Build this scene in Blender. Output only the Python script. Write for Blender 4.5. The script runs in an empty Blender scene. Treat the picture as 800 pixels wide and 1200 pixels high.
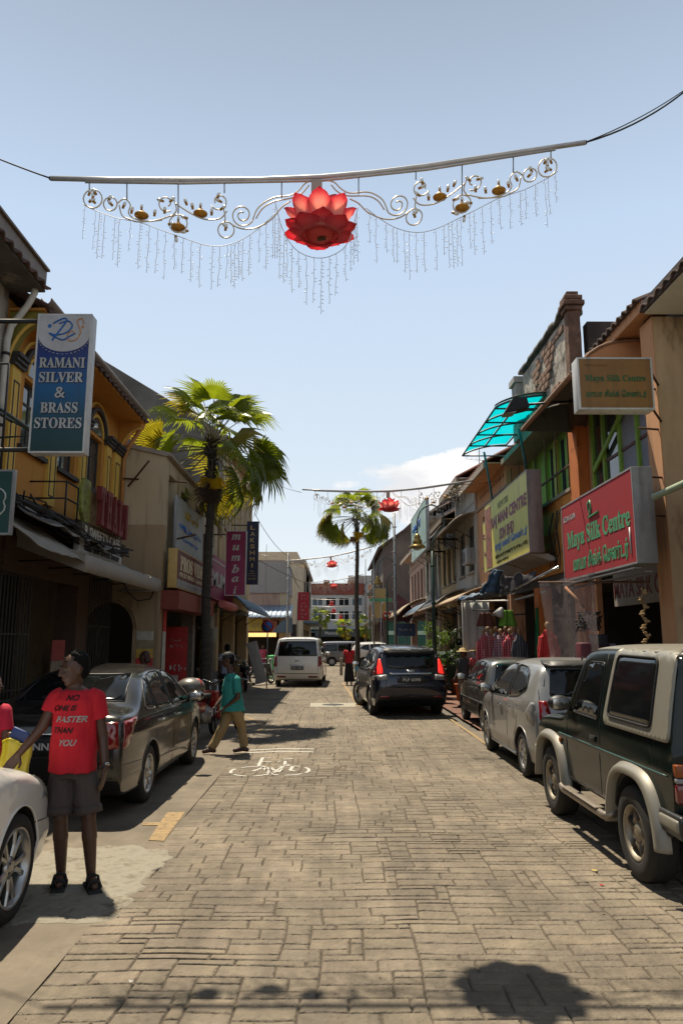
import bpy, bmesh, math, random
from mathutils import Vector, Matrix, noise
from mathutils.bvhtree import BVHTree
random.seed(7)
SC = bpy.context.scene
COL = SC.collection
R = math.radians
PI = math.pi

# ---------------------------------------------------------------- camera
F, CX, CY = 860.0, 400.0, 600.0
PITCH, YAW, EYE = R(9.9), 0.0082, 1.8
cam = bpy.data.cameras.new('camera')
cam.sensor_fit = 'VERTICAL'; cam.sensor_height = 36; cam.lens = F / 1200 * 36
cam.clip_start = 0.05; cam.clip_end = 3000
camo = bpy.data.objects.new('camera', cam); COL.objects.link(camo)
camo.location = (0, 0, EYE); camo.rotation_euler = (R(90) + PITCH, 0, -YAW)
SC.camera = camo

def ray(px, py):
    u, v = (px - CX) / F, (CY - py) / F
    y = math.cos(PITCH) - v * math.sin(PITCH); z = math.sin(PITCH) + v * math.cos(PITCH)
    return Vector((u * math.cos(YAW) + y * math.sin(YAW), y * math.cos(YAW) - u * math.sin(YAW), z))
def P(px, py, X=None, Y=None, Z=None):
    """the point of the place that a picture position shows on the plane x=X, y=Y or z=Z"""
    d = ray(px, py); o = Vector((0, 0, EYE))
    t = X / d.x if X is not None else Y / d.y if Y is not None else (Z - EYE) / d.z
    return o + d * t

# ---------------------------------------------------------------- light
SUN = Vector((-0.20, 0.36, 1.0)).normalized()
SUN_EL = math.asin(SUN.z); SUN_AZ = math.atan2(SUN.x, SUN.y)     # azimuth from +Y, clockwise
w = bpy.data.worlds.new('World'); SC.world = w; w.use_nodes = True
nt = w.node_tree; N = nt.nodes; LK = nt.links
for n in list(N): N.remove(n)
out = N.new('ShaderNodeOutputWorld'); bg = N.new('ShaderNodeBackground')
sky = N.new('ShaderNodeTexSky'); sky.sky_type = 'NISHITA'; sky.sun_disc = False
sky.sun_elevation = SUN_EL; sky.sun_rotation = SUN_AZ; sky.air_density = 1.0; sky.dust_density = 1.2; sky.ozone_density = 1.3
sky.altitude = 10
bg.inputs[1].default_value = 0.066
tc = N.new('ShaderNodeTexCoord'); sep = N.new('ShaderNodeSeparateXYZ'); LK.new(tc.outputs['Generated'], sep.inputs[0])
# cumulus low over the horizon: direction mapped on a cylinder, noise thresholded
mp = N.new('ShaderNodeMapping'); mp.inputs['Scale'].default_value = (1, 1, 2.3); mp.inputs['Location'].default_value = (2.15, 0.4, 0.1)
LK.new(tc.outputs['Generated'], mp.inputs[0])
nz = N.new('ShaderNodeTexNoise'); nz.inputs['Scale'].default_value = 3.1; nz.inputs['Detail'].default_value = 9; nz.inputs['Roughness'].default_value = .58
LK.new(mp.outputs[0], nz.inputs['Vector'])
elev = N.new('ShaderNodeMapRange'); elev.inputs['From Min'].default_value = 0.06; elev.inputs['From Max'].default_value = 0.36
elev.inputs['To Min'].default_value = 0.05; elev.inputs['To Max'].default_value = -0.20
LK.new(sep.outputs['Z'], elev.inputs['Value'])
ad = N.new('ShaderNodeMath'); ad.operation = 'ADD'; LK.new(nz.outputs['Fac'], ad.inputs[0]); LK.new(elev.outputs[0], ad.inputs[1])
cd = N.new('ShaderNodeVectorMath'); cd.operation = 'DISTANCE'; cd.inputs[1].default_value = (.155, .955, .235); LK.new(tc.outputs['Generated'], cd.inputs[0])
cm = N.new('ShaderNodeMapRange'); cm.inputs['From Min'].default_value = .05; cm.inputs['From Max'].default_value = .20; cm.inputs['To Min'].default_value = .13; cm.inputs['To Max'].default_value = -.05; LK.new(cd.outputs['Value'], cm.inputs['Value'])
a2 = N.new('ShaderNodeMath'); a2.operation = 'ADD'; LK.new(ad.outputs[0], a2.inputs[0]); LK.new(cm.outputs[0], a2.inputs[1])
rp = N.new('ShaderNodeValToRGB'); rp.color_ramp.elements[0].position = 0.535; rp.color_ramp.elements[1].position = 0.575
LK.new(a2.outputs[0], rp.inputs[0])
# thin veil of haze, paler towards the horizon
vr = N.new('ShaderNodeValToRGB'); ve = vr.color_ramp.elements
for q, (p_, c_) in zip([ve[0], ve[1], ve.new(.22), ve.new(.5)], ((0, (9.9, 10.3, 10.4)), (.9, (4.7, 6.4, 8.8)), (.22, (7.9, 9.0, 10.0)), (.5, (6.1, 7.6, 9.7)))): q.position = p_; q.color = c_ + (1,)
LK.new(sep.outputs['Z'], vr.inputs[0])
mv = N.new('ShaderNodeMixRGB'); mv.inputs[0].default_value = .9; LK.new(vr.outputs[0], mv.inputs[2]); LK.new(sky.outputs[0], mv.inputs[1])
n2 = N.new('ShaderNodeTexNoise'); n2.inputs['Scale'].default_value = 9; n2.inputs['Detail'].default_value = 6; LK.new(mp.outputs[0], n2.inputs['Vector'])
cr = N.new('ShaderNodeValToRGB'); cr.color_ramp.elements[0].position = .35; cr.color_ramp.elements[0].color = (8.6, 8.7, 9.0, 1)
cr.color_ramp.elements[1].position = .6; cr.color_ramp.elements[1].color = (12.2, 11.9, 11.5, 1); LK.new(n2.outputs['Fac'], cr.inputs[0])
mc = N.new('ShaderNodeMixRGB'); LK.new(rp.outputs['Color'], mc.inputs[0]); LK.new(mv.outputs[0], mc.inputs[1]); LK.new(cr.outputs[0], mc.inputs[2])
LK.new(mc.outputs[0], bg.inputs[0]); LK.new(bg.outputs[0], out.inputs[0])
sl = bpy.data.lights.new('sun', 'SUN'); sl.energy = 5.0; sl.angle = R(0.53); sl.color = (1, .885, .70)
so = bpy.data.objects.new('sun', sl); COL.objects.link(so); so.location = SUN * 60
so.rotation_euler = SUN.to_track_quat('Z', 'Y').to_euler()
vs = SC.view_settings; vs.view_transform = 'Standard'; vs.look = 'None'; vs.exposure = 0.56; vs.gamma = 1
SC.cycles.max_bounces = 6; SC.cycles.transparent_max_bounces = 12; SC.cycles.caustics_reflective = False; SC.cycles.caustics_refractive = False
SC.cycles.use_denoising = True; SC.cycles.sample_clamp_indirect = 6

# ---------------------------------------------------------------- materials
K = .70      # common scale of the base colours, goes with the exposure
def s2l(c): return tuple((x / 12.92 if x <= .04045 else ((x + .055) / 1.055) ** 2.4) for x in c)
def hx(h): return s2l(tuple(int(h[i:i + 2], 16) / 255 for i in (0, 2, 4)))
def mat(name, c, rough=.6, metal=0, var=.12, scale=6, bump=0, bscale=None, dirt=None, coat=0, emit=0, alpha=1, trans=0, stretch=None, spec=.5, tint=False, objrand=0):
    """procedural surface: base colour modulated by noise, optional dirt (colour, threshold, scale), relief and coat"""
    m = bpy.data.materials.new(name); m.use_nodes = True
    nt = m.node_tree; b = nt.nodes['Principled BSDF']; L = nt.links
    if isinstance(c, str): c = hx(c)
    if not emit: c = tuple(x * K for x in c)
    b.inputs['Roughness'].default_value = rough; b.inputs['Metallic'].default_value = metal
    b.inputs['Coat Weight'].default_value = coat; b.inputs['Coat Roughness'].default_value = .06
    b.inputs['Specular IOR Level'].default_value = spec
    b.inputs['Alpha'].default_value = alpha; b.inputs['Transmission Weight'].default_value = trans
    tc = nt.nodes.new('ShaderNodeTexCoord'); co = tc.outputs['Object']
    if stretch:
        mp = nt.nodes.new('ShaderNodeMapping'); mp.inputs['Scale'].default_value = stretch; L.new(co, mp.inputs[0]); co = mp.outputs[0]
    nz = nt.nodes.new('ShaderNodeTexNoise'); nz.inputs['Scale'].default_value = scale; nz.inputs['Detail'].default_value = 7; nz.inputs['Roughness'].default_value = .62
    L.new(co, nz.inputs['Vector'])
    r = nt.nodes.new('ShaderNodeValToRGB'); e = r.color_ramp.elements
    e[0].position = .3; e[1].position = .7
    e[0].color = tuple(x * (1 - var) for x in c) + (1,); e[1].color = tuple(min(1, x * (1 + var)) for x in c) + (1,)
    L.new(nz.outputs['Fac'], r.inputs[0]); col = r.outputs[0]
    if tint:
        at = nt.nodes.new('ShaderNodeAttribute'); at.attribute_name = 'tint'
        mx = nt.nodes.new('ShaderNodeMixRGB'); mx.blend_type = 'MULTIPLY'; mx.inputs[0].default_value = 1
        L.new(col, mx.inputs[1]); L.new(at.outputs['Color'], mx.inputs[2]); col = mx.outputs[0]
    if objrand:
        oi = nt.nodes.new('ShaderNodeObjectInfo'); mr = nt.nodes.new('ShaderNodeMapRange'); mr.inputs['To Min'].default_value = 1 - objrand; mr.inputs['To Max'].default_value = 1 + objrand
        L.new(oi.outputs['Random'], mr.inputs['Value']); mx = nt.nodes.new('ShaderNodeMixRGB'); mx.blend_type = 'MULTIPLY'; mx.inputs[0].default_value = 1
        L.new(col, mx.inputs[1]); L.new(mr.outputs[0], mx.inputs[2]); col = mx.outputs[0]
    if dirt:
        dc, th, ds = dirt
        n2 = nt.nodes.new('ShaderNodeTexNoise'); n2.inputs['Scale'].default_value = ds; n2.inputs['Detail'].default_value = 10; n2.inputs['Roughness'].default_value = .7
        L.new(co, n2.inputs['Vector']); r2 = nt.nodes.new('ShaderNodeValToRGB'); r2.color_ramp.elements[0].position = th; r2.color_ramp.elements[1].position = min(1, th + .16)
        L.new(n2.outputs['Fac'], r2.inputs[0]); mx = nt.nodes.new('ShaderNodeMixRGB'); L.new(r2.outputs[0], mx.inputs[0]); L.new(col, mx.inputs[1])
        mx.inputs[2].default_value = tuple(x * K for x in (hx(dc) if isinstance(dc, str) else dc)) + (1,); col = mx.outputs[0]
    L.new(col, b.inputs['Base Color'])
    if emit:
        L.new(col, b.inputs['Emission Color']); b.inputs['Emission Strength'].default_value = emit
    if bump:
        n3 = nt.nodes.new('ShaderNodeTexNoise'); n3.inputs['Scale'].default_value = bscale or scale * 6; n3.inputs['Detail'].default_value = 6; L.new(co, n3.inputs['Vector'])
        bp = nt.nodes.new('ShaderNodeBump'); bp.inputs['Strength'].default_value = bump; bp.inputs['Distance'].default_value = .02
        L.new(n3.outputs['Fac'], bp.inputs['Height']); L.new(bp.outputs[0], b.inputs['Normal'])
    return m

# ---------------------------------------------------------------- helpers
class MB:
    def __init__(s, M=None): s.v = []; s.f = []; s.mi = []; s.sm = []; s.M = M or Matrix()
    def add(s, vs, fs, mi=0, smooth=False):
        k = len(s.v); s.v += [s.M @ Vector(v) for v in vs]
        for f in fs: s.f.append(tuple(i + k for i in f)); s.mi.append(mi); s.sm.append(smooth)
        return s
    def box(s, x0, x1, y0, y1, z0, z1, mi=0):
        return s.add([(x, y, z) for z in (z0, z1) for y in (y0, y1) for x in (x0, x1)],
                     [(0, 2, 3, 1), (4, 5, 7, 6), (0, 1, 5, 4), (2, 6, 7, 3), (0, 4, 6, 2), (1, 3, 7, 5)], mi)
    def cbox(s, c, d, rot=None, mi=0, ch=.0):
        """box about a centre, optional rotation matrix and chamfer"""
        M = Matrix.Translation(c) @ (rot.to_4x4() if rot else Matrix()); h = Vector(d) / 2
        if not ch:
            vs = [M @ Vector((sx * h.x, sy * h.y, sz * h.z)) for sz in (-1, 1) for sy in (-1, 1) for sx in (-1, 1)]
            return s.add(vs, [(0, 2, 3, 1), (4, 5, 7, 6), (0, 1, 5, 4), (2, 6, 7, 3), (0, 4, 6, 2), (1, 3, 7, 5)], mi)
        bm = bmesh.new(); bmesh.ops.create_cube(bm, size=1); 
        for v in bm.verts: v.co = Vector((v.co.x * d[0], v.co.y * d[1], v.co.z * d[2]))
        bmesh.ops.bevel(bm, geom=bm.edges[:], offset=ch, segments=2, affect='EDGES', profile=.6)
        bm.verts.index_update()
        s.add([M @ v.co for v in bm.verts], [[v.index for v in f.verts] for f in bm.faces], mi, True); bm.free(); return s
    def tube(s, pts, r, n=8, mi=0, caps=True, smooth=True, closed=False):
        pts = [Vector(p) for p in pts]; rs = r if isinstance(r, (list, tuple)) else [r] * len(pts)
        up = None; vs = []; m = len(pts)
        for i, p in enumerate(pts):
            a = pts[(i - 1) % m] if (i or closed) else p; b = pts[(i + 1) % m] if (i < m - 1 or closed) else p
            t = (b - a); t = t.normalized() if t.length > 1e-9 else Vector((0, 0, 1))
            if up is None: up = Vector((0, 0, 1)) if abs(t.z) < .9 else Vector((1, 0, 0))
            x = t.cross(up)
            if x.length < 1e-6: x = t.orthogonal()
            x.normalize(); y = x.cross(t).normalized(); up = y
            vs += [p + (x * math.cos(2 * PI * k / n) + y * math.sin(2 * PI * k / n)) * rs[i] for k in range(n)]
        fs = []
        for i in range(m if closed else m - 1):
            j = (i + 1) % m
            fs += [(i * n + k, i * n + (k + 1) % n, j * n + (k + 1) % n, j * n + k) for k in range(n)]
        s.add(vs, fs, mi, smooth)
        if caps and not closed:
            k0 = len(s.v) - len(vs); s.f += [tuple(k0 + k for k in range(n))[::-1], tuple(k0 + (m - 1) * n + k for k in range(n))]; s.mi += [mi, mi]; s.sm += [False, False]
        return s
    def lathe(s, prof, n=24, M=None, mi=0, smooth=True):
        """profile of (radius, z) turned about z"""
        M = M or Matrix(); vs = []; fs = []
        for r, z in prof: vs += [M @ Vector((r * math.cos(2 * PI * k / n), r * math.sin(2 * PI * k / n), z)) for k in range(n)]
        for i in range(len(prof) - 1): fs += [(i * n + k, i * n + (k + 1) % n, (i + 1) * n + (k + 1) % n, (i + 1) * n + k) for k in range(n)]
        return s.add(vs, fs, mi, smooth)
    def prism(s, poly, axis, a, b, mi=0, smooth=False):
        """2D polygon pushed along an axis; poly in the two other axes in order"""
        def mk(u, v, t): return {'x': (t, u, v), 'y': (u, t, v), 'z': (u, v, t)}[axis]
        n = len(poly); vs = [mk(u, v, a) for u, v in poly] + [mk(u, v, b) for u, v in poly]
        return s.add(vs, [tuple(range(n)), tuple(range(2 * n - 1, n - 1, -1))] + [(i, i + n, (i + 1) % n + n, (i + 1) % n) for i in range(n)], mi, smooth)
    def grid(s, fn, nu, nv, mi=0, smooth=True, th=0):
        """sheet fn(u,v) for u,v in 0..1; th gives it a thickness along its normals"""
        g = [[Vector(fn(i / nu, j / nv)) for j in range(nv + 1)] for i in range(nu + 1)]
        vs = [p for row in g for p in row]; W = nv + 1
        fs = [(i * W + j, (i + 1) * W + j, (i + 1) * W + j + 1, i * W + j + 1) for i in range(nu) for j in range(nv)]
        if th:
            k = len(vs); nn = []
            for i in range(nu + 1):
                for j in range(nv + 1):
                    a = g[min(i + 1, nu)][j] - g[max(i - 1, 0)][j]; b = g[i][min(j + 1, nv)] - g[i][max(j - 1, 0)]
                    q = a.cross(b); nn.append(q.normalized() * th if q.length > 1e-12 else Vector((0, 0, th)))
            vs += [p - q for p, q in zip(vs[:k], nn)]
            fs += [tuple(x + k for x in f[::-1]) for f in fs[:]]
            rim = [(0, j) for j in range(nv + 1)] + [(i, nv) for i in range(1, nu + 1)] + [(nu, j) for j in range(nv - 1, -1, -1)] + [(i, 0) for i in range(nu - 1, 0, -1)]
            ids = [i * W + j for i, j in rim]
            fs += [(ids[q], ids[(q + 1) % len(ids)], ids[(q + 1) % len(ids)] + k, ids[q] + k) for q in range(len(ids))]
        return s.add(vs, fs, mi, smooth)
    def ball(s, c, r, n=10, mi=0):
        r = r if isinstance(r, (tuple, list)) else (r, r, r)
        vs = [(c[0] + r[0] * math.sin(PI * i / n) * math.cos(2 * PI * k / n), c[1] + r[1] * math.sin(PI * i / n) * math.sin(2 * PI * k / n), c[2] + r[2] * math.cos(PI * i / n)) for i in range(n + 1) for k in range(n)]
        return s.add(vs, [(i * n + k, (i + 1) * n + k, (i + 1) * n + (k + 1) % n, i * n + (k + 1) % n) for i in range(n) for k in range(n)], mi, True)
    def mesh(s, name):
        me = bpy.data.meshes.new(name); me.from_pydata([tuple(v) for v in s.v], [], s.f)
        me.polygons.foreach_set('material_index', s.mi); me.polygons.foreach_set('use_smooth', s.sm); me.update(); return me
    def build(s, name, mats, parent=None, world=True, fix=True, kind=None, label=None):
        """links the collected geometry as ONE object; world=True: given in world coordinates even under a parent"""
        me = s.mesh(name)
        if fix:
            bm = bmesh.new(); bm.from_mesh(me); bmesh.ops.recalc_face_normals(bm, faces=bm.faces); bm.to_mesh(me); bm.free()
        return link(name, me, mats, parent, world, kind, label)

def wloc(o):
    M = Matrix.LocRotScale(o.location, o.rotation_euler, o.scale)
    return (wloc(o.parent) @ M) if o.parent else M
def link(name, me, mats, parent=None, world=True, kind=None, label=None):
    for m in (mats if isinstance(mats, (list, tuple)) else [mats]):
        if me.materials.find(m.name) < 0 or len(me.materials) == 0: me.materials.append(m)
    if parent and world: me.transform(wloc(parent).inverted())
    o = bpy.data.objects.new(name, me); COL.objects.link(o); o.parent = parent
    if kind: o['kind'] = kind
    if label: o['label'] = label
    return o
def tag(o, label=None, cat=None, group=None, kind=None):
    for k, v in (('label', label), ('category', cat), ('group', group), ('kind', kind)):
        if v: o[k] = v
    return o
def thing(name, label, cat, loc=(0, 0, 0), rz=0, group=None):
    o = bpy.data.objects.new(name, None); COL.objects.link(o); o.location = loc; o.rotation_euler = (0, 0, rz); o.empty_display_size = .1
    return tag(o, label, cat, group)
def kids(o): return [c for c in COL.objects if c.parent == o]
def dup(o, loc=None, rz=None, label=None, group=None, scale=None, parent=None, tree=None):
    c = o.copy(); COL.objects.link(c)
    if parent is not None: c.parent = parent
    if loc is not None: c.location = loc
    if rz is not None: c.rotation_euler = (0, 0, rz)
    if scale: c.scale = (scale,) * 3 if not isinstance(scale, (tuple, list)) else scale
    if label: c['label'] = label
    if group: c['group'] = group
    for ch in (tree[o.name] if tree else kids(o)):
        if tree: dup(ch, parent=c, tree=tree)
        else: dup(ch, parent=c)
    return c
def inst(src, parent, M=None):
    """another part sharing src's mesh"""
    c = bpy.data.objects.new(src.name.split('.')[0], src.data); COL.objects.link(c); c.parent = parent
    for k in src.keys():
        if k in ('kind', 'label'): c[k] = src[k]
    if M is not None: c.matrix_basis = M
    return c

# lettering ---------------------------------------------------------------
def bold(s): return ''.join(chr(0x1D400 + ord(c) - 65) if 'A' <= c <= 'Z' else chr(0x1D41A + ord(c) - 97) if 'a' <= c <= 'z' else c for c in s)
def bital(s): return ''.join(chr(0x1D468 + ord(c) - 65) if 'A' <= c <= 'Z' else chr(0x1D482 + ord(c) - 97) if 'a' <= c <= 'z' else c for c in s)
_tc = {}
WORK = bpy.data.scenes.new('workbench')      # a small side scene in which modifiers and lettering are evaluated
def ev_new(o):
    WORK.collection.objects.link(o); vl = WORK.view_layers[0]; vl.update(); dg = vl.depsgraph
    me = bpy.data.meshes.new_from_object(o.evaluated_get(dg)); bpy.data.objects.remove(o); return me
def text(s, w, h, m, origin, face, parent=None, name='lettering', ex=.004, off=0, shear=0, world=True, up=(0, 0, 1), fold=None):
    """lettering w wide, h high centred on origin; face = direction it looks at ('-y','-x','+x') or a vector"""
    key = (s, off, ex, shear)
    if key not in _tc:
        cu = bpy.data.curves.new('lettering', 'FONT'); cu.body = s; cu.offset = off; cu.shear = shear; cu.extrude = 1; cu.resolution_u = 4
        o = bpy.data.objects.new('lettering', cu); me = ev_new(o); bpy.data.curves.remove(cu)
        _tc[key] = me
    me = _tc[key].copy()
    xs = [v.co.x for v in me.vertices]; ys = [v.co.y for v in me.vertices]
    x0, x1, y0, y1 = min(xs), max(xs), min(ys), max(ys)
    n = {'-y': Vector((0, -1, 0)), '-x': Vector((-1, 0, 0)), '+x': Vector((1, 0, 0)), '+y': Vector((0, 1, 0))}[face] if isinstance(face, str) else Vector(face).normalized()
    U = Vector(up); r = U.cross(n).normalized(); U = n.cross(r)
    for v in me.vertices:
        p = Vector(origin) + r * ((v.co.x - (x0 + x1) / 2) / (x1 - x0) * w) + U * ((v.co.y - (y0 + y1) / 2) / (y1 - y0) * h) + n * (ex if v.co.z > 0 else -.002)
        v.co = fold(p) if fold else p
    me.materials.clear()
    me.update()
    for p_ in me.polygons: p_.use_smooth = False; p_.material_index = 0
    return link(name, me, m, parent, world)
def panel_axes(face):
    n = {'-y': Vector((0, -1, 0)), '-x': Vector((-1, 0, 0)), '+x': Vector((1, 0, 0))}[face] if isinstance(face, str) else Vector(face).normalized()
    U = Vector((0, 0, 1)); return n, U.cross(n).normalized(), U
def evmesh(me_or_obj, mods):
    """apply modifiers given as (type, {props}) to a mesh and return the new mesh"""
    o = bpy.data.objects.new('tmp', me_or_obj)
    for i, (t, pr) in enumerate(mods):
        md = o.modifiers.new('m%d' % i, t)
        for k, v in pr.items(): setattr(md, k, v)
    return ev_new(o)
def interp(pts, m):
    """Catmull-Rom through rows of numbers, m steps per span"""
    out = []; n = len(pts)
    for i in range(n - 1):
        a, b, c, d = pts[max(i - 1, 0)], pts[i], pts[i + 1], pts[min(i + 2, n - 1)]
        for k in range(m):
            t = k / m
            out.append([.5 * (2 * q + (r - p) * t + (2 * p - 5 * q + 4 * r - s) * t * t + (-p + 3 * q - 3 * r + s) * t ** 3) for p, q, r, s in zip(a, b, c, d)])
    out.append(list(pts[-1])); return out
def sst(a, b, x): t = min(1, max(0, (x - a) / (b - a))); return t * t * (3 - 2 * t)
# ---------------------------------------------------------------- the materials of the street
BLK = mat('black_rubber', (.012, .012, .012), .75, bump=.2)
PLA = mat('black_plastic', (.016, .016, .017), .5)
GLS = mat('tinted_glass', (.008, .010, .011), .05, var=.05, spec=.45)
GLS2 = mat('window_glass', (.05, .065, .075), .06, var=.2, scale=2, spec=.9)
CHR = mat('chrome', (.62, .62, .62), .14, 1)
ALU = mat('wheel_alloy', (.42, .41, .39), .34, .85, dirt=('3a2f24', .52, 9))
STL = mat('galvanised_steel', (.36, .36, .36), .42, .7, dirt=('5b5148', .58, 4))
IRON = mat('dark_iron', (.02, .02, .021), .5, .3)
RUST = mat('rusty_metal', (.13, .06, .03), .8, .2, var=.4, scale=9)
REDL = mat('tail_lamp_red', (.28, .008, .01), .12, coat=1)
REDON = mat('lit_tail_lamp', (.9, .03, .02), .3, emit=.6)
AMB = mat('amber_lamp', (.55, .14, .01), .15, coat=1)
CLR = mat('clear_lamp', (.26, .26, .26), .25, coat=.5)
WHT = mat('white_print', (.72, .72, .70), .5)
BLKP = mat('black_print', (.01, .01, .01), .5)
RDP = mat('red_print', (.45, .02, .015), .5)
GRP = mat('green_print', (.02, .22, .08), .5)
YLP = mat('yellow_print', (.62, .42, .05), .5)
CONC = mat('concrete', (.23, .205, .17), .85, var=.15, scale=3, bump=.25, dirt=('5f5748', .55, 2.5))
ASPH = mat('old_tarmac', (.25, .205, .148), .85, var=.10, scale=2.2, bump=.35, bscale=120, dirt=('5c5245', .56, 1.3))
# ---------------------------------------------------------------- ground, road and markings
XL, XR = -1.56, 2.62
GRND = mat('far_ground', (.16, .14, .115), .9, scale=.6)
PAVE = mat('stamped_paving', (.252, .204, .145), .8, var=.22, scale=9, bump=.9, bscale=30, dirt=('5f5242', .56, 4.5), tint=True)
JNT = mat('paving_joint', (.085, .066, .046), .9, var=.3, scale=8)
BRK = mat('red_paving', (.27, .125, .085), .85, var=.2, scale=2, bump=.2, dirt=('6a5346', .55, 2), tint=True)
PATCH = mat('pale_mortar', (.35, .32, .25), .85, var=.3, scale=5, bump=1, bscale=12, dirt=('6e6553', .48, 5))
RPW = mat('worn_road_paint', (.62, .60, .54), .7, var=.08, scale=14, dirt=('8d8574', .60, 22))
RPY = mat('worn_yellow_paint', (.40, .27, .12), .8, var=.15, scale=9, dirt=('73634c', .49, 14))
def wear(m, amt=(.74, 1.10), sc=.55, st=(3.2, .12, 1)):
    """large stains and long wheel tracks over a ground material"""
    nt = m.node_tree; b = nt.nodes['Principled BSDF']; src = b.inputs['Base Color'].links[0].from_socket; geo = nt.nodes.new('ShaderNodeNewGeometry')
    for k, (scale, strt) in enumerate(((sc, (1, 1, 1)), (1.0, st), (2.6, (1, 1, 1)))):
        mp = nt.nodes.new('ShaderNodeMapping'); mp.inputs['Scale'].default_value = strt; nt.links.new(geo.outputs['Position'], mp.inputs[0])
        n = nt.nodes.new('ShaderNodeTexNoise'); n.inputs['Scale'].default_value = scale; n.inputs['Detail'].default_value = 6; n.inputs['Roughness'].default_value = .65; nt.links.new(mp.outputs[0], n.inputs['Vector'])
        r = nt.nodes.new('ShaderNodeMapRange'); r.inputs['From Min'].default_value = .38; r.inputs['From Max'].default_value = .6; r.inputs['To Min'].default_value = amt[0] + .10 * (k == 1) + .08 * (k == 2); r.inputs['To Max'].default_value = amt[1]; nt.links.new(n.outputs['Fac'], r.inputs['Value'])
        mx = nt.nodes.new('ShaderNodeMixRGB'); mx.blend_type = 'MULTIPLY'; mx.inputs[0].default_value = 1; nt.links.new(src, mx.inputs[1]); nt.links.new(r.outputs[0], mx.inputs[2]); src = mx.outputs[0]
    nt.links.new(src, b.inputs['Base Color'])
wear(PAVE); wear(ASPH, (.78, 1.05)); wear(BRK, (.78, 1.05))
def sheet(name, x0, x1, y0, y1, z, m, kind='structure', parent=None, label=None):
    return MB().add([(x0, y0, z), (x1, y0, z), (x1, y1, z), (x0, y1, z)], [(0, 1, 2, 3)]).build(name, m, parent, kind=kind, label=label)
sheet('ground', -600, 600, -60, 1500, -.06, GRND)
road = sheet('road', XL, XR, -3, 47, -.0105, JNT)
sheet('roadside_apron', -4.6, XL, -3, 47, -.001, ASPH)
sheet('parking_bay', XR, 5.0, -3, 15.3, -.004, ASPH)
sheet('cross_street', -60, 60, 47, 57, -.006, ASPH); sheet('street_beyond', -3, 4, 57, 112, -.006, ASPH)
sheet('side_lane', -60, -4.6, 30.5, 41, -.004, ASPH)
side = sheet('sidewalk', 2.95, 5.0, 15.3, 47, .004, JNT)
def wob(x, y, a=.016): return (x + a * noise.noise(Vector((x * 3.1, y * 3.1, .3))) + 2.6 * a * noise.noise(Vector((x * .8, y * .8, 1.3))), y + 1.3 * a * noise.noise(Vector((x * 3.1, y * 3.1, 7.7))) + 3.2 * a * noise.noise(Vector((x * .9, y * .7, 4.4))))
def paver_mesh(mb, x0, x1, y0, y1, zt, gap, cols, wv=.016, dep=.014, seg=3):
    n = seg; cxx = 0; ring = [(x0 + (x1 - x0) * k / n, y0) for k in range(n)] + [(x1, y0 + (y1 - y0) * k / n) for k in range(n)] + [(x1 - (x1 - x0) * k / n, y1) for k in range(n)] + [(x0, y1 - (y1 - y0) * k / n) for k in range(n)]
    cx, cy = (x0 + x1) / 2, (y0 + y1) / 2; hx_, hy_ = (x1 - x0) / 2, (y1 - y0) / 2
    def ins(d, z, j): 
        o = []
        for i, (x, y) in enumerate(ring):
            a, b = wob(x, y, wv); fx, fy = (a - cx) / hx_, (b - cy) / hy_
            r_ = gap * (.45 + 1.2 * abs(noise.noise(Vector((x * 9, y * 9, 2)))))
            o.append((cx + (a - cx) * (1 - (r_ + d) / hx_), cy + (b - cy) * (1 - (r_ + d) / hy_), z + j(x, y)))
        return o
    tx, ty = random.uniform(-.006, .006), random.uniform(-.008, .008)
    pl = lambda x, y: (x - cx) * tx + (y - cy) * ty
    m = len(ring); k = len(mb.v)
    mb.add(ins(0, zt - dep * .7, lambda x, y: 0) + ins(.006, zt - .003, pl) + ins(.014, zt, pl),
           [(i, (i + 1) % m, (i + 1) % m + m, i + m) for i in range(m)] + [(i + m, (i + 1) % m + m, (i + 1) % m + 2 * m, i + 2 * m) for i in range(m)] + [tuple(range(2 * m, 3 * m))], 0, False)
    t = random.uniform(.90, 1.07); cols += [(t * random.uniform(.985, 1.015), t, t * random.uniform(.97, 1.02), 1)] * (3 * m)
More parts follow.
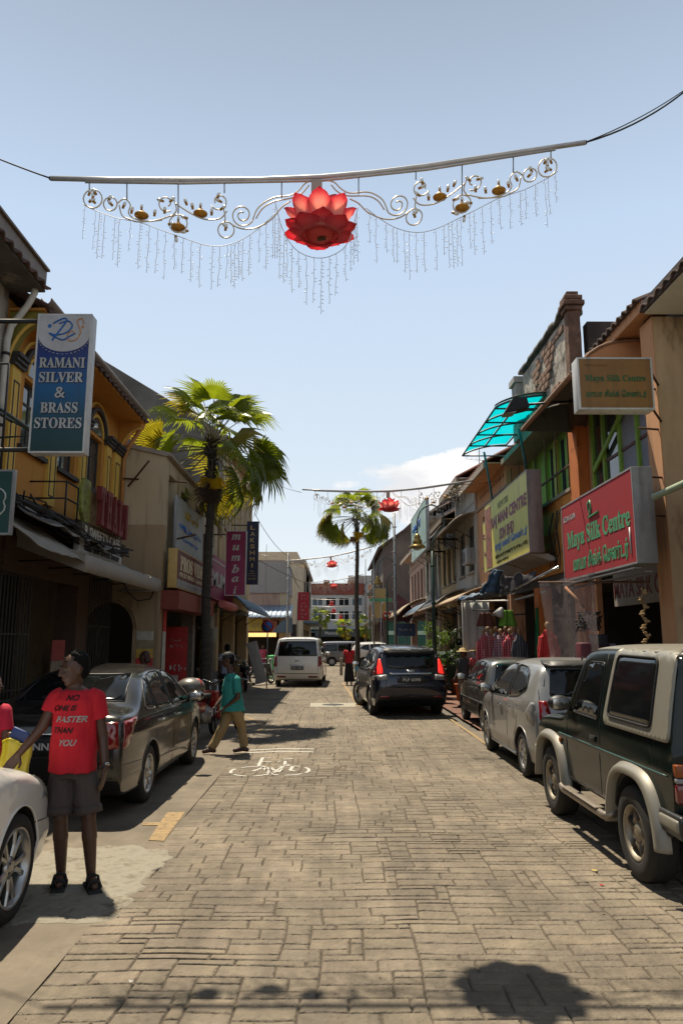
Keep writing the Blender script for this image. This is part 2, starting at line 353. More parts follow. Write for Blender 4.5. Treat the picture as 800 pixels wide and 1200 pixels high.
def pave(parent, x0, x1, y0, y1, cu, cv, sizes, zt, m, nmax, name, gap, dep=.014):
    nx, ny = round((x1 - x0) / cu), round((y1 - y0) / cv); cu = (x1 - x0) / nx; occ = [[0] * nx for _ in range(ny)]; rects = []
    for j in range(ny):
        for i in range(nx):
            if occ[j][i]: continue
            wv, hv = random.choice(sizes)
            while wv > 1 and (i + wv > nx or any(occ[j][i + q] for q in range(wv))): wv -= 1
            if i + wv == nx - 1 and not occ[j][nx - 1]: wv += 1
            while hv > 1 and (j + hv > ny or any(occ[j + p][i + q] for p in range(hv) for q in range(wv))): hv -= 1
            for p in range(hv):
                for q in range(wv): occ[j + p][i + q] = 1
            rects.append((x0 + i * cu, x0 + (i + wv) * cu, y0 + j * cv, y0 + (j + hv) * cv))
    def seen(r):
        X, Y = (r[0] + r[1]) / 2, (r[2] + r[3]) / 2
        return Y > 3.6 and abs(X / (Y * .985 - .31) * F) < 425
    rects.sort(key=lambda r: (not seen(r), r[2])); rest = MB(); rc = []
    for n_, r in enumerate(rects):
        if n_ < nmax: mb, cl = MB(), []
        else: mb, cl = rest, rc
        paver_mesh(mb, *r, zt, gap, cl, dep=dep, seg=3 if r[2] < 22 else 1)
        if n_ < nmax:
            o = mb.build(name, m, parent, fix=False); a = o.data.color_attributes.new('tint', 'FLOAT_COLOR', 'POINT')
            a.data.foreach_set('color', [c for q in cl for c in q])
    if rest.v:
        o = rest.build(name + '_field', m, parent, fix=False, kind='stuff'); a = o.data.color_attributes.new('tint', 'FLOAT_COLOR', 'POINT'); a.data.foreach_set('color', [c for q in rc for c in q])
pave(road, XL, XR, 2.4, 47, .082, .075, [(3, 2), (3, 1), (4, 2), (5, 2), (3, 2), (4, 1), (3, 2), (5, 1), (2, 1), (4, 2), (6, 2), (6, 1), (7, 2), (5, 2)], 0, PAVE, 290, 'paver', .0050)
pave(side, 2.95, 5.0, 15.3, 47, .22, .22, [(1, 1), (2, 1), (1, 2), (2, 2)], .012, BRK, 60, 'paving_slab', .005, .01)
def ribbon(pts, wd, z, mb):
    pts = [Vector((p[0], p[1], 0)) for p in pts]
    L_, R_ = [], []
    for i, p in enumerate(pts):
        t = (pts[min(i + 1, len(pts) - 1)] - pts[max(i - 1, 0)]).normalized(); n = Vector((-t.y, t.x, 0)) * wd / 2
        L_.append(p + n); R_.append(p - n)
    vs = [(v.x, v.y, z) for v in L_ + R_]; n = len(pts)
    mb.add(vs, [(i, i + n, i + 1 + n, i + 1) for i in range(n - 1)])
G = lambda x, y: P(x, y, Z=0)
mb = MB()       # the bicycle symbol with its bar
c1, c2 = G(296, 904), G(337, 903)
def arc(c, r, a0, a1, n=8): return [(c[0] + r * math.cos(R(a0 + (a1 - a0) * k / n)), c[1] + r * 1.25 * math.sin(R(a0 + (a1 - a0) * k / n))) for k in range(n + 1)]
for c, cuts in ((c1, [(8, 60), (75, 130), (150, 205), (222, 262), (280, 345)]), (c2, [(-30, 40), (60, 120), (140, 185), (205, 250), (268, 315)])):
    for a, b in cuts: ribbon(arc((c.x, c.y), .30, a, b), .045, .0045, mb)
for pl in ([(296, 904), (311, 899), (305, 898)], [(303, 897), (316, 905), (322, 904)], [(303, 897), (308, 888), (317, 888)], [(307, 893), (318, 893)], [(320, 906), (334, 897), (334, 892), (325, 893)], [(331, 890), (344, 889)], [(334, 896), (343, 898), (340, 903), (346, 904)], [(330, 901), (326, 905)]):
    q = [G(*p) for p in pl]; ribbon([(v.x, v.y) for v in q], .05, .0045, mb)
for a, b in (((290, 882.5), (367, 881.5)), ((291, 879.5), (368, 878))):
    a, b = G(*a), G(*b); ribbon([(a.x, a.y), ((a.x + b.x) / 2, (a.y + b.y) / 2 + .12), (b.x, b.y)], .08, .0045, mb)
mb.build('bicycle_marking', RPW, fix=False, kind='structure')
mb = MB()       # yellow paint along the kerb
for q in ([(217, 952), (196, 952), (174, 985), (192, 986)], ): mb.add([(G(*p).x, G(*p).y, .004) for p in q], [(0, 1, 2, 3)])
q = [G(188, 964), G(167, 964), G(167, 967.5), G(186, 967.5)]; mb.add([(v.x, v.y, .0045) for v in q], [(0, 1, 2, 3)])
mb.build('yellow_kerb_marking', RPY, fix=False, kind='structure')
mb = MB(); ribbon([(2.66, 8), (2.66, 22)], .07, .0005, mb)
ribbon([(v.x, v.y) for v in (G(287, 840), G(303, 846), G(310, 852), G(300, 858))], .1, .0045, mb)
ribbon([(v.x, v.y) for v in (G(401, 800), G(410, 812), G(420, 828))], .1, .0045, mb)
mb.build('yellow_edge_line', RPY, fix=False, kind='structure')
# pale patch under the man, ragged outline, thin
cen = G(108, 1034); n = 44; prng = []
for k, (x, y) in enumerate([(44, 998), (80, 993), (120, 992), (165, 992), (196, 1000), (196, 1010), (180, 1024), (160, 1046), (143, 1066), (120, 1080), (80, 1082), (40, 1083), (0, 1085), (0, 1040), (20, 1010)]):
    v = G(x, y); prng.append((v.x, v.y))
pp = interp([list(p) for p in prng + prng[:1]], 4)[:-1]
pp = [(x + .09 * noise.noise(Vector((x * 7, y * 7, 0))), y + .09 * noise.noise(Vector((x * 7, y * 7, 4)))) for x, y in pp]
m_ = len(pp); vs = [(x, y, 0.0005) for x, y in pp] + [(cen.x + (x - cen.x) * .96, cen.y + (y - cen.y) * .96, .009) for x, y in pp]
MB().add(vs, [(i, (i + 1) % m_, (i + 1) % m_ + m_, i + m_) for i in range(m_)] + [tuple(range(m_, 2 * m_))]).build('mortar_patch', PATCH, kind='structure')
# manhole in its pale ring
c = G(390, 826); mh = thing('manhole_cover', 'round iron manhole cover in a pale concrete surround in mid road', 'manhole cover', (c.x, c.y, 0))
MB().lathe([(.0, .010), (.30, .010), (.31, .004)], 28).build('cover', mat('cast_iron', (.06, .055, .05), .6, .4, bump=.8, bscale=30), mh, world=False)
mb = MB()
mb.prism([(-.62, -.66), (.62, -.66), (.66, .6), (-.66, .62)], 'z', -.01, .005); mb.build('surround', mat('manhole_surround', (.42, .39, .31), .8, bump=.3), mh, world=False)
c = G(478, 852)
# litter
for (x, y, cc, s_) in ((296, 833, 'pink', .06), (152, 1153, 'white', .02), (704, 1039, 'red', .03), (695, 1022, 'yellow', .04), (420, 906, 'white', .03)):
    v = G(x, y); o = MB().add([(v.x, v.y, .007), (v.x + s_, v.y + .01, .012), (v.x + s_ * .9, v.y + s_, .007), (v.x - .01, v.y + s_ * .8, .014)], [(0, 1, 2, 3)]).build('paper_scrap', mat('scrap_' + cc, {'pink': (.6, .3, .4), 'white': (.7, .7, .68), 'red': (.5, .03, .03), 'yellow': (.6, .45, .12)}[cc], .7), fix=False)
    tag(o, {296: 'pink paper scrap on the road beyond the bicycle marking', 152: 'tiny white paper scrap on pavers near the bottom of the road', 704: 'small red scrap on the pavers beside the rear wheel of the 4x4', 695: 'yellowish leaf scrap on the pavers beside the rear wheel of the 4x4', 420: 'small white scrap on the pavers right of the bicycle marking'}[x], 'litter')
# ---------------------------------------------------------------- cars
def rpoly(pts, r=.04, n=4):
    """2D polygon with rounded corners"""
    out = []; m = len(pts)
    for i in range(m):
        a, b, c = Vector(pts[i - 1]), Vector(pts[i]), Vector(pts[(i + 1) % m])
        d1, d2 = (a - b), (c - b); q = min(r, d1.length * .45, d2.length * .45); p1, p2 = b + d1.normalized() * q, b + d2.normalized() * q
        for k in range(n + 1):
            t = k / n; out.append(tuple(p1 * (1 - t) ** 2 + b * 2 * t * (1 - t) + p2 * t * t))
    return out
class Body:
    def __init__(s, S):
        s.S = S; s.L, s.W = S['L'], S['W']; s.rows = interp([list(r) for r in S['rows']], S.get('m', 5))
        mb = MB(); ns, nr = 20, 9; ring_n = None; rings = []
        for tx, tz, bx, bz, r in s.rows:
            T, B = Vector((tx, 0, tz)), Vector((bx, 0, bz)); Ln = max((T - B).length, .03); r = max(.02, min(r, Ln * .48)); rb = min(.06, Ln * .3)
            ds = [Ln] ; pts = []
            # from underside centre up the side to the top centre: (distance from top, y factor)
            pts.append((Ln, 0)); pts.append((Ln, .5))
            for k in range(4): a = k / 3 * PI / 2; pts.append((Ln - rb * (1 - math.cos(a)), .9 + .1 * math.sin(a)))
            lo, hi = r, Ln - rb
            for k in range(1, ns): pts.append((hi + (lo - hi) * k / ns, 1))
            for k in range(nr + 1): a = k / nr * PI / 2; pts.append((r * (1 - math.sin(a) ** (2 / 2.6)) if k else r, math.cos(a) ** (2 / 2.9) if k < nr else 0))
            ring = []
            for d, f in pts:
                p = T + (B - T) * (d / Ln); ring.append((p.x, f * s.wf(p.x, p.z), p.z))
            rings.append(ring)
        n = len(rings[0]); vs = []
        for rg in rings: vs += rg + [(x, -y, z) for x, y, z in rg[1:-1][::-1]]
        N_ = 2 * n - 2; fs = []
        for i in range(len(rings) - 1): fs += [(i * N_ + k, i * N_ + (k + 1) % N_, (i + 1) * N_ + (k + 1) % N_, (i + 1) * N_ + k) for k in range(N_)]
        fs += [tuple(range(N_))[::-1], tuple((len(rings) - 1) * N_ + k for k in range(N_))]
        mb.add(vs, fs, 0, True); s.me = mb.mesh('body')
        bm = bmesh.new(); bm.from_mesh(s.me); bmesh.ops.remove_doubles(bm, verts=bm.verts, dist=.0004); bmesh.ops.recalc_face_normals(bm, faces=bm.faces); bm.to_mesh(s.me)
        s.bvh = BVHTree.FromBMesh(bm); bm.free()
    def wf(s, x, z):
        S = s.S; h = s.W / 2; u = x / (s.L / 2)
        e = S.get('taper', (.10, .12)); k = e[1] if u > 0 else e[0]; w_ = h * (1 - k * abs(u) ** S.get('tp', 5))
        b = S['belt'][0] + (S['belt'][1] - S['belt'][0]) * (x + s.L / 2) / s.L
        w_ *= 1 - .05 * (1 - sst(.15, .45, z)) - .012 * sst(b - .3, b, z)
        if z > b: w_ -= S.get('step', .012) * sst(b, b + .03, z) + S['tumble'] * (z - b) * (1 + .25 * (z - b))
        cz = S.get('crease', b - .16) + .05 * (-x / s.L); w_ += .010 * math.exp(-((z - cz) / .035) ** 2)
        w_ += S.get('lower', .006) * math.exp(-((z - .42) / .05) ** 2)
        return w_
    def hit(s, u, v, view):
        o, d = {'L': ((u, 3, v), (0, -1, 0)), 'R': ((u, -3, v), (0, 1, 0)), 'B': ((-6, u, v), (1, 0, 0)), 'F': ((6, u, v), (-1, 0, 0)), 'T': ((u, v, 5), (0, 0, -1))}[view]
        p, n, _, _ = s.bvh.ray_cast(Vector(o), Vector(d))
        if p is None:
            p, n, _, _ = s.bvh.find_nearest(Vector(o) + Vector(d) * (3 if view in 'LR' else 4))
            p2, n, _, _ = s.bvh.find_nearest(Vector((u, s.W / 2 * (1 if view == 'L' else -1), v)) if view in 'LR' else (Vector(((-1 if view == 'B' else 1) * s.L / 2, u, v)) if view in 'BF' else Vector((u, v, 1.2)))); p = p2
        if n.dot(Vector(d)) > 0: n = -n
        return p, n
    def panel(s, poly, view, off=.004, mb=None, mi=0, fine=.11, bulge=0):
        bm = bmesh.new(); vs = [bm.verts.new((a, b, 0)) for a, b in poly]; bm.faces.new(vs); bmesh.ops.triangulate(bm, faces=bm.faces[:])
        for _ in range(6):
            lg = [e for e in bm.edges if e.calc_length() > fine]
            if not lg: break
            bmesh.ops.subdivide_edges(bm, edges=lg, cuts=1); bmesh.ops.triangulate(bm, faces=[f for f in bm.faces if len(f.verts) > 3])
        bd = [v for v in bm.verts if v.is_boundary]; nrm = {}
        for v in bm.verts:
            p, n = s.hit(v.co.x, v.co.y, view); nrm[v] = n; v.co = p + n * off + (n * bulge if not v.is_boundary else n * 0)
        ex = bmesh.ops.extrude_edge_only(bm, edges=[e for e in bm.edges if e.is_boundary])
        nv = [g for g in ex['geom'] if isinstance(g, bmesh.types.BMVert)]
        for v in nv:
            p, n, _, _ = s.bvh.find_nearest(v.co); v.co = p - (v.co - p).normalized() * .004 if (v.co - p).length > 1e-5 else p
        bm.verts.index_update(); mb = mb or MB()
        mb.add([v.co for v in bm.verts], [[v.index for v in f.verts] for f in bm.faces], mi, True); bm.free(); return mb
    def line(s, pts, view, r=.004, off=0, mb=None, n=5, mi=0, step=.1, closed=False):
        q = []; pts = list(pts) + ([pts[0]] if closed else [])
        for a, b in zip(pts[:-1], pts[1:]):
            m = max(1, int(math.dist(a, b) / step))
            for k in range(m): q.append((a[0] + (b[0] - a[0]) * k / m, a[1] + (b[1] - a[1]) * k / m))
        if not closed: q.append(pts[-1])
        P3 = []
        for u, v in q: p, nn = s.hit(u, v, view); P3.append(p + nn * off)
        mb = mb or MB(); return mb.tube(P3, r, n, mi, closed=closed)
def wheel_meshes(rad, wd, style, spokes, rimr, rim_m, seed=0):
    """tyre and rim about the y axis, outer face towards +y"""
    M = Matrix.Rotation(-PI / 2, 4, 'X'); t = MB(); h = wd / 2
    t.lathe([(rimr, -h * .9), (rimr + .02, -h), (rad - .05, -h * 1.02), (rad - .012, -h * .86), (rad, -h * .6), (rad, h * .6), (rad - .012, h * .86), (rad - .05, h * 1.02), (rimr + .02, h), (rimr, h * .9), (rimr - .005, 0)], 36, M)
    for k in range(3): t.lathe([(rad + .001, -h * .5 + k * h * .5 - .004), (rad + .003, -h * .5 + k * h * .5), (rad + .001, -h * .5 + k * h * .5 + .004)], 36, M)
    r = MB(); z1 = h * .82
    r.lathe([(rimr, h * .9), (rimr - .004, h * .95), (rimr - .018, h * .9), (rimr - .03, h * .3), (rimr - .03, -h * .5)], 36, M)
    r.lathe([(rimr - .03, h * .15), (.0, h * .15)], 24, M, mi=1)
    r.lathe([(rimr * .62, h * .16), (rimr * .6, h * .22), (.02, h * .22)], 20, M, mi=2)
    r.lathe([(.072, z1 * .55), (.07, z1 * .8), (.045, z1 * .93), (.0, z1 * .95)], 20, M)
    if style == 'steel':
        r.lathe([(rimr - .02, z1 * .5), (rimr - .05, z1 * .55), (.10, z1 * .85), (.06, z1 * .6)], 30, M)
        for k in range(spokes):
            a = 2 * PI * k / spokes + .3; c = Vector((math.cos(a), 0, math.sin(a))) * rimr * .64; c.y = z1 * .78
            r.lathe([(.001, .012), (.036, .012), (.048, -.002)], 12, Matrix.Translation(c) @ Matrix.Rotation(-a, 4, 'Y') @ Matrix.Diagonal((1.1, 1, .75, 1)) @ M, mi=1)
    else:
        for k in range(spokes):
            a0 = 2 * PI * k / spokes + seed
            for sgn in ((-1, 1) if style == 'twin' else (0,)):
                a = a0 + sgn * (.12); b = a0 + sgn * (.26 if style == 'twin' else 0)
                w0, w1 = (.016, .014) if style == 'twin' else (.034, .026)
                pr = []
                for (rr, aa, ww, zz) in ((.05, a, w0 * 1.2, z1 * .8), (rimr * .55, (a + b) / 2, w0, z1 * .86), (rimr - .018, b, w1 * 1.5, z1 * .86)):
                    d = Vector((math.cos(aa), 0, math.sin(aa))); e = Vector((-math.sin(aa), 0, math.cos(aa)))
                    pr.append([d * rr - e * ww + Vector((0, zz - .012, 0)), d * rr - e * ww * .6 + Vector((0, zz, 0)), d * rr + e * ww * .6 + Vector((0, zz, 0)), d * rr + e * ww + Vector((0, zz - .012, 0)), d * rr + Vector((0, zz - .04, 0))])
                vs = [p for q in pr for p in q]
                r.add(vs, [(i * 5 + j, i * 5 + (j + 1) % 5, (i + 1) * 5 + (j + 1) % 5, (i + 1) * 5 + j) for i in range(2) for j in range(5)] + [(0, 1, 2, 3, 4)])
        for k in range(5):
            a = 2 * PI * k / 5; r.ball((math.cos(a) * .045, z1 * .9, math.sin(a) * .045), .008, 5, 1)
    return t.mesh('tyre'), r.mesh('rim')
DISC = mat('brake_disc', (.09, .085, .08), .5, .6)
def car(name, label, cat, S, loc, heading, paint, plate=None, wheels=True, group=None):
    """heading: degrees of the nose measured from +Y, counter-clockwise"""
    th = thing(name, label, cat, loc, R(90 + heading), group); B = Body(S); S['B'] = B
    me = B.me; wr = S['wr']; arches = [(S['ra'], 1), (S['ra'], -1), (S['fa'], 1), (S['fa'], -1)]
    cut = MB(); M = Matrix.Rotation(PI / 2, 4, 'X')
    for x, sd in arches:
        cut.lathe([(.001, -.16), (wr + S.get('gap', .055), -.16), (wr + S.get('gap', .055), .16), (.001, .16)], 40, Matrix.Translation((x, sd * (S['W'] / 2 - .13), wr)) @ M)
    cm = cut.mesh('cut'); bm = bmesh.new(); bm.from_mesh(cm); bmesh.ops.remove_doubles(bm, verts=bm.verts, dist=.002); bmesh.ops.recalc_face_normals(bm, faces=bm.faces); bm.to_mesh(cm); bm.free()
    co = bpy.data.objects.new('cut', cm); WORK.collection.objects.link(co)
    me = evmesh(me, [('BOOLEAN', {'object': co, 'operation': 'DIFFERENCE', 'solver': 'EXACT'})]); bpy.data.objects.remove(co)
    me.materials.clear(); me.materials.append(paint); me.materials.append(BLK)
    for p in me.polygons:
        c = p.center; y = abs(c.y); p.material_index = 0
        for x, sd in arches:
            d = math.hypot(c.x - x, c.z - wr)
            if y < S['W'] / 2 - .02 and d < wr + S.get('gap', .055) + .002 and (y < S['W'] / 2 - .24 or abs(d - wr - S.get('gap', .055)) < .012): p.material_index = 1
        if c.z < .2 + S.get('under', 0) and abs(p.normal.z) > .8: p.material_index = 1
        p.use_smooth = True
    bm = bmesh.new(); bm.from_mesh(me)
    for e in bm.edges:
        if len(e.link_faces) == 2 and e.calc_face_angle(0) > R(38): e.smooth = False
    bm.to_mesh(me); bm.free()
    body = link('body', me, [paint], th, world=False)
    for s_, vw in ((1, 'L'), (-1, 'R')):
        for poly in S.get('side_glass', []):
            B.panel(rpoly(poly, .05), vw, .003).build('side_window', GLS, th, world=False)
            B.line(rpoly(poly, .05), vw, .008, .002, closed=True).build('window_trim', S.get('trimm', BLKP), th, world=False)
        for poly in S.get('pillar', []): B.panel(rpoly(poly, .02), vw, .002).build('door_pillar', PLA, th, world=False)
        for ln in S.get('seams', []): B.line(ln, vw, .0045, -.001).build('door_seam', BLKP, th, world=False)
        for (x, z) in S.get('handles', []):
            p, n = B.hit(x, z, vw); h = MB(); h.cbox(p + n * .022, (.17, .02, .026), ch=.008); h.cbox(p + n * .01 + Vector((.07, 0, 0)), (.03, .03, .02)); h.cbox(p + n * .01 - Vector((.07, 0, 0)), (.03, .03, .02)); h.build('door_handle', S.get('handlem', paint), th, world=False)
        if S.get('lip', 1):
            for x in (S['ra'], S['fa']):
                q = [(x + (wr + S.get('gap', .055) + .008) * math.cos(R(a)), wr + (wr + S.get('gap', .055) + .008) * math.sin(R(a))) for a in range(-8, 189, 7)]
                q = [p for p in q if p[1] > .2]
                B.line(q, vw, .011, -.002, step=1).build('wheel_arch', S.get('lipm', paint), th, world=False)
        if S.get('sill'):
            a, b, z = S['sill']; B.line([(a, z), (b, z)], vw, .02, 0, n=6).build('sill', S.get('sillm', paint), th, world=False)
        if S.get('rub'):
            z = S['rub']; B.line([(-S['L'] / 2 + .12, z), (S['L'] / 2 - .2, z)], vw, .016, .001, n=6).build('rubbing_strip', PLA, th, world=False)
        mx, mz = S['mirror']; p, n = B.hit(mx, mz, vw); o = MB(); c = p + Vector((.01, s_ * .13, .07))
        o.ball(c, (.075, .115, .075), 12); o.tube([p + Vector((0, 0, .0)), c], .025, 8)
        mr = o.build('door_mirror', S.get('mirm', paint), th, world=False)
        MB().cbox(c - Vector((.067, 0, 0)), (.012, .16, .10), ch=.004).build('mirror_glass', CHR, mr, world=False)
        for poly in S.get('tail', []):
            vwx, pl, m_ = poly
            if vwx == 'S': B.panel(rpoly(pl, .03), vw, .010, bulge=.006).build('tail_lamp', m_, th, world=False)
            else: B.panel([(y * s_, z) for y, z in rpoly(pl, .02)], vwx, .010, bulge=.006).build('tail_lamp', m_, th, world=False)
        for vwx, pl, m_ in S.get('head', []):
            if vwx == 'S': B.panel(rpoly(pl, .03), vw, .008, bulge=.006).build('headlight', m_, th, world=False)
            else: B.panel([(y * s_, z) for y, z in rpoly(pl, .02)], vwx, .008, bulge=.006).build('headlight', m_, th, world=False)
    for vw, poly, m_, nm, off in S.get('panels', []): B.panel(rpoly(poly, .04), vw, off).build(nm, m_, th, world=False)
    for vw, ln, m_, nm, r in S.get('lines', []): B.line(ln, vw, r, .001).build(nm, m_, th, world=False)
    tm, rm = wheel_meshes(*S['wheel'])
    tyre0 = None
    for (x, sd) in arches:
        w_ = bpy.data.objects.new('wheel', None); w_.empty_display_size = .1; COL.objects.link(w_); w_.parent = th; w_.location = (x, sd * (S['W'] / 2 - S['wheel'][1] / 2 - S.get('winset', .02)), wr)
        st = S.get('steer', 0) if x == S['fa'] else 0
        w_.rotation_euler = (0, random.uniform(0, 6), 0)
        w_.rotation_euler = (Matrix.Rotation(R(st) + (0 if sd > 0 else PI), 3, 'Z') @ Matrix.Rotation(random.uniform(0, 6), 3, 'Y')).to_euler()
        for m2, nm in ((tm, 'tyre'), (rm, 'rim')):
            if len(m2.materials) == 0:
                for mm in ([TYRE] if nm == 'tyre' else [S.get('rimm', ALU), BLKP, DISC]): m2.materials.append(mm)
            c = bpy.data.objects.new(nm, m2); COL.objects.link(c); c.parent = w_
    if plate:
        txt, y, z, vw, pw, ph = plate; p, n = B.hit(y, z, vw); nn = Vector((n.x, n.y, 0)).normalized() if abs(n.z) < .9 else Vector((-1, 0, 0))
        o = MB(); rt = Vector((0, 0, 1)).cross(nn).to_track_quat('X', 'Z').to_matrix(); o.cbox(p + nn * .02, (pw, .02, ph), rt, ch=.004); pl = o.build('number_plate', BLKP, th, world=False)
        text(txt, pw * .86, ph * .55, WHT, p + nn * .032, nn, pl, world=False, ex=.003, off=.02)
    return th
TYRE = mat('tyre_rubber', (.018, .017, .016), .82, var=.25, scale=12, bump=.15, dirt=('2c2721', .55, 7))
def paint(name, c, rough=.28, metal=.4, coat=1, dust=('8a7f6c', .66, 3)): return mat(name, c, rough, metal, var=.04, scale=2, coat=coat, dirt=dust)
CH = CHR
# --- dark grey sedan behind the man
S1 = dict(L=4.43, W=1.70, rows=[(-2.10, .30, -2.05, .27, .05), (-2.19, .42, -1.95, .22, .10), (-2.215, .60, -1.8, .2, .12), (-2.20, .80, -1.6, .19, .11), (-2.17, .97, -1.45, .19, .07), (-2.08, 1.055, -1.3, .19, .07), (-1.85, 1.075, -1.1, .19, .10), (-1.60, 1.13, -.95, .19, .12),
    (-1.25, 1.31, -.7, .19, .13), (-.85, 1.45, -.4, .19, .14), (-.3, 1.50, -.1, .19, .14), (.2, 1.485, .2, .19, .14), (.6, 1.39, .45, .19, .13), (.98, 1.2, .7, .19, .12), (1.32, 1.02, .95, .19, .11), (1.72, .93, 1.3, .19, .12), (2.02, .80, 1.6, .19, .12), (2.16, .64, 1.8, .2, .12), (2.2, .45, 1.95, .21, .1), (2.12, .28, 2.08, .24, .05)],
    belt=(.96, .90), tumble=.42, wr=.312, ra=-1.19, fa=1.41, wheel=(.312, .19, 'single', 9, .215, None), crease=.80, mirror=(.80, .95),
    side_glass=[[(-1.32, 1.02), (-1.12, 1.24), (-.92, 1.345), (-.85, 1.345), (-.92, 1.0)], [(-.84, .995), (-.78, 1.37), (-.5, 1.405), (-.12, 1.41), (-.12, .975)], [(-.04, .972), (-.04, 1.41), (.22, 1.395), (.5, 1.30), (.92, 1.04), (.98, .955)]],
    pillar=[[(-.12, .985), (-.12, 1.40), (-.04, 1.40), (-.04, .98)]],
    seams=[[(-1.0, .62), (-.88, .98)], [(-1.02, .60), (-.86, .42), (-.78, .24)], [(-.08, .97), (-.10, .24)], [(1.02, .93), (1.0, .5), (.96, .24)], [(-.78, .245), (.96, .245)], [(-2.18, .55), (-1.58, .52)], [(1.72, .55), (2.1, .5)]],
    handles=[(-.72, .86), (.15, .84)], handlem=CHR,
    tail=[('S', [(-2.10, .97), (-1.70, .99), (-1.84, .90), (-2.0, .72), (-2.13, .70)], REDL), ('B', [(.50, .70), (.54, .96), (.73, .97), (.75, .71)], REDL)],
    panels=[('B', [(-.6, 1.13), (-.5, 1.40), (.5, 1.40), (.6, 1.13)], GLS, 'rear_window', .003), ('F', [(-.66, 1.03), (-.5, 1.40), (.5, 1.40), (.66, 1.03)], GLS, 'windscreen', .003), ('B', [(-.4, .64), (-.4, .84), (.4, .84), (.4, .64)], PLA, 'plate_recess', .003), ('B', [(-.34, .84), (-.34, .875), (.34, .875), (.34, .84)], CHR, 'boot_garnish', .012)],
    lines=[('B', [(-.74, 1.0), (-.78, .62), (.78, .62), (.74, 1.0)], BLKP, 'boot_seam', .005), ('B', [(-.7, .42), (.7, .42)], BLKP, 'bumper_groove', .008), ('B', [(-.60, 1.13), (-.5, 1.40), (.5, 1.40), (.6, 1.13), (-.6, 1.13)], BLKP, 'window_seal', .010)])
ALU2 = mat('bright_alloy', (.55, .54, .52), .3, .8, dirt=('3a2f24', .6, 9)); S1['rimm'] = ALU2
S1['wheel'] = (.312, .19, 'twin', 7, .215, None)
P_GREY = paint('bronze_grey_paint', (.028, .026, .024), .2, .2, .5, dust=('4c463b', .68, 3)); 
car('parked_sedan', 'dark grey four door sedan parked behind the man in the red shirt', 'car', S1, (-2.93, 9.95, 0), -.5, P_GREY, ('WNN 72', 0, .74, 'B', .50, .13))
# --- white car at the edge, only its front corner and wheel in view
S2 = dict(S1); S2.update(wheel=(.335, .22, 'twin', 5, .25, None), wr=.335, gap=.04, tail=[], handlem=None, W=1.80, fa=1.42, plate=None,
    head=[('S', [(1.72, .86), (2.12, .74), (2.17, .62), (1.98, .66)], CLR), ('F', [(.45, .66), (.5, .76), (.80, .84), (.86, .68)], CLR)], mirror=(.80, .95))
S2['handlem'] = CHR; S2['mirror'] = (.1, .98); S2['rows'] = [list(r) for r in S1['rows']]; S2['panels'] = S1['panels'][:2]; S2['lines'] = []
P_WHITE = paint('white_paint', (1.05, 1.03, .98), .35, 0, .8, dust=('c9c2b2', .74, 2))
car('parked_white_car', 'white car at the near kerb with its wide five spoke front wheel in view', 'car', S2, (-2.96, 3.72, 0), 0, P_WHITE)
# --- silver hatchback, right
S3 = dict(L=3.72, W=1.665, rows=[(-1.76, .32, -1.7, .28, .05), (-1.84, .45, -1.6, .22, .1), (-1.86, .65, -1.45, .2, .12), (-1.83, .88, -1.3, .19, .13), (-1.76, 1.08, -1.15, .19, .13), (-1.66, 1.30, -1.05, .19, .14), (-1.56, 1.47, -.95, .19, .12), (-1.35, 1.525, -.8, .19, .13), (-.8, 1.55, -.5, .19, .14), (-.2, 1.545, -.1, .19, .14), (.2, 1.50, .2, .19, .14),
    (.55, 1.36, .45, .19, .13), (.9, 1.15, .65, .19, .12), (1.15, 1.02, .85, .19, .11), (1.45, .93, 1.1, .19, .12), (1.68, .80, 1.35, .19, .12), (1.80, .64, 1.5, .2, .12), (1.85, .46, 1.6, .21, .1), (1.78, .28, 1.72, .24, .05)],
    belt=(1.0, .90), tumble=.36, wr=.295, ra=-1.19, fa=1.25, wheel=(.295, .18, 'twin', 6, .195, None), crease=.84, mirror=(.68, .98), sill=(-.85, .92, .24), sillm=CHR,
    side_glass=[[(-1.30, 1.14), (-1.18, 1.37), (-.98, 1.43), (-.50, 1.455), (-.46, .99), (-1.0, 1.035)], [(-.37, .985), (-.40, 1.46), (-.05, 1.455), (.2, 1.41), (.5, 1.27), (.83, .985), (.86, .955)]],
    pillar=[[(-.46, .99), (-.50, 1.45), (-.40, 1.45), (-.37, .99)]],
    seams=[[(-.42, .98), (-.42, .24)], [(.84, .93), (.86, .5), (.82, .24)], [(-1.02, 1.03), (-.98, .66), (-.82, .5), (-.76, .24)], [(-.76, .25), (.82, .25)], [(1.48, .6), (1.8, .55)]],
    handles=[(-.80, .87), (-.05, .85)], handlem=CHR,
    tail=[('S', [(-1.72, .99), (-1.64, 1.01), (-1.52, .93), (-1.44, .83), (-1.54, .79), (-1.73, .77)], CLR), ('B', [(.56, .78), (.60, 1.02), (.70, 1.03), (.72, .79)], REDL)],
    panels=[('B', [(-.56, 1.08), (-.5, 1.42), (.5, 1.42), (.56, 1.08)], GLS, 'rear_window', .004), ('F', [(-.66, 1.02), (-.5, 1.42), (.5, 1.42), (.66, 1.02)], GLS, 'windscreen', .003), ('B', [(-.55, 1.43), (-.53, 1.49), (.53, 1.49), (.55, 1.43)], PLA, 'rear_spoiler', .05)],
    head=[('S', [(1.3, .92), (1.62, .84), (1.78, .66), (1.55, .68)], CLR)], mirm=PLA,
    lines=[('B', [(-.66, 1.44), (-.72, .62), (.72, .62), (.66, 1.44)], BLKP, 'hatch_seam', .005), ('B', [(-.7, .46), (.7, .46)], BLKP, 'bumper_groove', .008)])
S3['rimm'] = ALU2
P_SILV = paint('silver_paint', (.34, .34, .335), .4, .35, .6)
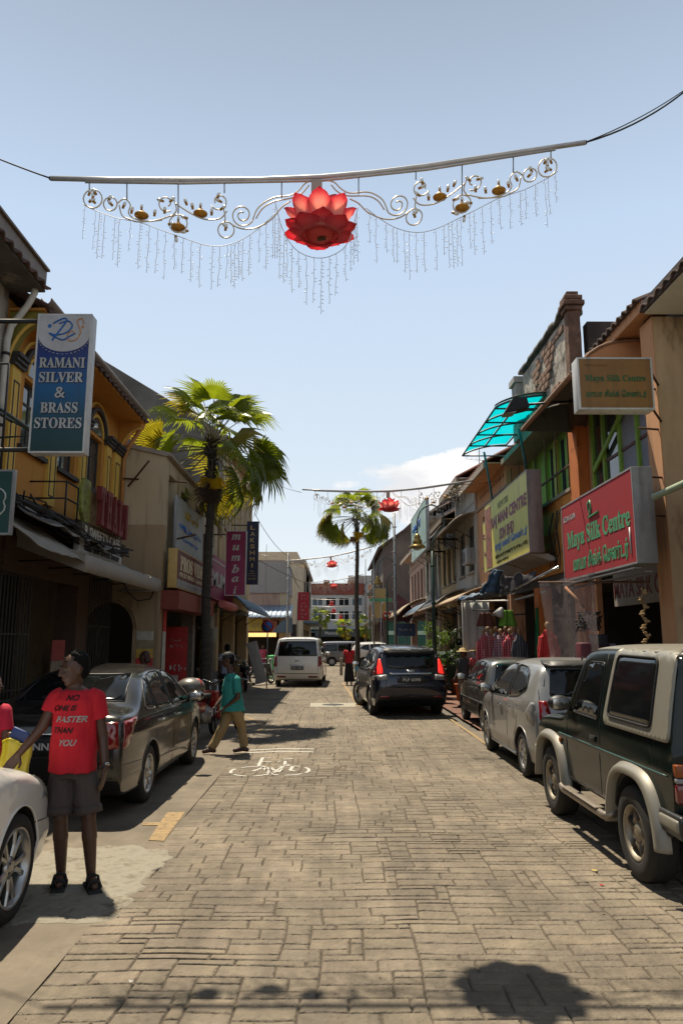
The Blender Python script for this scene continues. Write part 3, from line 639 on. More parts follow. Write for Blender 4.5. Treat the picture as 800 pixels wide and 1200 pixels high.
silver = car('silver_hatchback', 'silver hatchback parked between the green 4x4 and the small dark car', 'car', S3, (3.33, 11.45, 0), -.3, P_SILV, ('PJG 4312', 0, .5, 'B', .45, .12))
MB().tube([(-1.35, .0, 1.52), (-1.42, 0, 1.58)], .012, 6).build('aerial', PLA, silver, world=False)
# --- small dark grey car in front of it
S4 = dict(L=3.35, W=1.49, rows=[(-1.58, .32, -1.5, .28, .05), (-1.65, .45, -1.4, .24, .1), (-1.67, .62, -1.3, .22, .1), (-1.66, .84, -1.2, .22, .1), (-1.62, .96, -1.1, .22, .1), (-1.52, 1.2, -1.0, .22, .1), (-1.40, 1.38, -.9, .22, .1), (-1.2, 1.43, -.7, .22, .11), (-.6, 1.455, -.4, .22, .12), (-.1, 1.44, -.1, .22, .12), (.15, 1.40, .1, .22, .12),
    (.45, 1.22, .4, .22, .11), (.75, 1.0, .6, .22, .1), (.95, .92, .8, .22, .1), (1.35, .85, 1.1, .22, .1), (1.55, .76, 1.3, .22, .1), (1.64, .62, 1.4, .22, .1), (1.66, .45, 1.5, .24, .1), (1.6, .3, 1.55, .26, .05)],
    belt=(.93, .88), tumble=.30, wr=.26, ra=-1.05, fa=1.18, wheel=(.26, .155, 'single', 7, .165, None), crease=.74, mirror=(.58, .93), rub=.56, tp=8, taper=(.06, .1),
    side_glass=[[(-1.30, 1.0), (-1.22, 1.30), (-1.05, 1.35), (-.95, 1.35), (-.95, .97)], [(-.88, .965), (-.88, 1.36), (-.42, 1.365), (-.40, .95)], [(-.32, .95), (-.34, 1.365), (.05, 1.345), (.2, 1.28), (.62, .94)]],
    pillar=[[(-.40, .955), (-.42, 1.36), (-.34, 1.36), (-.32, .955)]], handles=[(-.72, .82), (-.12, .81)],
    seams=[[(-.36, .94), (-.38, .3)], [(.62, .9), (.62, .3)], [(-.93, .95), (-.9, .55), (-.75, .3)], [(-.75, .3), (.62, .3)]], mirm=PLA,
    tail=[('B', [(.5, .62), (.5, .84), (.68, .85), (.68, .62)], REDL), ('S', [(-1.58, .86), (-1.5, .86), (-1.5, .62), (-1.59, .62)], REDL)],
    panels=[('B', [(-.56, .98), (-.48, 1.34), (.48, 1.34), (.56, .98)], GLS, 'rear_window', .004), ('F', [(-.56, .93), (-.45, 1.34), (.45, 1.34), (.56, .93)], GLS, 'windscreen', .003)],
    head=[('S', [(1.3, .78), (1.58, .72), (1.62, .56), (1.4, .58)], AMB)], lines=[])
P_DKG = paint('dark_silver_paint', (.15, .155, .15), .32, .5)
car('small_grey_car', 'small dark grey hatchback parked foremost in the row along the clothes stall', 'car', S4, (3.66, 16.25, 0), 0, P_DKG)
# --- dark blue crossover, brake lights on, front wheels turned
S5 = dict(L=4.53, W=1.82, rows=[(-2.10, .36, -2.0, .32, .05), (-2.2, .5, -1.85, .24, .1), (-2.26, .68, -1.7, .22, .13), (-2.24, .90, -1.55, .22, .15), (-2.16, 1.06, -1.4, .22, .15), (-2.06, 1.26, -1.25, .22, .14), (-1.93, 1.5, -1.15, .22, .12), (-1.82, 1.60, -1.0, .22, .12), (-1.4, 1.655, -.8, .22, .14), (-.7, 1.685, -.4, .22, .15), (-.1, 1.67, 0, .22, .15), (.35, 1.58, .3, .22, .14),
    (.8, 1.36, .6, .22, .13), (1.2, 1.12, .9, .22, .12), (1.6, 1.03, 1.2, .22, .13), (1.95, .94, 1.5, .22, .13), (2.15, .8, 1.75, .22, .13), (2.25, .58, 1.9, .24, .12), (2.2, .4, 2.0, .26, .1), (2.1, .3, 2.05, .28, .05)],
    belt=(1.10, 1.0), tumble=.36, wr=.345, ra=-1.29, fa=1.33, wheel=(.345, .22, 'twin', 5, .225, None), crease=.93, mirror=(.85, 1.08), steer=24, gap=.05,
    side_glass=[[(-1.55, 1.26), (-1.35, 1.46), (-.95, 1.52), (-.95, 1.12)], [(-.87, 1.11), (-.87, 1.53), (-.2, 1.56), (-.2, 1.09)], [(-.1, 1.08), (-.1, 1.56), (.3, 1.5), (.6, 1.38), (1.0, 1.07)]],
    pillar=[[(-.2, 1.1), (-.2, 1.55), (-.1, 1.55), (-.1, 1.09)]], handles=[(-.75, .97), (.05, .96)], handlem=CHR,
    seams=[[(-.15, 1.07), (-.15, .3)], [(1.05, 1.0), (1.05, .3)], [(-.92, 1.1), (-.9, .7), (-.7, .3)]],
    tail=[('B', [(.66, 1.03), (.665, 1.12), (.70, 1.36), (.745, 1.34), (.79, 1.14), (.80, 1.0)], REDON), ('B', [(.55, .88), (.58, 1.0), (.87, .97), (.88, .86)], CLR), ('S', [(-2.06, 1.16), (-1.98, 1.14), (-1.92, .98), (-2.08, .95)], REDL), ('B', [(.52, .47), (.52, .51), (.74, .51), (.74, .47)], REDL)],
    panels=[('B', [(-.58, 1.16), (-.56, 1.44), (.56, 1.44), (.58, 1.16), (.3, 1.12), (-.3, 1.12)], GLS, 'rear_window', .004), ('F', [(-.7, 1.12), (-.55, 1.54), (.55, 1.54), (.7, 1.12)], GLS, 'windscreen', .003), ('B', [(-.62, 1.47), (-.60, 1.56), (.60, 1.56), (.62, 1.47)], PLA, 'rear_spoiler', .06),
        ('B', [(-.5, 1.00), (-.5, 1.03), (.5, 1.03), (.5, 1.00)], CHR, 'chrome_strip', .015), ('B', [(-.34, .80), (-.34, .98), (.34, .98), (.34, .80)], PLA, 'plate_recess', .003), ('B', [(-.75, .40), (-.78, .52), (.78, .52), (.75, .40)], PLA, 'bumper_insert', .006), ('B', [(-.10, 1.045), (-.10, 1.11), (.10, 1.11), (.10, 1.045)], CHR, 'badge', .012)],
    lines=[('B', [(-.66, 1.46), (-.62, 1.1), (-.6, .70), (.6, .70), (.62, 1.1), (.66, 1.46)], BLKP, 'hatch_seam', .006), ('T', [(-1.6, .55), (.1, .58)], PLA, 'roof_rail', .015), ('T', [(-1.6, -.55), (.1, -.58)], PLA, 'roof_rail', .015)])
P_BLUE = paint('dark_blue_paint', (.016, .020, .042), .2, .3, .6, dust=('4c463b', .70, 3)); S5['rimm'] = ALU2
S5['mirm'] = PLA
car('crossover_car', 'dark blue crossover pulling out with brake lights lit and front wheels turned', 'car', S5, (1.62, 19.95, 0), 4.5, P_BLUE, ('PLF 6090', 0, .88, 'B', .5, .13))
# --- white van
S6 = dict(L=5.12, W=1.92, rows=[(-2.42, .30, -2.3, .28, .05), (-2.50, .45, -2.2, .24, .08), (-2.54, .62, -2.1, .24, .08), (-2.54, .9, -2.0, .24, .1), (-2.51, 1.15, -1.9, .24, .1), (-2.44, 1.5, -1.8, .24, .1), (-2.34, 1.80, -1.7, .24, .1), (-2.22, 1.89, -1.5, .24, .1), (-1.5, 1.925, -1.0, .24, .12), (-.5, 1.93, -.4, .24, .12), (.6, 1.91, .5, .24, .12), (1.0, 1.8, .8, .24, .12),
    (1.5, 1.45, 1.2, .24, .12), (1.95, 1.15, 1.6, .24, .12), (2.3, 1.0, 1.9, .24, .12), (2.5, .8, 2.1, .24, .12), (2.56, .55, 2.25, .25, .1), (2.5, .32, 2.4, .28, .05)],
    belt=(1.12, 1.0), tumble=.17, wr=.33, ra=-1.55, fa=1.65, wheel=(.33, .2, 'single', 6, .2, None), crease=.98, mirror=(1.3, 1.15), tp=10, taper=(.05, .12), rimm=ALU2,
    side_glass=[[(-2.2, 1.18), (-2.15, 1.68), (-1.0, 1.72), (-1.0, 1.16)], [(-.9, 1.15), (-.9, 1.72), (.3, 1.72), (.3, 1.12)], [(.4, 1.1), (.4, 1.7), (.9, 1.62), (1.4, 1.12)]],
    handles=[(-.1, 1.0), (.55, 1.0)], tail=[('B', [(.80, .78), (.80, 1.16), (.90, 1.18), (.93, .78)], REDL), ('S', [(-2.42, 1.18), (-2.36, 1.16), (-2.36, .78), (-2.43, .78)], REDL), ('B', [(.45, .36), (.45, .42), (.8, .42), (.8, .36)], REDL)],
    panels=[('B', [(-.78, 1.18), (-.72, 1.76), (.72, 1.76), (.78, 1.18)], GLS, 'rear_window', .004), ('F', [(-.75, 1.15), (-.6, 1.75), (.6, 1.75), (.75, 1.15)], GLS, 'windscreen', .003), ('B', [(-.3, .83), (-.3, .86), (.3, .86), (.3, .83)], CHR, 'tailgate_handle', .02), ('B', [(-.09, .97), (-.09, 1.02), (.09, 1.02), (.09, .97)], CHR, 'badge', .012), ('B', [(-.78, .35), (-.78, .40), (-.42, .40), (-.42, .35)], PLA, 'bumper_vent', .005)],
    lines=[('B', [(-.84, 1.8), (-.80, .52), (.80, .52), (.84, 1.8)], BLKP, 'tailgate_seam', .006), ('B', [(-.88, .5), (.88, .5)], BLKP, 'bumper_groove', .008), ('T', [(-1.9, .66), (.4, .66)], PLA, 'roof_rail', .015), ('T', [(-1.9, -.66), (.4, -.66)], PLA, 'roof_rail', .015)])
car('white_van', 'white people carrier van driving away down the street', 'van', S6, (-1.42, 31.9, 0), -1.5, P_WHITE, ('PKY 4411', 0, .72, 'B', .5, .13))
# --- the cars crossing at the end
S7 = dict(S6); S7.update(L=4.4, W=1.7, rows=[[a * .86, b * .89, c * .86, d, e] for a, b, c, d, e in S6['rows']], belt=(1.0, .92), wr=.3, ra=-1.3, fa=1.35, wheel=(.3, .18, 'single', 7, .18, None), mirror=(1.1, 1.0), tail=[('S', [(-2.0, 1.1), (-1.9, 1.05), (-1.92, .85), (-2.02, .85)], REDL)], panels=[S6['panels'][1]], lines=[],
    side_glass=[[(-1.85, 1.08), (-1.75, 1.45), (-.95, 1.5), (-.95, 1.04)], [(-.85, 1.02), (-.85, 1.5), (.1, 1.5), (.1, 1.0)], [(.2, 1.0), (.2, 1.5), (.7, 1.42), (1.15, 1.0)]], handles=[(-.1, .9), (.3, .9)])
S7['panels'] = [('F', [(-.65, 1.05), (-.55, 1.5), (.55, 1.5), (.65, 1.05)], GLS, 'windscreen', .003)]
P_BRN = paint('brown_grey_paint', (.10, .085, .08), .3, .4)
c = P(404, 778, Z=0); car('crossing_mpv', 'brown grey people carrier crossing the end of the street', 'car', S7, (c.x + .35, 53.5, 0), -92, P_BRN)
S8 = dict(S5); S8['steer'] = 0; S8['tail'] = [S5['tail'][2]]; P_WH2 = P_WHITE
car('parked_white_hatchback', 'white car nose on behind the crossing people carrier beside the palm', 'car', S8, (3.1, 49.5, 0), -86, P_WHITE)
car('distant_silver_car', 'silver car seen between the white van and the crossing people carrier', 'car', dict(S3), (-1.7, 58.0, 0), 95, P_SILV)
# --- green and silver 4x4
S9 = dict(L=3.72, W=1.50, rows=[(-1.66, .52, -1.6, .48, .04), (-1.68, .66, -1.55, .44, .05), (-1.69, .85, -1.45, .42, .05), (-1.69, 1.03, -1.35, .42, .05), (-1.68, 1.10, -1.3, .42, .05), (-1.655, 1.4, -1.2, .42, .06), (-1.63, 1.64, -1.1, .42, .06), (-1.55, 1.725, -1.0, .42, .06), (-.9, 1.75, -.6, .42, .08), (-.2, 1.755, -.2, .42, .08), (.22, 1.735, .15, .42, .08),
    (.36, 1.66, .3, .42, .07), (.55, 1.38, .45, .42, .06), (.72, 1.12, .6, .42, .06), (.85, 1.07, .75, .42, .06), (1.3, 1.04, 1.0, .42, .07), (1.62, .99, 1.3, .42, .07), (1.74, .90, 1.45, .42, .06), (1.77, .7, 1.5, .44, .06), (1.74, .52, 1.6, .47, .04)],
    belt=(1.06, 1.06), tumble=.17, wr=.345, ra=-.98, fa=1.195, wheel=(.345, .22, 'steel', 5, .205, None), gap=.075, mirror=(.50, 1.12), tp=14, taper=(.03, .06), crease=.86, lip=0, mirm=PLA, under=.25, winset=-.03, step=.006,
    side_glass=[[(-.20, 1.10), (-.21, 1.60), (.16, 1.60), (.26, 1.55), (.50, 1.11)]],
    seams=[[(-.26, 1.68), (-.26, .48), (.62, .48), (.66, .62), (.66, 1.06)], [(.26, 1.62), (.66, 1.06)]], lower=0,
    tail=[], panels=[('B', [(-.55, 1.14), (-.52, 1.6), (.52, 1.6), (.55, 1.14)], GLS, 'rear_window', .004), ('F', [(-.6, 1.14), (-.54, 1.64), (.54, 1.64), (.6, 1.14)], GLS, 'windscreen', .003)],
    head=[], lines=[], handles=[], rimm=mat('dirty_steel_wheel', (.38, .33, .25), .45, .55, var=.2, dirt=('4a3623', .5, 8)))
P_GRN = paint('dark_green_paint', (.004, .010, .008), .16, .0, coat=.10, dust=('1c1a15', .66, 3)); P_GRN.node_tree.nodes['Principled BSDF'].inputs['Specular IOR Level'].default_value = .3; P_SLV = paint('champagne_silver', (.31, .29, .24), .5, .25, .3)
fz = car('green_off_roader', 'dark green short wheelbase 4x4 with silver canopy, wheel flares and side step', 'off-roader', S9, (3.06, 6.93, 0), 0, P_GRN)
B = S9['B']
for s_, vw in ((1, 'L'), (-1, 'R')):
    # silver canopy shell, with its quarter window
    shell = rpoly([(-1.62, 1.085), (-1.60, 1.68), (-1.50, 1.715), (-.47, 1.72), (-.44, 1.60), (-.36, 1.13), (-.42, 1.085)], .05)
    sh = B.panel(shell, vw, .018, fine=.06).build('canopy_side', P_SLV, fz, world=False)
    B.panel(rpoly([(-1.34, 1.16), (-1.34, 1.66), (-.55, 1.67), (-.47, 1.16)], .06), vw, .026).build('quarter_window', GLS, fz, world=False)
    B.line(rpoly([(-1.34, 1.16), (-1.34, 1.66), (-.55, 1.67), (-.47, 1.16)], .06), vw, .010, .024, closed=True).build('window_seal', BLK, fz, world=False)
    B.line([(-1.6, .865), (.9, .865)], vw, .007, .001).build('green_stripe', mat('teal_stripe', (.04, .12, .11), .4), fz, world=False)
    for x in (-.98, 1.195):      # broad silver wheel flare, open at the tyre
        prof = []; rr = .42
        path = [(rr * 1.02, -.16, 0), (rr, .10, 0)] 
        q = [(-1.10, -.02), (-1.05, .30), (-.92, .62), (-.70, .86), (-.35, .985), (.35, .985), (.70, .86), (.90, .62), (1.02, .30), (1.12, -.06)]
        q = [(x + a * rr * (1 if s_ else 1), .345 + b * rr * 1.02) for a, b in q]; q = [(r_[0], r_[1]) for r_ in interp([list(p) for p in q], 4)]
        mb = MB(); ring = []; cen = Vector((x, 0, .345))
        for (u, v) in q:
            p, n = B.hit(u, v, vw); y = s_ * (S9['W'] / 2); d = (Vector((u, 0, v)) - cen).normalized()
            def at(k, oy): return Vector((u, 0, v)) + d * k + Vector((0, y + s_ * oy, 0))
            ring.append([at(-.004, -.05), at(-.004, .055), at(.006, .068), at(.040, .064), at(.054, .052), at(.086, .004), at(.086, -.03)])
        vs = [p for r_ in ring for p in r_]; k = 7; n_ = len(ring)
        mb.add(vs, [(i * k + j, i * k + j + 1, (i + 1) * k + j + 1, (i + 1) * k + j) for i in range(n_ - 1) for j in range(k - 1)] + [tuple(range(k)), tuple((n_ - 1) * k + j for j in range(k))], 0, True)
        mb.build('wheel_flare', P_SLV, fz, world=False)
    p, n = B.hit(-.10, .93, vw); MB().cbox(p + n * .008, (.13, .014, .05), ch=.004).cbox(p + n * .016, (.10, .012, .018), ch=.003).build('door_handle', PLA, fz, world=False)
    p, n = B.hit(.86, .80, vw); MB().cbox(p + n * .01, (.05, .02, .035), ch=.005).build('side_indicator', AMB, fz, world=False)
    mb = MB(); y = s_ * .81; mb.tube([(-.52, s_ * .70, .40), (-.50, y, .36), (-.45, y, .355), (.66, y, .355), (.72, y, .37), (.74, s_ * .7, .42)], .034, 12); mb.cbox((.12, y, .392), (.95, .085, .01), ch=.003)
    mb.build('side_step', mat('scuffed_alloy', (.42, .36, .30), .45, .7, dirt=('4b3a2c', .55, 6)), fz, world=False)
    # tail light cluster, wraps the corner
    for z0, z1, m_, nm in ((.87, .96, mat('dull_amber', (.30, .07, .01), .3), 'indicator_lamp'), (.83, .87, CLR, 'reversing_lamp'), (.70, .83, mat('dark_red_lamp', (.16, .006, .01), .2, coat=1), 'tail_lamp')):
        MB().cbox((-1.685, s_ * .655, (z0 + z1) / 2), (.07, .17, z1 - z0 - .004), ch=.012).build(nm, m_, fz, world=False)
    MB().cbox((-1.22, s_ * .66, .30), (.02, .22, .30), Matrix.Rotation(.12, 3, 'Y'), ch=.004).build('mud_flap', BLK, fz, world=False)
mb = MB(); mb.cbox((-1.74, 0, .55), (.16, 1.52, .16), ch=.035); mb.cbox((-1.62, .745, .56), (.34, .05, .15), ch=.02); mb.cbox((-1.62, -.745, .56), (.34, .05, .15), ch=.02); mb.build('rear_bumper', mat('worn_black_bumper', (.03, .03, .03), .4, coat=.3, dirt=('6b6459', .6, 5)), fz, world=False)
for s_ in (1, -1): MB().cbox((-1.62, s_ * .755, .565), (.30, .055, .085), ch=.02).build('bumper_corner', P_SLV, fz, world=False)
mb = MB(); mb.cbox((1.80, 0, .55), (.14, 1.54, .16), ch=.03); mb.build('front_bumper', P_SLV, fz, world=False)
mb = MB(); mb.lathe([(.0, .10), (.30, .10), (.36, .06), (.37, 0), (.36, -.10), (.30, -.12), (0, -.12)], 32, Matrix.Translation((-1.84, 0, .95)) @ Matrix.Rotation(-PI / 2, 4, 'Y')); mb.build('spare_wheel', BLK, fz, world=False)
B.panel(rpoly([(-1.60, -.60), (-1.60, .60), (.22, .56), (.22, -.56)], .08), 'T', .012).build('silver_roof', P_SLV, fz, world=False)
MB().box(-1.4, 1.5, -.45, .45, .28, .43).build('chassis', BLK, fz, world=False)
K = .95
# ---------------------------------------------------------------- the shophouses
M_YEL = mat('ochre_plaster', (.46, .20, .03), .85, var=.10, scale=1.5, bump=.15, dirt=('5b3a1c', .64, 1.2))
M_PAN = mat('pale_yellow_paint', (.60, .38, .07), .8, var=.08, dirt=('6d5530', .64, 2))
M_MLD = mat('dark_moulding', (.035, .03, .028), .7, var=.2)
M_WHT = mat('stained_white_plaster', (.40, .37, .32), .9, var=.15, scale=1.6, bump=.2, dirt=('4a3a2c', .50, 1.4))
M_BGE = mat('beige_plaster', (.33, .235, .135), .9, var=.08, scale=1.2, bump=.15, dirt=('3d3123', .53, 1.5), stretch=(1, 1, .4))
M_BGL = mat('cream_plaster', (.46, .37, .24), .9, var=.07, scale=1.2, bump=.15, dirt=('55452f', .53, 1.5), stretch=(1, 1, .3))
M_MOS = mat('weathered_firewall', (.10, .095, .088), .95, var=.4, scale=1.2, bump=.4, dirt=('a59c8c', .56, 1.6))
M_TAN = mat('tan_plaster', (.42, .31, .17), .9, var=.1, dirt=('5c4d35', .6, 1.6), stretch=(1, 1, .3))
M_PCH = mat('peach_plaster', (.58, .30, .15), .88, var=.1, scale=2, bump=.15, dirt=('6e4a32', .60, 1.8), stretch=(1, 1, .25))
M_PCB = mat('peach_board', (.52, .24, .11), .8, var=.1, dirt=('5a3724', .62, 3))
M_ORG = mat('orange_stained_plaster', (.62, .25, .05), .9, var=.18, scale=2, bump=.2, dirt=('3b2413', .55, 1.6), stretch=(1.5, 1.5, .22))
M_OR2 = mat('burnt_orange_plaster', (.56, .16, .035), .9, var=.2, scale=2, dirt=('33190d', .56, 2))
M_GRY = mat('grey_plaster', (.27, .245, .22), .9, var=.12, scale=1.5, dirt=('3d352e', .56, 1.5), stretch=(1, 1, .3))
M_LGR = mat('light_grey_plaster', (.38, .35, .32), .9, var=.10, scale=1.5, dirt=('5a4e43', .58, 1.5), stretch=(1, 1, .3))
M_PNK = mat('pinkish_plaster', (.42, .29, .24), .9, var=.1, scale=1.5, dirt=('5a473c', .6, 1.5))
M_CRM = mat('pale_cream_plaster', (.48, .40, .28), .9, var=.08, scale=1.5, dirt=('6b5a44', .62, 1.5))  # a paler cream, the plaster's own colour
M_TIL = mat('clay_roof_tiles', (.09, .05, .04), .9, var=.35, scale=9, dirt=('2a2420', .5, 2))
M_TL2 = mat('red_roof_tiles', (.17, .06, .038), .9, var=.3, scale=9, dirt=('2c211c', .55, 2))
M_SOF = mat('white_soffit', (.55, .52, .46), .8, var=.05)
CAPG = mat('greenish_rim', (.30, .36, .24), .7)
M_WH2 = mat('off_white_stained', (.46, .43, .38), .9, var=.12, scale=1.5, dirt=('4a4038', .52, 1.3), stretch=(1, 1, .3))
M_CAP = mat('cut_cornice', (.30, .25, .2), .9, var=.2)
M_DRK = mat('painted_interior_shade', (.022, .017, .013), .95, var=.3)  # near black: the shade of the interiors is put into the colour
M_INT = mat('interior_wall', (.06, .05, .037), .9, var=.2)
M_WOD = mat('brown_timber', (.075, .038, .022), .7, var=.25, scale=4, stretch=(1, 1, 6))
M_AWG = mat('grey_awning_cloth', (.27, .24, .20), .85, var=.1, scale=3, dirt=('40362c', .60, 2))
M_AWB = mat('blue_awning_sheet', (.08, .13, .19), .6, var=.15, dirt=('3e3c3a', .6, 2))
M_RAW = mat('red_brown_fascia', (.19, .035, .02), .7, var=.15, dirt=('33201a', .6, 3))
M_LIM = mat('lime_green_paint', (.22, .38, .05), .7, var=.12, dirt=('39421c', .62, 3))
M_COR = mat('corrugated_iron', (.25, .235, .21), .55, .5, var=.15, scale=3, dirt=('5a3f2a', .52, 2.5))
M_TEA = mat('teal_polycarbonate', (.03, .62, .60), .25, var=.05, trans=0, alpha=1)
M_PLS = mat('flaking_plaster', (.40, .36, .30), .95, var=.25, scale=4, bump=.6, bscale=10, dirt=('2a241e', .48, 1.8))
M_BRI = mat('bare_brick', (.24, .12, .075), .95, var=.35, scale=7, bump=.5, bscale=22, dirt=('8b8577', .5, 2.2))
M_SHT = mat('blue_grey_shutter', (.10, .14, .16), .8, var=.2, dirt=('3c3730', .6, 3))
M_STP = mat('striped_sheet', (.33, .25, .16), .7, var=.2, scale=2)
M_BLK = mat('painted_cavity_shade', (.008, .008, .008), 1)  # flat black for holes and gaps, their shade put into the colour
# polycarbonate glows with the sun behind it
nt_ = M_TEA.node_tree; b_ = nt_.nodes['Principled BSDF']; tr_ = nt_.nodes.new('ShaderNodeBsdfTranslucent'); tr_.inputs[0].default_value = (.02, .64, .70, 1)
mx_ = nt_.nodes.new('ShaderNodeMixShader'); mx_.inputs[0].default_value = .78; nt_.links.new(b_.outputs[0], mx_.inputs[1]); nt_.links.new(tr_.outputs[0], mx_.inputs[2])
tp_ = nt_.nodes.new('ShaderNodeBsdfTransparent'); tp_.inputs[0].default_value = (.06, .78, .82, 1); m2_ = nt_.nodes.new('ShaderNodeMixShader'); m2_.inputs[0].default_value = .35
nt_.links.new(mx_.outputs[0], m2_.inputs[1]); nt_.links.new(tp_.outputs[0], m2_.inputs[2]); nt_.links.new(m2_.outputs[0], nt_.nodes['Material Output'].inputs[0])

def wall_x(mb, xa, xb, y0, y1, z0, z1, ops, mi=0):
    """wall slab between x=xa..xb with rectangular openings (ya,yb,za,zb)"""
    ys = sorted({y0, y1, *[o[0] for o in ops], *[o[1] for o in ops]})
    for a, b in zip(ys[:-1], ys[1:]):
        cuts = sorted([(o[2], o[3]) for o in ops if o[0] <= a + 1e-6 and o[1] >= b - 1e-6]); z = z0
        for c, d in cuts:
            if c > z + .002: mb.box(min(xa, xb), max(xa, xb), a, b, z, c, mi)
            z = d
        if z < z1 - .002: mb.box(min(xa, xb), max(xa, xb), a, b, z, z1, mi)
def window(par, side, xf, ya, yb, za, zb, fm, pm, style='casement', depth=.10, sill=None):
    """side +1: facade looks towards +x (left row); -1: towards -x (right row)"""
    x = xf - side * depth; t = .05; W = MB()
    W.box(x - .02, x + .02, ya, yb, za, za + t); W.box(x - .02, x + .02, ya, yb, zb - t, zb); W.box(x - .02, x + .02, ya, ya + t, za + t, zb - t); W.box(x - .02, x + .02, yb - t, yb, za + t, zb - t)
    ym = (ya + yb) / 2
    W.box(x - .018, x + .018, ym - .02, ym + .02, za + t, zb - t); zq = za + (zb - za) * .68
    W.box(x - .016, x + .016, ya + t, yb - t, zq - .018, zq + .018)
    wf = W.build('window', fm, par)
    if style == 'casement':
        for a, b in ((ya + t, ym - .02), (ym + .02, yb - t)):
            for c, d in ((za + t, zq - .018), (zq + .018, zb - t)): MB().box(x - .004, x + .004, a, b, c, d).build('pane', pm, wf)
    elif style == 'louvre':
        for a, b in ((ya + t, ym - .02), (ym + .02, yb - t)):
            m = MB(); k = int((zb - za - .1) / .07)
            for i in range(k):
                z = za + .05 + (i + .5) * (zb - za - .1) / k; m.cbox((x, (a + b) / 2, z), (.012, b - a, .06), Matrix.Rotation(side * .6, 3, 'Y'))
            m.build('louvre', pm, wf, kind='stuff')
    if sill: MB().box(min(xf - side * .02, xf + side * .07), max(xf - side * .02, xf + side * .07), ya - .08, yb + .08, za - .07, za - .002).build('sill', sill, par)
    return wf
def corr(par, name, m, fn, n, nv=4, amp=.018, th=.006, kind=None):
    """corrugated sheet: fn(u,v) base surface, waves along u"""
    g = MB(); e = 1e-3
    def f(u, v):
        p = Vector(fn(u, v)); a = Vector(fn(min(u + e, 1), v)) - Vector(fn(max(u - e, 0), v)); b = Vector(fn(u, min(v + e, 1))) - Vector(fn(u, max(v - e, 0))); q = a.cross(b).normalized()
        return p + q * amp * math.cos(u * n * 2 * PI)
    g.grid(f, n * 6, nv, 0, True, th); return g.build(name, m, par)
def gable(mb, y, yt, pts, mi=0): mb.prism(pts, 'y', y, yt, mi)
def shophouse(name, label, side, xf, y0, y1, zf, ze, wm, wins=(), depth=9, fm=PLA, pm=GLS2, style='casement', eave=.55, roofm=M_TIL, piers=(), sill=M_CAP, back=1.9, gr=None, ridge=2.4, roofn=None, end=True, cornice=None, pierm=None, slabz=None, group=None):
    th = thing(name, label, 'building', (xf, (y0 + y1) / 2, 0), 0, group); s = side; bx = xf - s * .22
    up = MB(); wall_x(up, xf, bx, y0, y1, zf, ze, wins); up.build('upper_wall', wm, th)
    for w_ in wins: window(th, s, xf, *w_, fm, pm, style, sill=sill)
    rm = MB(); rm.box(*sorted((bx - s * .5, bx - s * .52)), y0 + .1, y1 - .1, zf, ze); rm.build('room_shade_panel', M_DRK, th)  # dark sheet behind the windows, painted to stand for the room's shade
    # party walls of full depth, pitched like the roof behind
    if end:
        for ya, yb in ((y0, y0 + .2), (y1 - .2, y1)):
            g = MB(); gable(g, ya, yb, [(bx - s * .003, zf), (bx - s * .003, ze - .02), (bx - s * 4.2, ze + ridge - .05), (bx - s * depth, ze - .02), (bx - s * depth, 0), (bx - s * (back), 0), (bx - s * back, zf)]); g.build('party_wall', wm, th)
    sl = MB(); sl.box(*sorted((xf, xf - s * (back + .3))), y0, y1, slabz or zf - .16, zf - .003); sl.build('floor_slab', M_INT, th)
    n = roofn or max(6, int((y1 - y0) / .24))
    corr(th, 'roof', roofm, lambda u, v: (xf + s * eave - s * v * (eave + 4.3), y0 - .02 + (y1 - y0 + .04) * u, ze - .12 + (ridge + .22) * v), n, 3, .03, .03)
    MB().grid(lambda u, v: (bx - s * 4.1 - s * v * (depth - 3.8), y0 + (y1 - y0) * u, ze + ridge + .02 - (ridge + .22) * v), 2, 2, th=.05).build('rear_roof', roofm, th)
    sf = MB(); sf.box(*sorted((xf + s * .003, xf + s * (eave - .06))), y0, y1, ze - .17, ze - .135); sf.build('soffit', gr or wm, th)
    for (ya, yb) in (piers or ((y0, y0 + .4), (y1 - .4, y1))):
        MB().box(*sorted((xf, xf - s * .38)), ya, yb, 0, zf - .165).build('pier', pierm or wm, th)
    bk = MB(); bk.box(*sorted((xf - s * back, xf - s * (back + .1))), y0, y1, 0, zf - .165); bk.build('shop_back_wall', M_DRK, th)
    fl = MB(); fl.box(*sorted((xf + s * .02, xf - s * back)), y0, y1, 0, .14); fl.build('walkway_floor', CONC, th)
    if cornice:
        for z, o, h in cornice[1]: MB().box(*sorted((xf + s * .002, xf + s * o)), y0 + .01, y1 - .01, z, z + h).build('cornice', cornice[0], th)
    return th
def gutter(par, x, y0, y1, z, m, r=.07):
    MB().grid(lambda u, v: (x + r * math.cos(PI + v * PI), y0 + (y1 - y0) * u, z + r * 1.3 * math.sin(PI + v * PI)), 8, 8, th=.008).build('gutter', m, par)
M_GUT = mat('weathered_gutter', (.17, .13, .10), .6, .2, var=.2, dirt=('6b6157', .6, 4))
M_OPI = mat('orange_pipe', (.42, .19, .05), .6)
M_WPI = mat('white_pipe', (.5, .48, .43), .5, dirt=('6e6250', .6, 5))

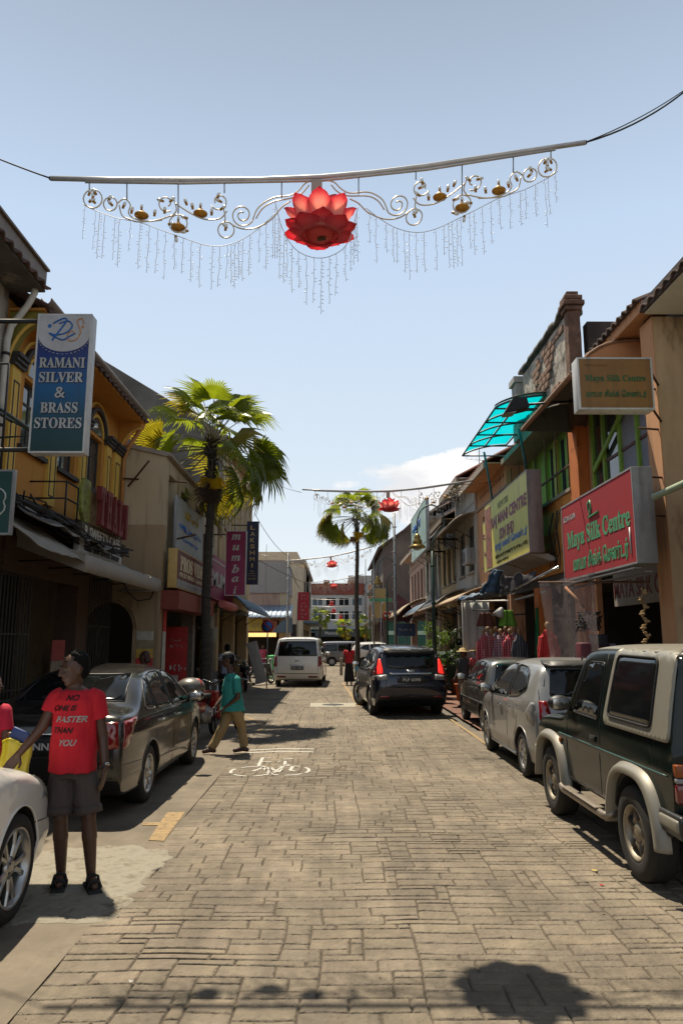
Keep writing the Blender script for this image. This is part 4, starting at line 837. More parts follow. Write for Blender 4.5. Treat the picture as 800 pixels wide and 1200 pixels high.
# === left row ===
# L1: the near white house, only its eave and upper wall come into view
L1 = shophouse('white_shophouse', 'stained white shophouse nearest on the silver stores sign side, with a wide brown gutter', 1, -4.5, 1.5, 9.5, 3.4, 6.7, M_WHT,
    wins=[(2.6, 3.6, 4.2, 5.8), (4.8, 5.8, 4.2, 5.8), (7.0, 8.0, 4.2, 5.8)], gr=M_MOS)
MB().box(-4.13, -4.03, 1.4, 9.56, 6.62, 6.86).build('gutter', M_GUT, L1)
MB().box(-4.09, -3.99, 1.4, 9.57, 6.87, 6.90).build('gutter_rim', M_GUT, L1)
mb = MB(); mb.tube([(-4.12, 9.42, 6.62), (-4.12, 9.42, 6.48), (-4.2, 9.42, 6.3), (-4.40, 9.42, 6.0), (-4.44, 9.42, 5.8), (-4.44, 9.42, 2.8)], .045, 10); mb.build('downpipe', M_WPI, L1)
for z in (5.6, 4.6, 3.6): MB().lathe([(.05, -.02), (.056, -.02), (.056, .02), (.05, .02)], 12, Matrix.Translation((-4.44, 9.42, z))).build('pipe_clip', IRON, L1)
mb = MB()   # green iron canopy frame over its windows
for y in (6.2, 7.6, 9.0): mb.tube([(-4.5, y, 4.75), (-3.75, y, 4.35), (-4.5, y, 4.30)], .02, 6)
for x, z in ((-3.75, 4.35), (-4.1, 4.53)): mb.tube([(x, 6.2, z), (x, 9.0, z)], .022, 6)
mb.build('canopy_frame', mat('dark_green_iron', (.01, .035, .03), .5), L1)
# L2: the ochre shophouse
yw = [(10.18, 10.98, 4.55, 5.55), (11.58, 12.38, 4.55, 5.55), (12.98, 13.78, 4.55, 5.55)]
L2 = shophouse('ochre_shophouse', 'ochre yellow shophouse with dark arched mouldings and a grey awning over the sweets cafe', 1, -4.5, 9.52, 15.0, 3.42, 6.45, M_YEL, wins=yw, fm=M_MLD,
    piers=((9.52, 9.9), (12.95, 13.5)), pierm=M_WOD, cornice=(M_MLD, [(3.5, .10, .07), (3.572, .16, .07), (3.644, .20, .06), (3.75, .08, .05)]), gr=M_YEL, end=False, sill=M_MLD)
for (ya, yb, za, zb) in yw:
    ym = (ya + yb) / 2
    for r_, t_, o_, m_ in ((.46, .075, .07, M_MLD), (.60, .045, .045, M_PAN), (.34, .045, .035, M_PAN)):
        mb = MB(); n = 16; vs = []; r0, r1 = r_, r_ + t_
        for k in range(n + 1):
            a = PI * k / n; c, s_ = math.cos(a), math.sin(a)
            vs += [(-4.499, ym + r0 * c, 5.62 + r0 * .92 * s_), (-4.499 + o_, ym + r0 * c, 5.62 + r0 * .92 * s_), (-4.499 + o_, ym + r1 * c, 5.62 + r1 * .92 * s_), (-4.499, ym + r1 * c, 5.62 + r1 * .92 * s_)]
        mb.add(vs, [(4 * k + i, 4 * k + (i + 1) % 4, 4 * k + 4 + (i + 1) % 4, 4 * k + 4 + i) for k in range(n) for i in range(4)] + [(0, 1, 2, 3), tuple(4 * n + i for i in range(4))]); mb.build('arch_moulding', m_, L2)
    mb = MB(); mb.prism([(ym + .33 * math.cos(PI * k / 12), 5.62 + .3 * math.sin(PI * k / 12)) for k in range(13)], 'x', -4.498, -4.49); mb.build('fanlight', GLS2, L2)
for y0, y1 in ((9.66, 9.94), (11.12, 11.44), (12.52, 12.84), (13.92, 14.2), (14.45, 14.85)):
    MB().box(-4.498, -4.44, y0, y1, 3.86, 5.55).build('pilaster', M_PAN, L2)
    mb = MB(); a, b, z0, z1, x = y0 + .05, y1 - .05, 4.0, 5.35, -4.437
    for q in ((a, a + .02, z0, z1), (b - .02, b, z0, z1), (a + .02, b - .02, z0, z0 + .02), (a + .02, b - .02, z1 - .02, z1)): mb.box(x - .01, x + .006, *q)
    mb.build('panel_line', M_MLD, L2)
    mb = MB()
    for z, o in ((5.551, .10), (5.61, .13), (5.67, .16)): mb.box(-4.498, -4.498 + o, y0 - .04, y1 + .04, z, z + .055)
    mb.build('capital', M_MLD, L2)
for yb, m_ in ((9.56, mat('olive_paint', (.20, .17, .03), .9, var=.2, dirt=('4a3a20', .55, 2))), (14.78, M_YEL)):     # bracket walls carrying the eave
    pts = [(-4.497, 6.30), (-4.02, 6.30)] + [(-4.03 - .46 * math.sin(PI / 2 * k / 8), 6.18 - .75 * (1 - math.cos(PI / 2 * k / 8))) for k in range(9)]
    MB().prism(pts, 'y', yb, yb + .2).build('eave_bracket', m_, L2)
    mb = MB(); mb.tube([(-4.03 - .46 * math.sin(PI / 2 * k / 8), yb - .005, 6.14 - .75 * (1 - math.cos(PI / 2 * k / 8))) for k in range(9)], .025, 6); mb.build('bracket_moulding', M_PAN, L2)
gutter(L2, -4.03, 9.6, 15.05, 6.50, M_GUT, .075)
MB().box(-4.12, -4.06, 9.6, 15.02, 6.30, 6.44).build('fascia', M_PAN, L2)
MB().tube([(-4.03, 14.94, 6.40), (-4.05, 14.94, 6.25), (-4.35, 14.96, 5.75), (-4.42, 14.96, 5.5), (-4.42, 14.96, 3.9)], .045, 10).build('downpipe', M_OPI, L2)
# ground floor: grilles, timber panel, doors in the shade
MB().box(-4.52, -4.46, 9.9, 12.95, 2.72, 3.24).build('timber_transom', M_WOD, L2)
def grille(par, x, y0, y1, z0, z1, step, m, ring=False):
    mb = MB()
    for k in range(int((y1 - y0) / step) + 1): y = y0 + k * step; mb.box(x - .01, x + .01, y - .01, y + .01, z0, z1)
    for z in (z0, z0 + (z1 - z0) * .33, z0 + (z1 - z0) * .38, z0 + (z1 - z0) * .68, z1): mb.box(x - .012, x + .012, y0 - .012, y1 + .012, z - .012, z + .012)
    if ring: mb.tube([(x, (y0 + y1) / 2 + .12 * math.cos(a * PI / 8), 1.75 + .3 * math.sin(a * PI / 8)) for a in range(16)], .014, 6, closed=True)
    mb.build('iron_grille', m, par, kind='stuff')
IRG = mat('dull_iron_bars', (.06, .052, .042), .6, .3)
grille(L2, -4.5, 9.95, 10.95, .14, 2.7, .11, IRG); grille(L2, -4.5, 13.55, 14.9, .14, 2.95, .13, IRG, True)
MB().box(-6.28, -6.24, 10.2, 11.6, .14, 2.3).build('shop_door', mat('pale_door', (.22, .17, .10), .7), L2)
grille(L2, -6.1, 10.2, 12.6, .14, 2.3, .14, IRG)
LATER = []
# posters propped by the door
def poster(label, c, w_, h, face, cols, cat='poster', name='poster', lean=0, scrib=()):
    """flat print with a real sheet thickness; cols = bands of colour from top"""
    n, r, U = panel_axes(face); t = thing(name, label, cat, c); o = Vector(c); h0 = h / 2; 
    mats = []; mb = MB(); z = h0
    k = len(cols)
    for i, cc in enumerate(cols):
        zz = z - h / k; a = MB(); a.add([o + r * sx * w_ / 2 + U * q + n * d for d in (0, .012) for sx in (-1, 1) for q in (zz, z)], [(4, 5, 7, 6), (0, 1, 5, 4), (2, 6, 7, 3), (0, 4, 6, 2), (1, 3, 7, 5), (0, 2, 3, 1)])
        a.build('print_band', mat('print', cc, .6, var=.3, scale=8), t); z = zz
    if scrib: LATER.append((t, o + n * .008, face, scrib))
    return t
poster('tall poster with red and green pictures standing inside the ochre shop grille', (-4.44, 12.0, 1.15), .55, 1.3, '+x', [(.3, .04, .04), (.25, .2, .14), (.08, .2, .05), (.3, .26, .16)])
# grey awning
aw = thing('shop_awning', 'long grey cloth awning over the ochre sweets cafe', 'awning', (-4.4, 12.6, 3.0))
Y0, Y1 = 10.25, 14.8
aw_f = lambda u, v: (-4.48 + .98 * v, Y0 + (Y1 - Y0) * u, 3.40 - .42 * v - .05 * math.sin(PI * v) + .012 * math.sin(u * 40) * v)
MB().grid(aw_f, 40, 6, th=.012).build('canopy', M_AWG, aw)
MB().grid(lambda u, v: (-3.50 + .012 * math.sin(u * 37) * v, Y0 + (Y1 - Y0) * u, 2.985 - .25 * v), 40, 2, th=.008).build('valance', M_AWG, aw)
for yy in (Y0, Y1): MB().prism([(-4.48, 3.39), (-3.5, 2.97), (-3.5, 2.74), (-4.48, 3.1)], 'y', yy - .006, yy + .006).build('side_flap', M_AWG, aw)
mb = MB()
for k in range(5): y = Y0 + .1 + (Y1 - Y0 - .2) * k / 4; mb.tube([(-4.46, y, 2.9), (-3.55, y, 2.93), (-4.46, y, 3.33)], .014, 6)
mb.build('awning_frame', IRON, aw)
# crumpled tarpaulin and cable bundle over the near awning
tp = MB().grid(lambda u, v: (-4.46 + .72 * v + .03 * math.sin(9 * u), 9.3 + 3.2 * u, 3.66 - .36 * v + .07 * noise.noise(Vector((u * 7, v * 5, 1))) - .03 * u), 36, 10, th=.01).build('crumpled_tarpaulin', mat('grey_tarpaulin', (.17, .15, .135), .6, var=.25, scale=3, bump=.4), None)
tag(tp, 'crumpled grey tarpaulin lying over the top of the ochre shop awning', 'tarpaulin')
tp2 = MB().grid(lambda u, v: (-4.42 + .92 * v, 8.9 + 1.5 * u, 3.50 - .62 * v + .05 * noise.noise(Vector((u * 5, v * 4, 3)))), 16, 8, th=.01).build('sagging_sheet', M_AWG, None)
tag(tp2, 'sagging grey sheet at the near end of the ochre shop awning', 'sheet')
cb = MB()
for k in range(9):
    q = [(-4.1 + random.uniform(-.1, .3) + .25 * t, 9.0 + 3.9 * t + random.uniform(-.06, .06), 3.62 - .35 * t + random.uniform(-.08, .10) - .12 * math.sin(PI * t)) for t in [i / 7 for i in range(8)]]
    cb.tube([tuple(p) for p in interp([list(p) for p in q], 3)], .011 + .008 * random.random(), 5)
tag(cb.build('cable_bundle', BLK, None, kind=None), 'tangle of black cables slung along the ochre shop awning', 'cables')
# L3: beige low block
L3 = thing('beige_shop_building', 'beige block with an arched side passage and the video shop signs', 'building', (-3.55, 18.5, 0))
a0 = [(-5.12, 0), (-5.12, 2.02)] + [(-4.6 - .52 * math.cos(PI * k / 14), 2.02 + .55 * math.sin(PI * k / 14)) for k in range(1, 14)] + [(-4.08, 2.02), (-4.08, 0)]
MB().prism([(-9, 0), (-5.12, 0)] + a0[1:-1] + [(-4.08, 0), (-3.55, 0), (-3.55, 4.15), (-9, 4.15)], 'y', 15.02, 15.25).build('side_wall', M_BGE, L3)
MB().prism([(-9, 4.152), (-3.55, 4.152), (-3.55, 5.6), (-4.6, 5.85), (-9, 6.9)], 'y', 15.03, 15.25).build('upper_side_wall', M_BGL, L3)
MB().prism([(-9, 6.902), (-4.6, 5.852), (-3.55, 5.602), (-3.46, 5.62), (-3.46, 5.68), (-4.6, 5.94), (-9, 7.0)], 'y', 14.99, 22).build('roof_slab', M_CAP, L3)
mb = MB(); mb.tube([(-4.6 - .60 * math.cos(PI * k / 14), 15.015, 2.02 + .63 * math.sin(PI * k / 14)) for k in range(15)], .022, 6); mb.build('arch_trim', M_BGE, L3)
mb = MB(); wall_x(mb, -3.55, -3.77, 15.252, 22.0, 2.85, 5.58, [(15.35, 16.0, 3.0, 5.3), (16.6, 17.6, 3.7, 5.2), (18.4, 19.4, 3.7, 5.2), (20.2, 21.2, 3.7, 5.2)]); mb.build('upper_wall', M_BGL, L3)
MB().box(-4.3, -4.25, 15.3, 22, 2.9, 5.5).build('room_shade_panel', M_DRK, L3)
for wv in ((16.6, 17.6, 3.7, 5.2), (18.4, 19.4, 3.7, 5.2), (20.2, 21.2, 3.7, 5.2)): window(L3, 1, -3.55, *wv, PLA, GLS2, sill=M_CAP)
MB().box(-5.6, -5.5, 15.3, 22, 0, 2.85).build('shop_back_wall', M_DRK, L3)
MB().box(-5.5, -3.55, 15.26, 22, 2.7, 2.845).build('floor_slab', M_INT, L3)
MB().box(-5.5, -3.3, 15.26, 30, 0, .14).build('walkway_floor', CONC, L3)
for y in (15.26, 18.6, 21.7): MB().box(-3.85, -3.555, y, y + .3, 0, 2.69).build('pier', mat('grey_pier', (.16, .14, .12), .9, var=.3, scale=6), L3)
MB().box(-3.56, -3.18, 15.05, 19.4, 2.42, 2.80).build('red_fascia', M_RAW, L3)
for k in range(4): MB().box(-3.52 - .4 * k, -3.46 - .4 * k, 15.3, 21.8, 2.60, 2.69).build('rafter', M_INT, L3)
MB().tube([(-4.4, 15.0, 2.78), (-3.62, 15.0, 2.78), (-3.6, 15.0, 2.95)], .015, 6).build('wall_pipe', M_WPI, L3)
MB().tube([(-3.62 + .0, 15.0, 2.9), (-3.75, 14.98, 2.62), (-4.0, 14.97, 2.58), (-4.2, 14.98, 2.75), (-4.3, 15, 2.95)], .012, 6).build('sagging_cable', BLK, L3)
poster('tall pale poster with red and yellow pictures on the beige pier beside the arch', (-3.82, 15.013, 1.45), .34, 1.05, '-y', [(.42, .38, .30), (.25, .20, .12), (.5, .32, .05), (.50, .04, .04), (.40, .36, .30), (.45, .08, .08)])
poster('white lettered strip with a red head on the beige pier corner', (-3.54, 15.42, 1.55), .26, 1.7, '+x', [(.45, .02, .02), (.45, .42, .36), (.45, .42, .36), (.42, .38, .33)])
poster('large red drinks poster in the doorway under the video shop awning', (-3.9, 17.2, 1.25), 1.0, 1.7, '-y', [(.40, .015, .012)] * 3, scrib=[(.1, -.08, .75, .16), (.25, .55, .3, .07), (.25, .42, .3, .07), (.1, -.55, .5, .08)])
for i, (y, z, lb) in enumerate(((19.9, 2.3, 'upper window air conditioner unit under the blue awning'), (20.4, 1.95, 'lower air conditioner unit under the blue awning'))):
    t = thing('air_conditioner', lb, 'air conditioner', (-3.45, y, z)); MB().cbox((-3.45, y, z), (.35, .62, .42), ch=.015).build('casing', mat('ac_casing', (.16, .15, .13), .5), t)
    MB().lathe([(.17, .0), (.17, .012), (.14, .012), (.02, .02)], 20, Matrix.Translation((-3.5, y - .315, z)) @ Matrix.Rotation(PI / 2, 4, 'X')).build('fan_grille', PLA, t)
# L4: tall tan house behind the palm
lw = [(22.5 + k * 1.5, 23.2 + k * 1.5, 5.3, 7.3) for k in range(5)]
L4 = shophouse('tan_shophouse', 'tall tan shophouse with a row of upright windows behind the large palm', 1, -3.5, 22.02, 30.0, 2.9, 8.05, M_TAN, wins=lw, ridge=2.6, depth=8.6, end=False, eave=.3, piers=((22.02, 22.4), (25.6, 26.0), (29.4, 30.0)), pierm=M_TAN)
for k in range(6): MB().box(-3.49, -3.42, 22.12 + k * 1.5, 22.32 + k * 1.5, 4.9, 7.6).build('pilaster', M_CRM, L4)
MB().prism([(-3.48, 5.0), (-3.48, 7.85), (-3.30, 8.0), (-7.7, 10.7), (-12, 8), (-12, 5.0)], 'y', 21.9, 22.05).build('party_wall', M_MOS, L4)
MB().prism([(-3.72, 0), (-3.72, 8.0), (-7.7, 10.5), (-12, 8), (-12, 0)], 'y', 29.8, 30.02).build('party_wall', M_TAN, L4)
MB().tube([(-4.4, 14.9, 5.1), (-3.2, 15.5, 5.15)], .02, 6).build('wall_pipe', RUST, L3)
for a, b in (((-3.55, 15.9, 3.95), (-2.95, 15.3, 3.98)), ((-4.3, 14.97, 4.95), (-3.75, 14.4, 5.35))):
    MB().tube([a, b], .022, 6).build('pole_bracket', RUST, L3)
# L5 pale block over the lane with its stalls, L6 cream block
L5 = thing('stall_building', 'pink and grey building with a blue tin stall roof at the side lane', 'building', (-2.9, 43.5, 0))
MB().box(-9, -2.75, 42, 46.9, 4.45, 6.2).build('clad_wall', mat('grey_cladding', (.30, .28, .28), .7, var=.06, dirt=('5b5450', .6, 2)), L5)
for k in range(6): MB().box(-9 + 1.2 * k + .2, -9 + 1.2 * k + .23, 41.985, 42, 4.5, 6.15).build('cladding_joint', M_GRY, L5)
MB().box(-9, -3.2, 42.1, 46.9, 2.95, 4.448).build('pink_wall', M_PNK, L5)
MB().box(-3.19, -2.8, 42.1, 46.9, 0, 4.448).build('corner_wall', M_CRM, L5)
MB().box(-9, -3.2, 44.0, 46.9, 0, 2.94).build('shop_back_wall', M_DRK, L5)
corr(L5, 'stall_roof', mat('blue_tin', (.28, .36, .46), .5, .2, var=.12), lambda u, v: (-7 + 4.6 * u, 42.1 - 2.2 * v, 3.75 - .75 * v), 18, 2, .02)
MB().prism([(-2.42, 3.0), (-2.42, 2.2), (-3.4, 2.2), (-2.9, 2.8)], 'y', 39.9, 42).build('side_sheet', M_AWB, L5)
MB().box(-7, -3.2, 40.9, 41.0, 2.25, 2.85).build('stall_fascia', mat('salmon_fascia', (.48, .20, .13), .7), L5)
MB().box(-7, -3.3, 41.5, 41.6, 1.98, 2.2).build('glowing_shelf', mat('warm_shelf_glow', (.8, .50, .18), .6, emit=1.2), L5)  # shelf is no lamp: the stall's warm light is put into its emission
g = thing('yellow_shop_sign', 'small yellow sign over the stalls of the side lane', 'sign', (-4.2, 40.8, 2.65)); MB().box(-4.9, -4.0, 40.78, 40.86, 2.3, 2.95).build('board', mat('yellow_board', (.5, .38, .06), .6), g); text('LLK', .5, .26, mat('grey_print', (.16, .16, .2), .6), (-4.35, 40.77, 2.62), '-y', g)
L6 = thing('cream_corner_building', 'cream two storey building beyond the crossing with a red banner', 'building', (-2.5, 66, 0))
MB().box(-14, -2.5, 57.2, 76, 0, 7.7).build('block', M_CRM, L6); MB().box(-14.1, -2.3, 57.1, 76, 7.702, 7.95).build('parapet', M_CAP, L6)
for k in range(4):
    window(L6, 1, -2.49, 59 + 4 * k, 60.2 + 4 * k, 4.8, 6.4, PLA, GLS2, depth=-.02)
MB().box(-2.49, -1.4, 57.4, 75, 3.1, 3.25).build('canopy', M_AWB, L6)
MB().box(-13, -3, 57.17, 57.198, .3, 3.0).build('shop_opening_shade', M_DRK, L6)  # dark panel on the solid block, shade of the openings painted in
for k in range(3): window(L6, 1, -2.49, 59 + 4 * k, 60.2 + 4 * k, 1, 2.6, PLA, GLS2, depth=-.02)
MB().prism([(-3.2, 4.2), (-2.5, 4.2), (-2.5, 7.69), (-2.9, 8.5), (-3.3, 9.3), (-4.4, 9.3), (-7, 9.3), (-7, 7.96), (-3.2, 7.96)], 'y', 63, 70).build('stepped_gable', M_CRM, L6)
# === right row ===
R1 = shophouse('peach_shophouse', 'peach shophouse nearest on the right with a white soffit and dark fascia', -1, 5.6, 1.5, 9.9, 3.1, 6.60, M_PCH,
    wins=[(2.6, 3.8, 4.0, 5.6), (5.0, 6.2, 4.0, 5.6), (7.6, 8.8, 4.0, 5.6)], gr=M_SOF, eave=1.22, piers=((1.5, 1.9), (6, 6.4), (9.4, 9.8)), roofm=M_TIL, end=False, ridge=2.0)
MB().box(4.40, 4.44, 1.4, 9.9, 6.45, 6.60).build('fascia', mat('dark_fascia', (.05, .03, .026), .7), R1)
MB().box(4.445, 5.58, 1.4, 9.9, 6.45, 6.49).build('white_soffit', M_SOF, R1)
MB().prism([(4.60, 0), (4.60, 6.44), (5.45, 6.44), (5.45, 0)], 'y', 10.0, 10.42).build('party_pillar', mat('cream_pillar', (.50, .36, .22), .85, var=.12, dirt=('67543f', .58, 2.5), stretch=(1, 1, .3)), R1)
MB().box(4.585, 4.598, 10.0, 10.42, 0, 6.44).build('pillar_face', M_PCH, R1)
MB().prism([(4.6, 6.45), (5.15, 6.45), (13, 6.45), (8.8, 8.4), (4.7, 6.6)], 'y', 10.2, 10.42).build('gable_wall', M_MOS, R1)
for z in (5.35, 4.75, 4.05, 3.5): MB().tube([(4.62, 10.05, z), (4.28, 10.0, z + .01)], .016, 6).build('iron_bracket', RUST, R1)
side_canopy_later = True
# R2 Maya bay
R2 = thing('silk_shop_building', 'orange silk shop bay with green framed windows behind the red signboard', 'building', (4.9, 12.4, 0))
mb = MB(); wall_x(mb, 4.92, 5.1, 10.42, 14.0, 3.0, 6.53, [(10.8, 13.7, 4.15, 6.1)]); mb.build('upper_wall', M_PCH, R2)
for y in (10.84, 11.55, 12.3, 13.05, 13.62): MB().box(4.90, 4.98, y - .045, y + .045, 4.15, 6.1).build('window_mullion', M_LIM, R2)
for ya, yb in zip((10.885, 11.595, 12.345, 13.095), (11.505, 12.255, 13.005, 13.575)):
    MB().box(4.95, 4.96, ya, yb, 4.2, 6.1).build('window_pane', GLS2 if ya > 12 else mat('grey_curtain', (.25, .25, .29), .8), R2)
    MB().box(4.93, 4.97, ya, yb, 5.0, 5.05).build('glazing_bar', mat('maroon_bar', (.10, .02, .02), .6), R2)
MB().prism([(13.5, 4.9), (12.0, 5.6), (12.0, 5.7), (13.5, 5.0)], 'x', 4.86, 4.90).build('diagonal_brace', M_LIM, R2)
MB().box(4.9, 5.3, 10.42, 14, 3.0, 3.15).build('sill_slab', M_CAP, R2)
MB().box(4.70, 4.91, 13.85, 14.35, 0, 6.35).build('orange_pillar', M_OR2, R2)
MB().box(4.82, 4.93, 13.6, 13.84, 0, 4.1).build('orange_pier', M_PCB, R2)
MB().box(7.0, 7.1, 10.4, 14.3, 0, 3.0).build('shop_back_wall', M_DRK, R2)
MB().box(4.9, 7.0, 10.4, 14.3, 2.98, 2.998).build('ceiling', M_INT, R2)
MB().box(4.7, 7.0, 10.4, 14.3, 0, .14).build('walkway_floor', CONC, R2)
mb = MB(); mb.box(4.92, 5.0, 10.45, 13.0, 2.38, 2.97); mb.build('name_fascia', mat('cream_fascia', (.30, .26, .21), .7, dirt=('54463a', .6, 3)), R2)
text('MAYA SILK CENTRE', 2.85, .30, mat('maroon_print', (.16, .02, .018), .6), (4.918, 11.55, 2.66), '-x', R2, off=.012)
MB().prism([(4.5, 3.0), (4.5, 6.25), (4.14, 6.30), (4.14, 6.48), (5.2, 6.95), (5.2, 3.0)], 'y', 14.0, 14.02).build('bay_end', M_PCH, R2) if False else None
corr(R2, 'roof', M_TIL, lambda u, v: (4.36 + 4.5 * v, 9.92 + 3.7 * u, 6.66 + 1.9 * v), 18, 3, .035, .03)
MB().box(4.42, 4.47, 9.92, 13.6, 6.50, 6.66).build('orange_fascia', M_PCB, R2)
MB().box(4.475, 4.9, 9.92, 13.6, 6.54, 6.57).build('peach_soffit', M_PCB, R2)
def side_canopy(label, name, xo, xi, y0, y1, zo, zi, m, rim, under=None, n=16, cheek=None, pw=2.2):
    t = thing(name, label, 'canopy', (xi, y0, zo))
    f = lambda u, v: (xi + (xo - xi) * v, y0 + (y1 - y0) * u, zi + (zo - zi) * v ** pw)
    corr(t, 'corrugated_sheet', m, f, n, 8, .02, .006)
    MB().tube([f(u / 10, 1) for u in range(11)], .045, 8).build('rolled_rim', rim, t)
    MB().tube([f(0, v / 8) for v in range(9)], .03, 8).build('end_rim', rim, t)
    if cheek: MB().prism([(xi, zo - .06), (xi, zi - .03)] + [(f(1, v / 8)[0], f(1, v / 8)[2] - .03) for v in range(1, 9)], 'y', y1 - .02, y1).build('far_end_panel', m, t)
    if cheek: MB().prism([(xi, zo - .02), (xi, zi - .01)] + [(f(0, v / 8)[0], f(0, v / 8)[2] - .01) for v in range(1, 9)], 'y', y0 - .004, y0 + .02).build('end_panel', cheek, t)
    for k in range(0 if cheek else 3):
        y = y0 + (y1 - y0) * (.1 + .4 * k); MB().tube([(xi, y, zo - .35), (xo - (xo - xi) * .35, y, zo - .02)], .015, 6).build('stay', IRON, t)
    return t
side_canopy('corrugated metal canopy with a thick brown rim above the green windows', 'metal_canopy', 3.72, 4.90, 11.0, 14.1, 5.93, 6.50, mat('dark_corrugated_iron', (.13, .125, .115), .6, .3, var=.15, dirt=('33261c', .6, 2)), mat('brown_rim', (.26, .14, .08), .8, var=.2), cheek=M_PCB, pw=3.2, n=14)
side_canopy('green and white striped sheet canopy low beside the near cream pillar', 'striped_canopy', 3.95, 5.4, 4.5, 8.9, 3.55, 3.95, mat('green_stripe_sheet', (.36, .42, .30), .7), CAPG, n=20)
# R3 with the ruined parapet, yellow sign
R3 = thing('orange_shophouse', 'orange shophouse with lime green balcony room and a crumbling brick parapet', 'building', (4.75, 17, 0))
MB().box(4.72, 4.92, 14.36, 19.9, 3.2, 4.75).build('balcony_wall', M_ORG, R3)
MB().box(4.68, 4.96, 14.36, 19.9, 4.752, 4.82).build('balcony_coping', M_CAP, R3)
MB().box(5.3, 5.4, 14.36, 19.9, 4.8, 6.6).build('green_room_wall', M_LIM, R3)
for y in (14.6, 15.3, 16.0, 16.9, 17.8, 18.8): MB().box(5.22, 5.30, y, y + .22, 4.82, 6.5).build('green_post', mat('yellow_post', (.42, .40, .08), .7) if int(y * 10) % 2 else M_LIM, R3)
for y in (14.95, 16.35, 17.2): MB().box(5.27, 5.298, y, y + .3, 4.82, 6.4).build('gap_shade_strip', M_BLK, R3)  # black strips on the green wall, shade of the gaps painted in
MB().box(4.74, 4.78, 14.4, 19.8, 5.3, 5.34).build('balcony_rail', RUST, R3)
for k in range(7): MB().box(4.75, 4.77, 14.6 + k * .8, 14.62 + k * .8, 4.82, 6.4).build('balcony_bar', RUST, R3)
MB().box(4.6, 9, 14.36, 19.9, 6.6, 6.75).build('roof_slab', M_CAP, R3)
# parapet built of real courses where the plaster is gone
MB().box(4.66, 4.95, 14.05, 17.5, 6.752, 8.3).build('parapet_wall', M_PLS, R3)
bk0 = None; nb = 0
for r_ in range(9):
    for c_ in range(13):
        y = 14.12 + c_ * .255 + (r_ % 2) * .12; z = 6.86 + r_ * .155
        if y + .235 > 17.45 or noise.noise(Vector((0, y * 1.1, z * 1.4))) < -.02 + .12 * random.random(): continue
        if bk0 is None: bk0 = MB().cbox((0, 0, 0), (.05, .235, .135), ch=.012).build('brick', M_BRI, R3, world=False); bk0.location = Vector((4.645, y + .12, z)) - R3.location; continue
        inst(bk0, R3, Matrix.Translation(Vector((4.645 + random.uniform(-.012, .014), y + .12, z)) - R3.location) @ Matrix.Rotation(random.uniform(-.05, .05), 4, 'X'))
cp = MB()
cp.grid(lambda u, v: (4.58 + .46 * v, 14.05 + 3.5 * u, 8.36 + .13 * noise.noise(Vector((u * 12, v * 3, 0)))), 30, 3, th=.09); cp.build('coping', M_MOS, R3)
pil = MB(); pil.grid(lambda u, v: (4.74 + .125 * math.copysign(min(1, abs(1.5 * math.cos(2 * PI * u))), math.cos(2 * PI * u)) * (1 + .12 * noise.noise(Vector((u * 9, v * 9, 0)))), 13.84 + .13 * math.copysign(min(1, abs(1.5 * math.sin(2 * PI * u))), math.sin(2 * PI * u)) * (1 + .12 * noise.noise(Vector((u * 9, v * 9, 5)))), 5.9 + 2.6 * v), 32, 26)
for z_, e_ in ((8.34, .17), (8.44, .21), (8.56, .18), (8.66, .12), (6.8, .2)): pil.cbox((4.74, 13.84, z_), (e_ * 2, e_ * 2, .10), Matrix.Rotation(.03 * e_, 3, 'X'), ch=.02)
pil.build('parapet_pillar', mat('sooty_brick', (.13, .07, .045), .95, var=.5, scale=3, bump=.5, bscale=14, dirt=('b09a82', .58, 2.4)), R3)
MB().box(4.5, 4.9, 17.5, 17.95, 6.7, 8.15).box(4.44, 4.96, 17.45, 18.0, 8.152, 8.3).build('parapet_pillar', M_LGR, R3)
MB().box(4.99, 9, 13.7, 13.95, 6.5, 8.05).build('return_wall', mat('sooty_wall', (.07, .05, .04), .95, var=.5, scale=2, dirt=('6e5544', .58, 2)), R3)
MB().box(6.9, 7.0, 14.3, 19.9, 0, 3.2).build('shop_back_wall', M_DRK, R3)
MB().box(4.75, 7.0, 14.36, 19.9, 3.0, 3.198).build('floor_slab', M_INT, R3)
MB().box(4.7, 7.0, 14.36, 19.9, 0, .13).build('walkway_floor', CONC, R3)
MB().box(4.66, 4.96, 16.9, 17.3, 0, 2.99).build('orange_pillar', M_OR2, R3)
mb = MB()
for k in range(5): mb.tube([(4.70, 13.9 + .12 * k, 0.1), (4.70, 13.9 + .12 * k, 2.9), (4.66, 13.95 + .12 * k, 3.6)], .03, 8)
mb.build('drain_pipes', M_PCB, R3, kind='stuff')
MB().cbox((4.69, 14.9, 3.95), (.06, .34, .42), ch=.01).build('meter_box', M_ORG, R3)
for i in range(7):
    y = 15.0 + random.random() * .6; mb = MB(); mb.tube([(4.68, y, 4.5), (4.60, y + random.uniform(-.2, .2), 4.1), (4.64, y + random.uniform(-.3, .3), 3.6), (4.62, y + random.uniform(-.2, .5), 3.25)], .01, 5); mb.build('loose_cable', BLK, R3)
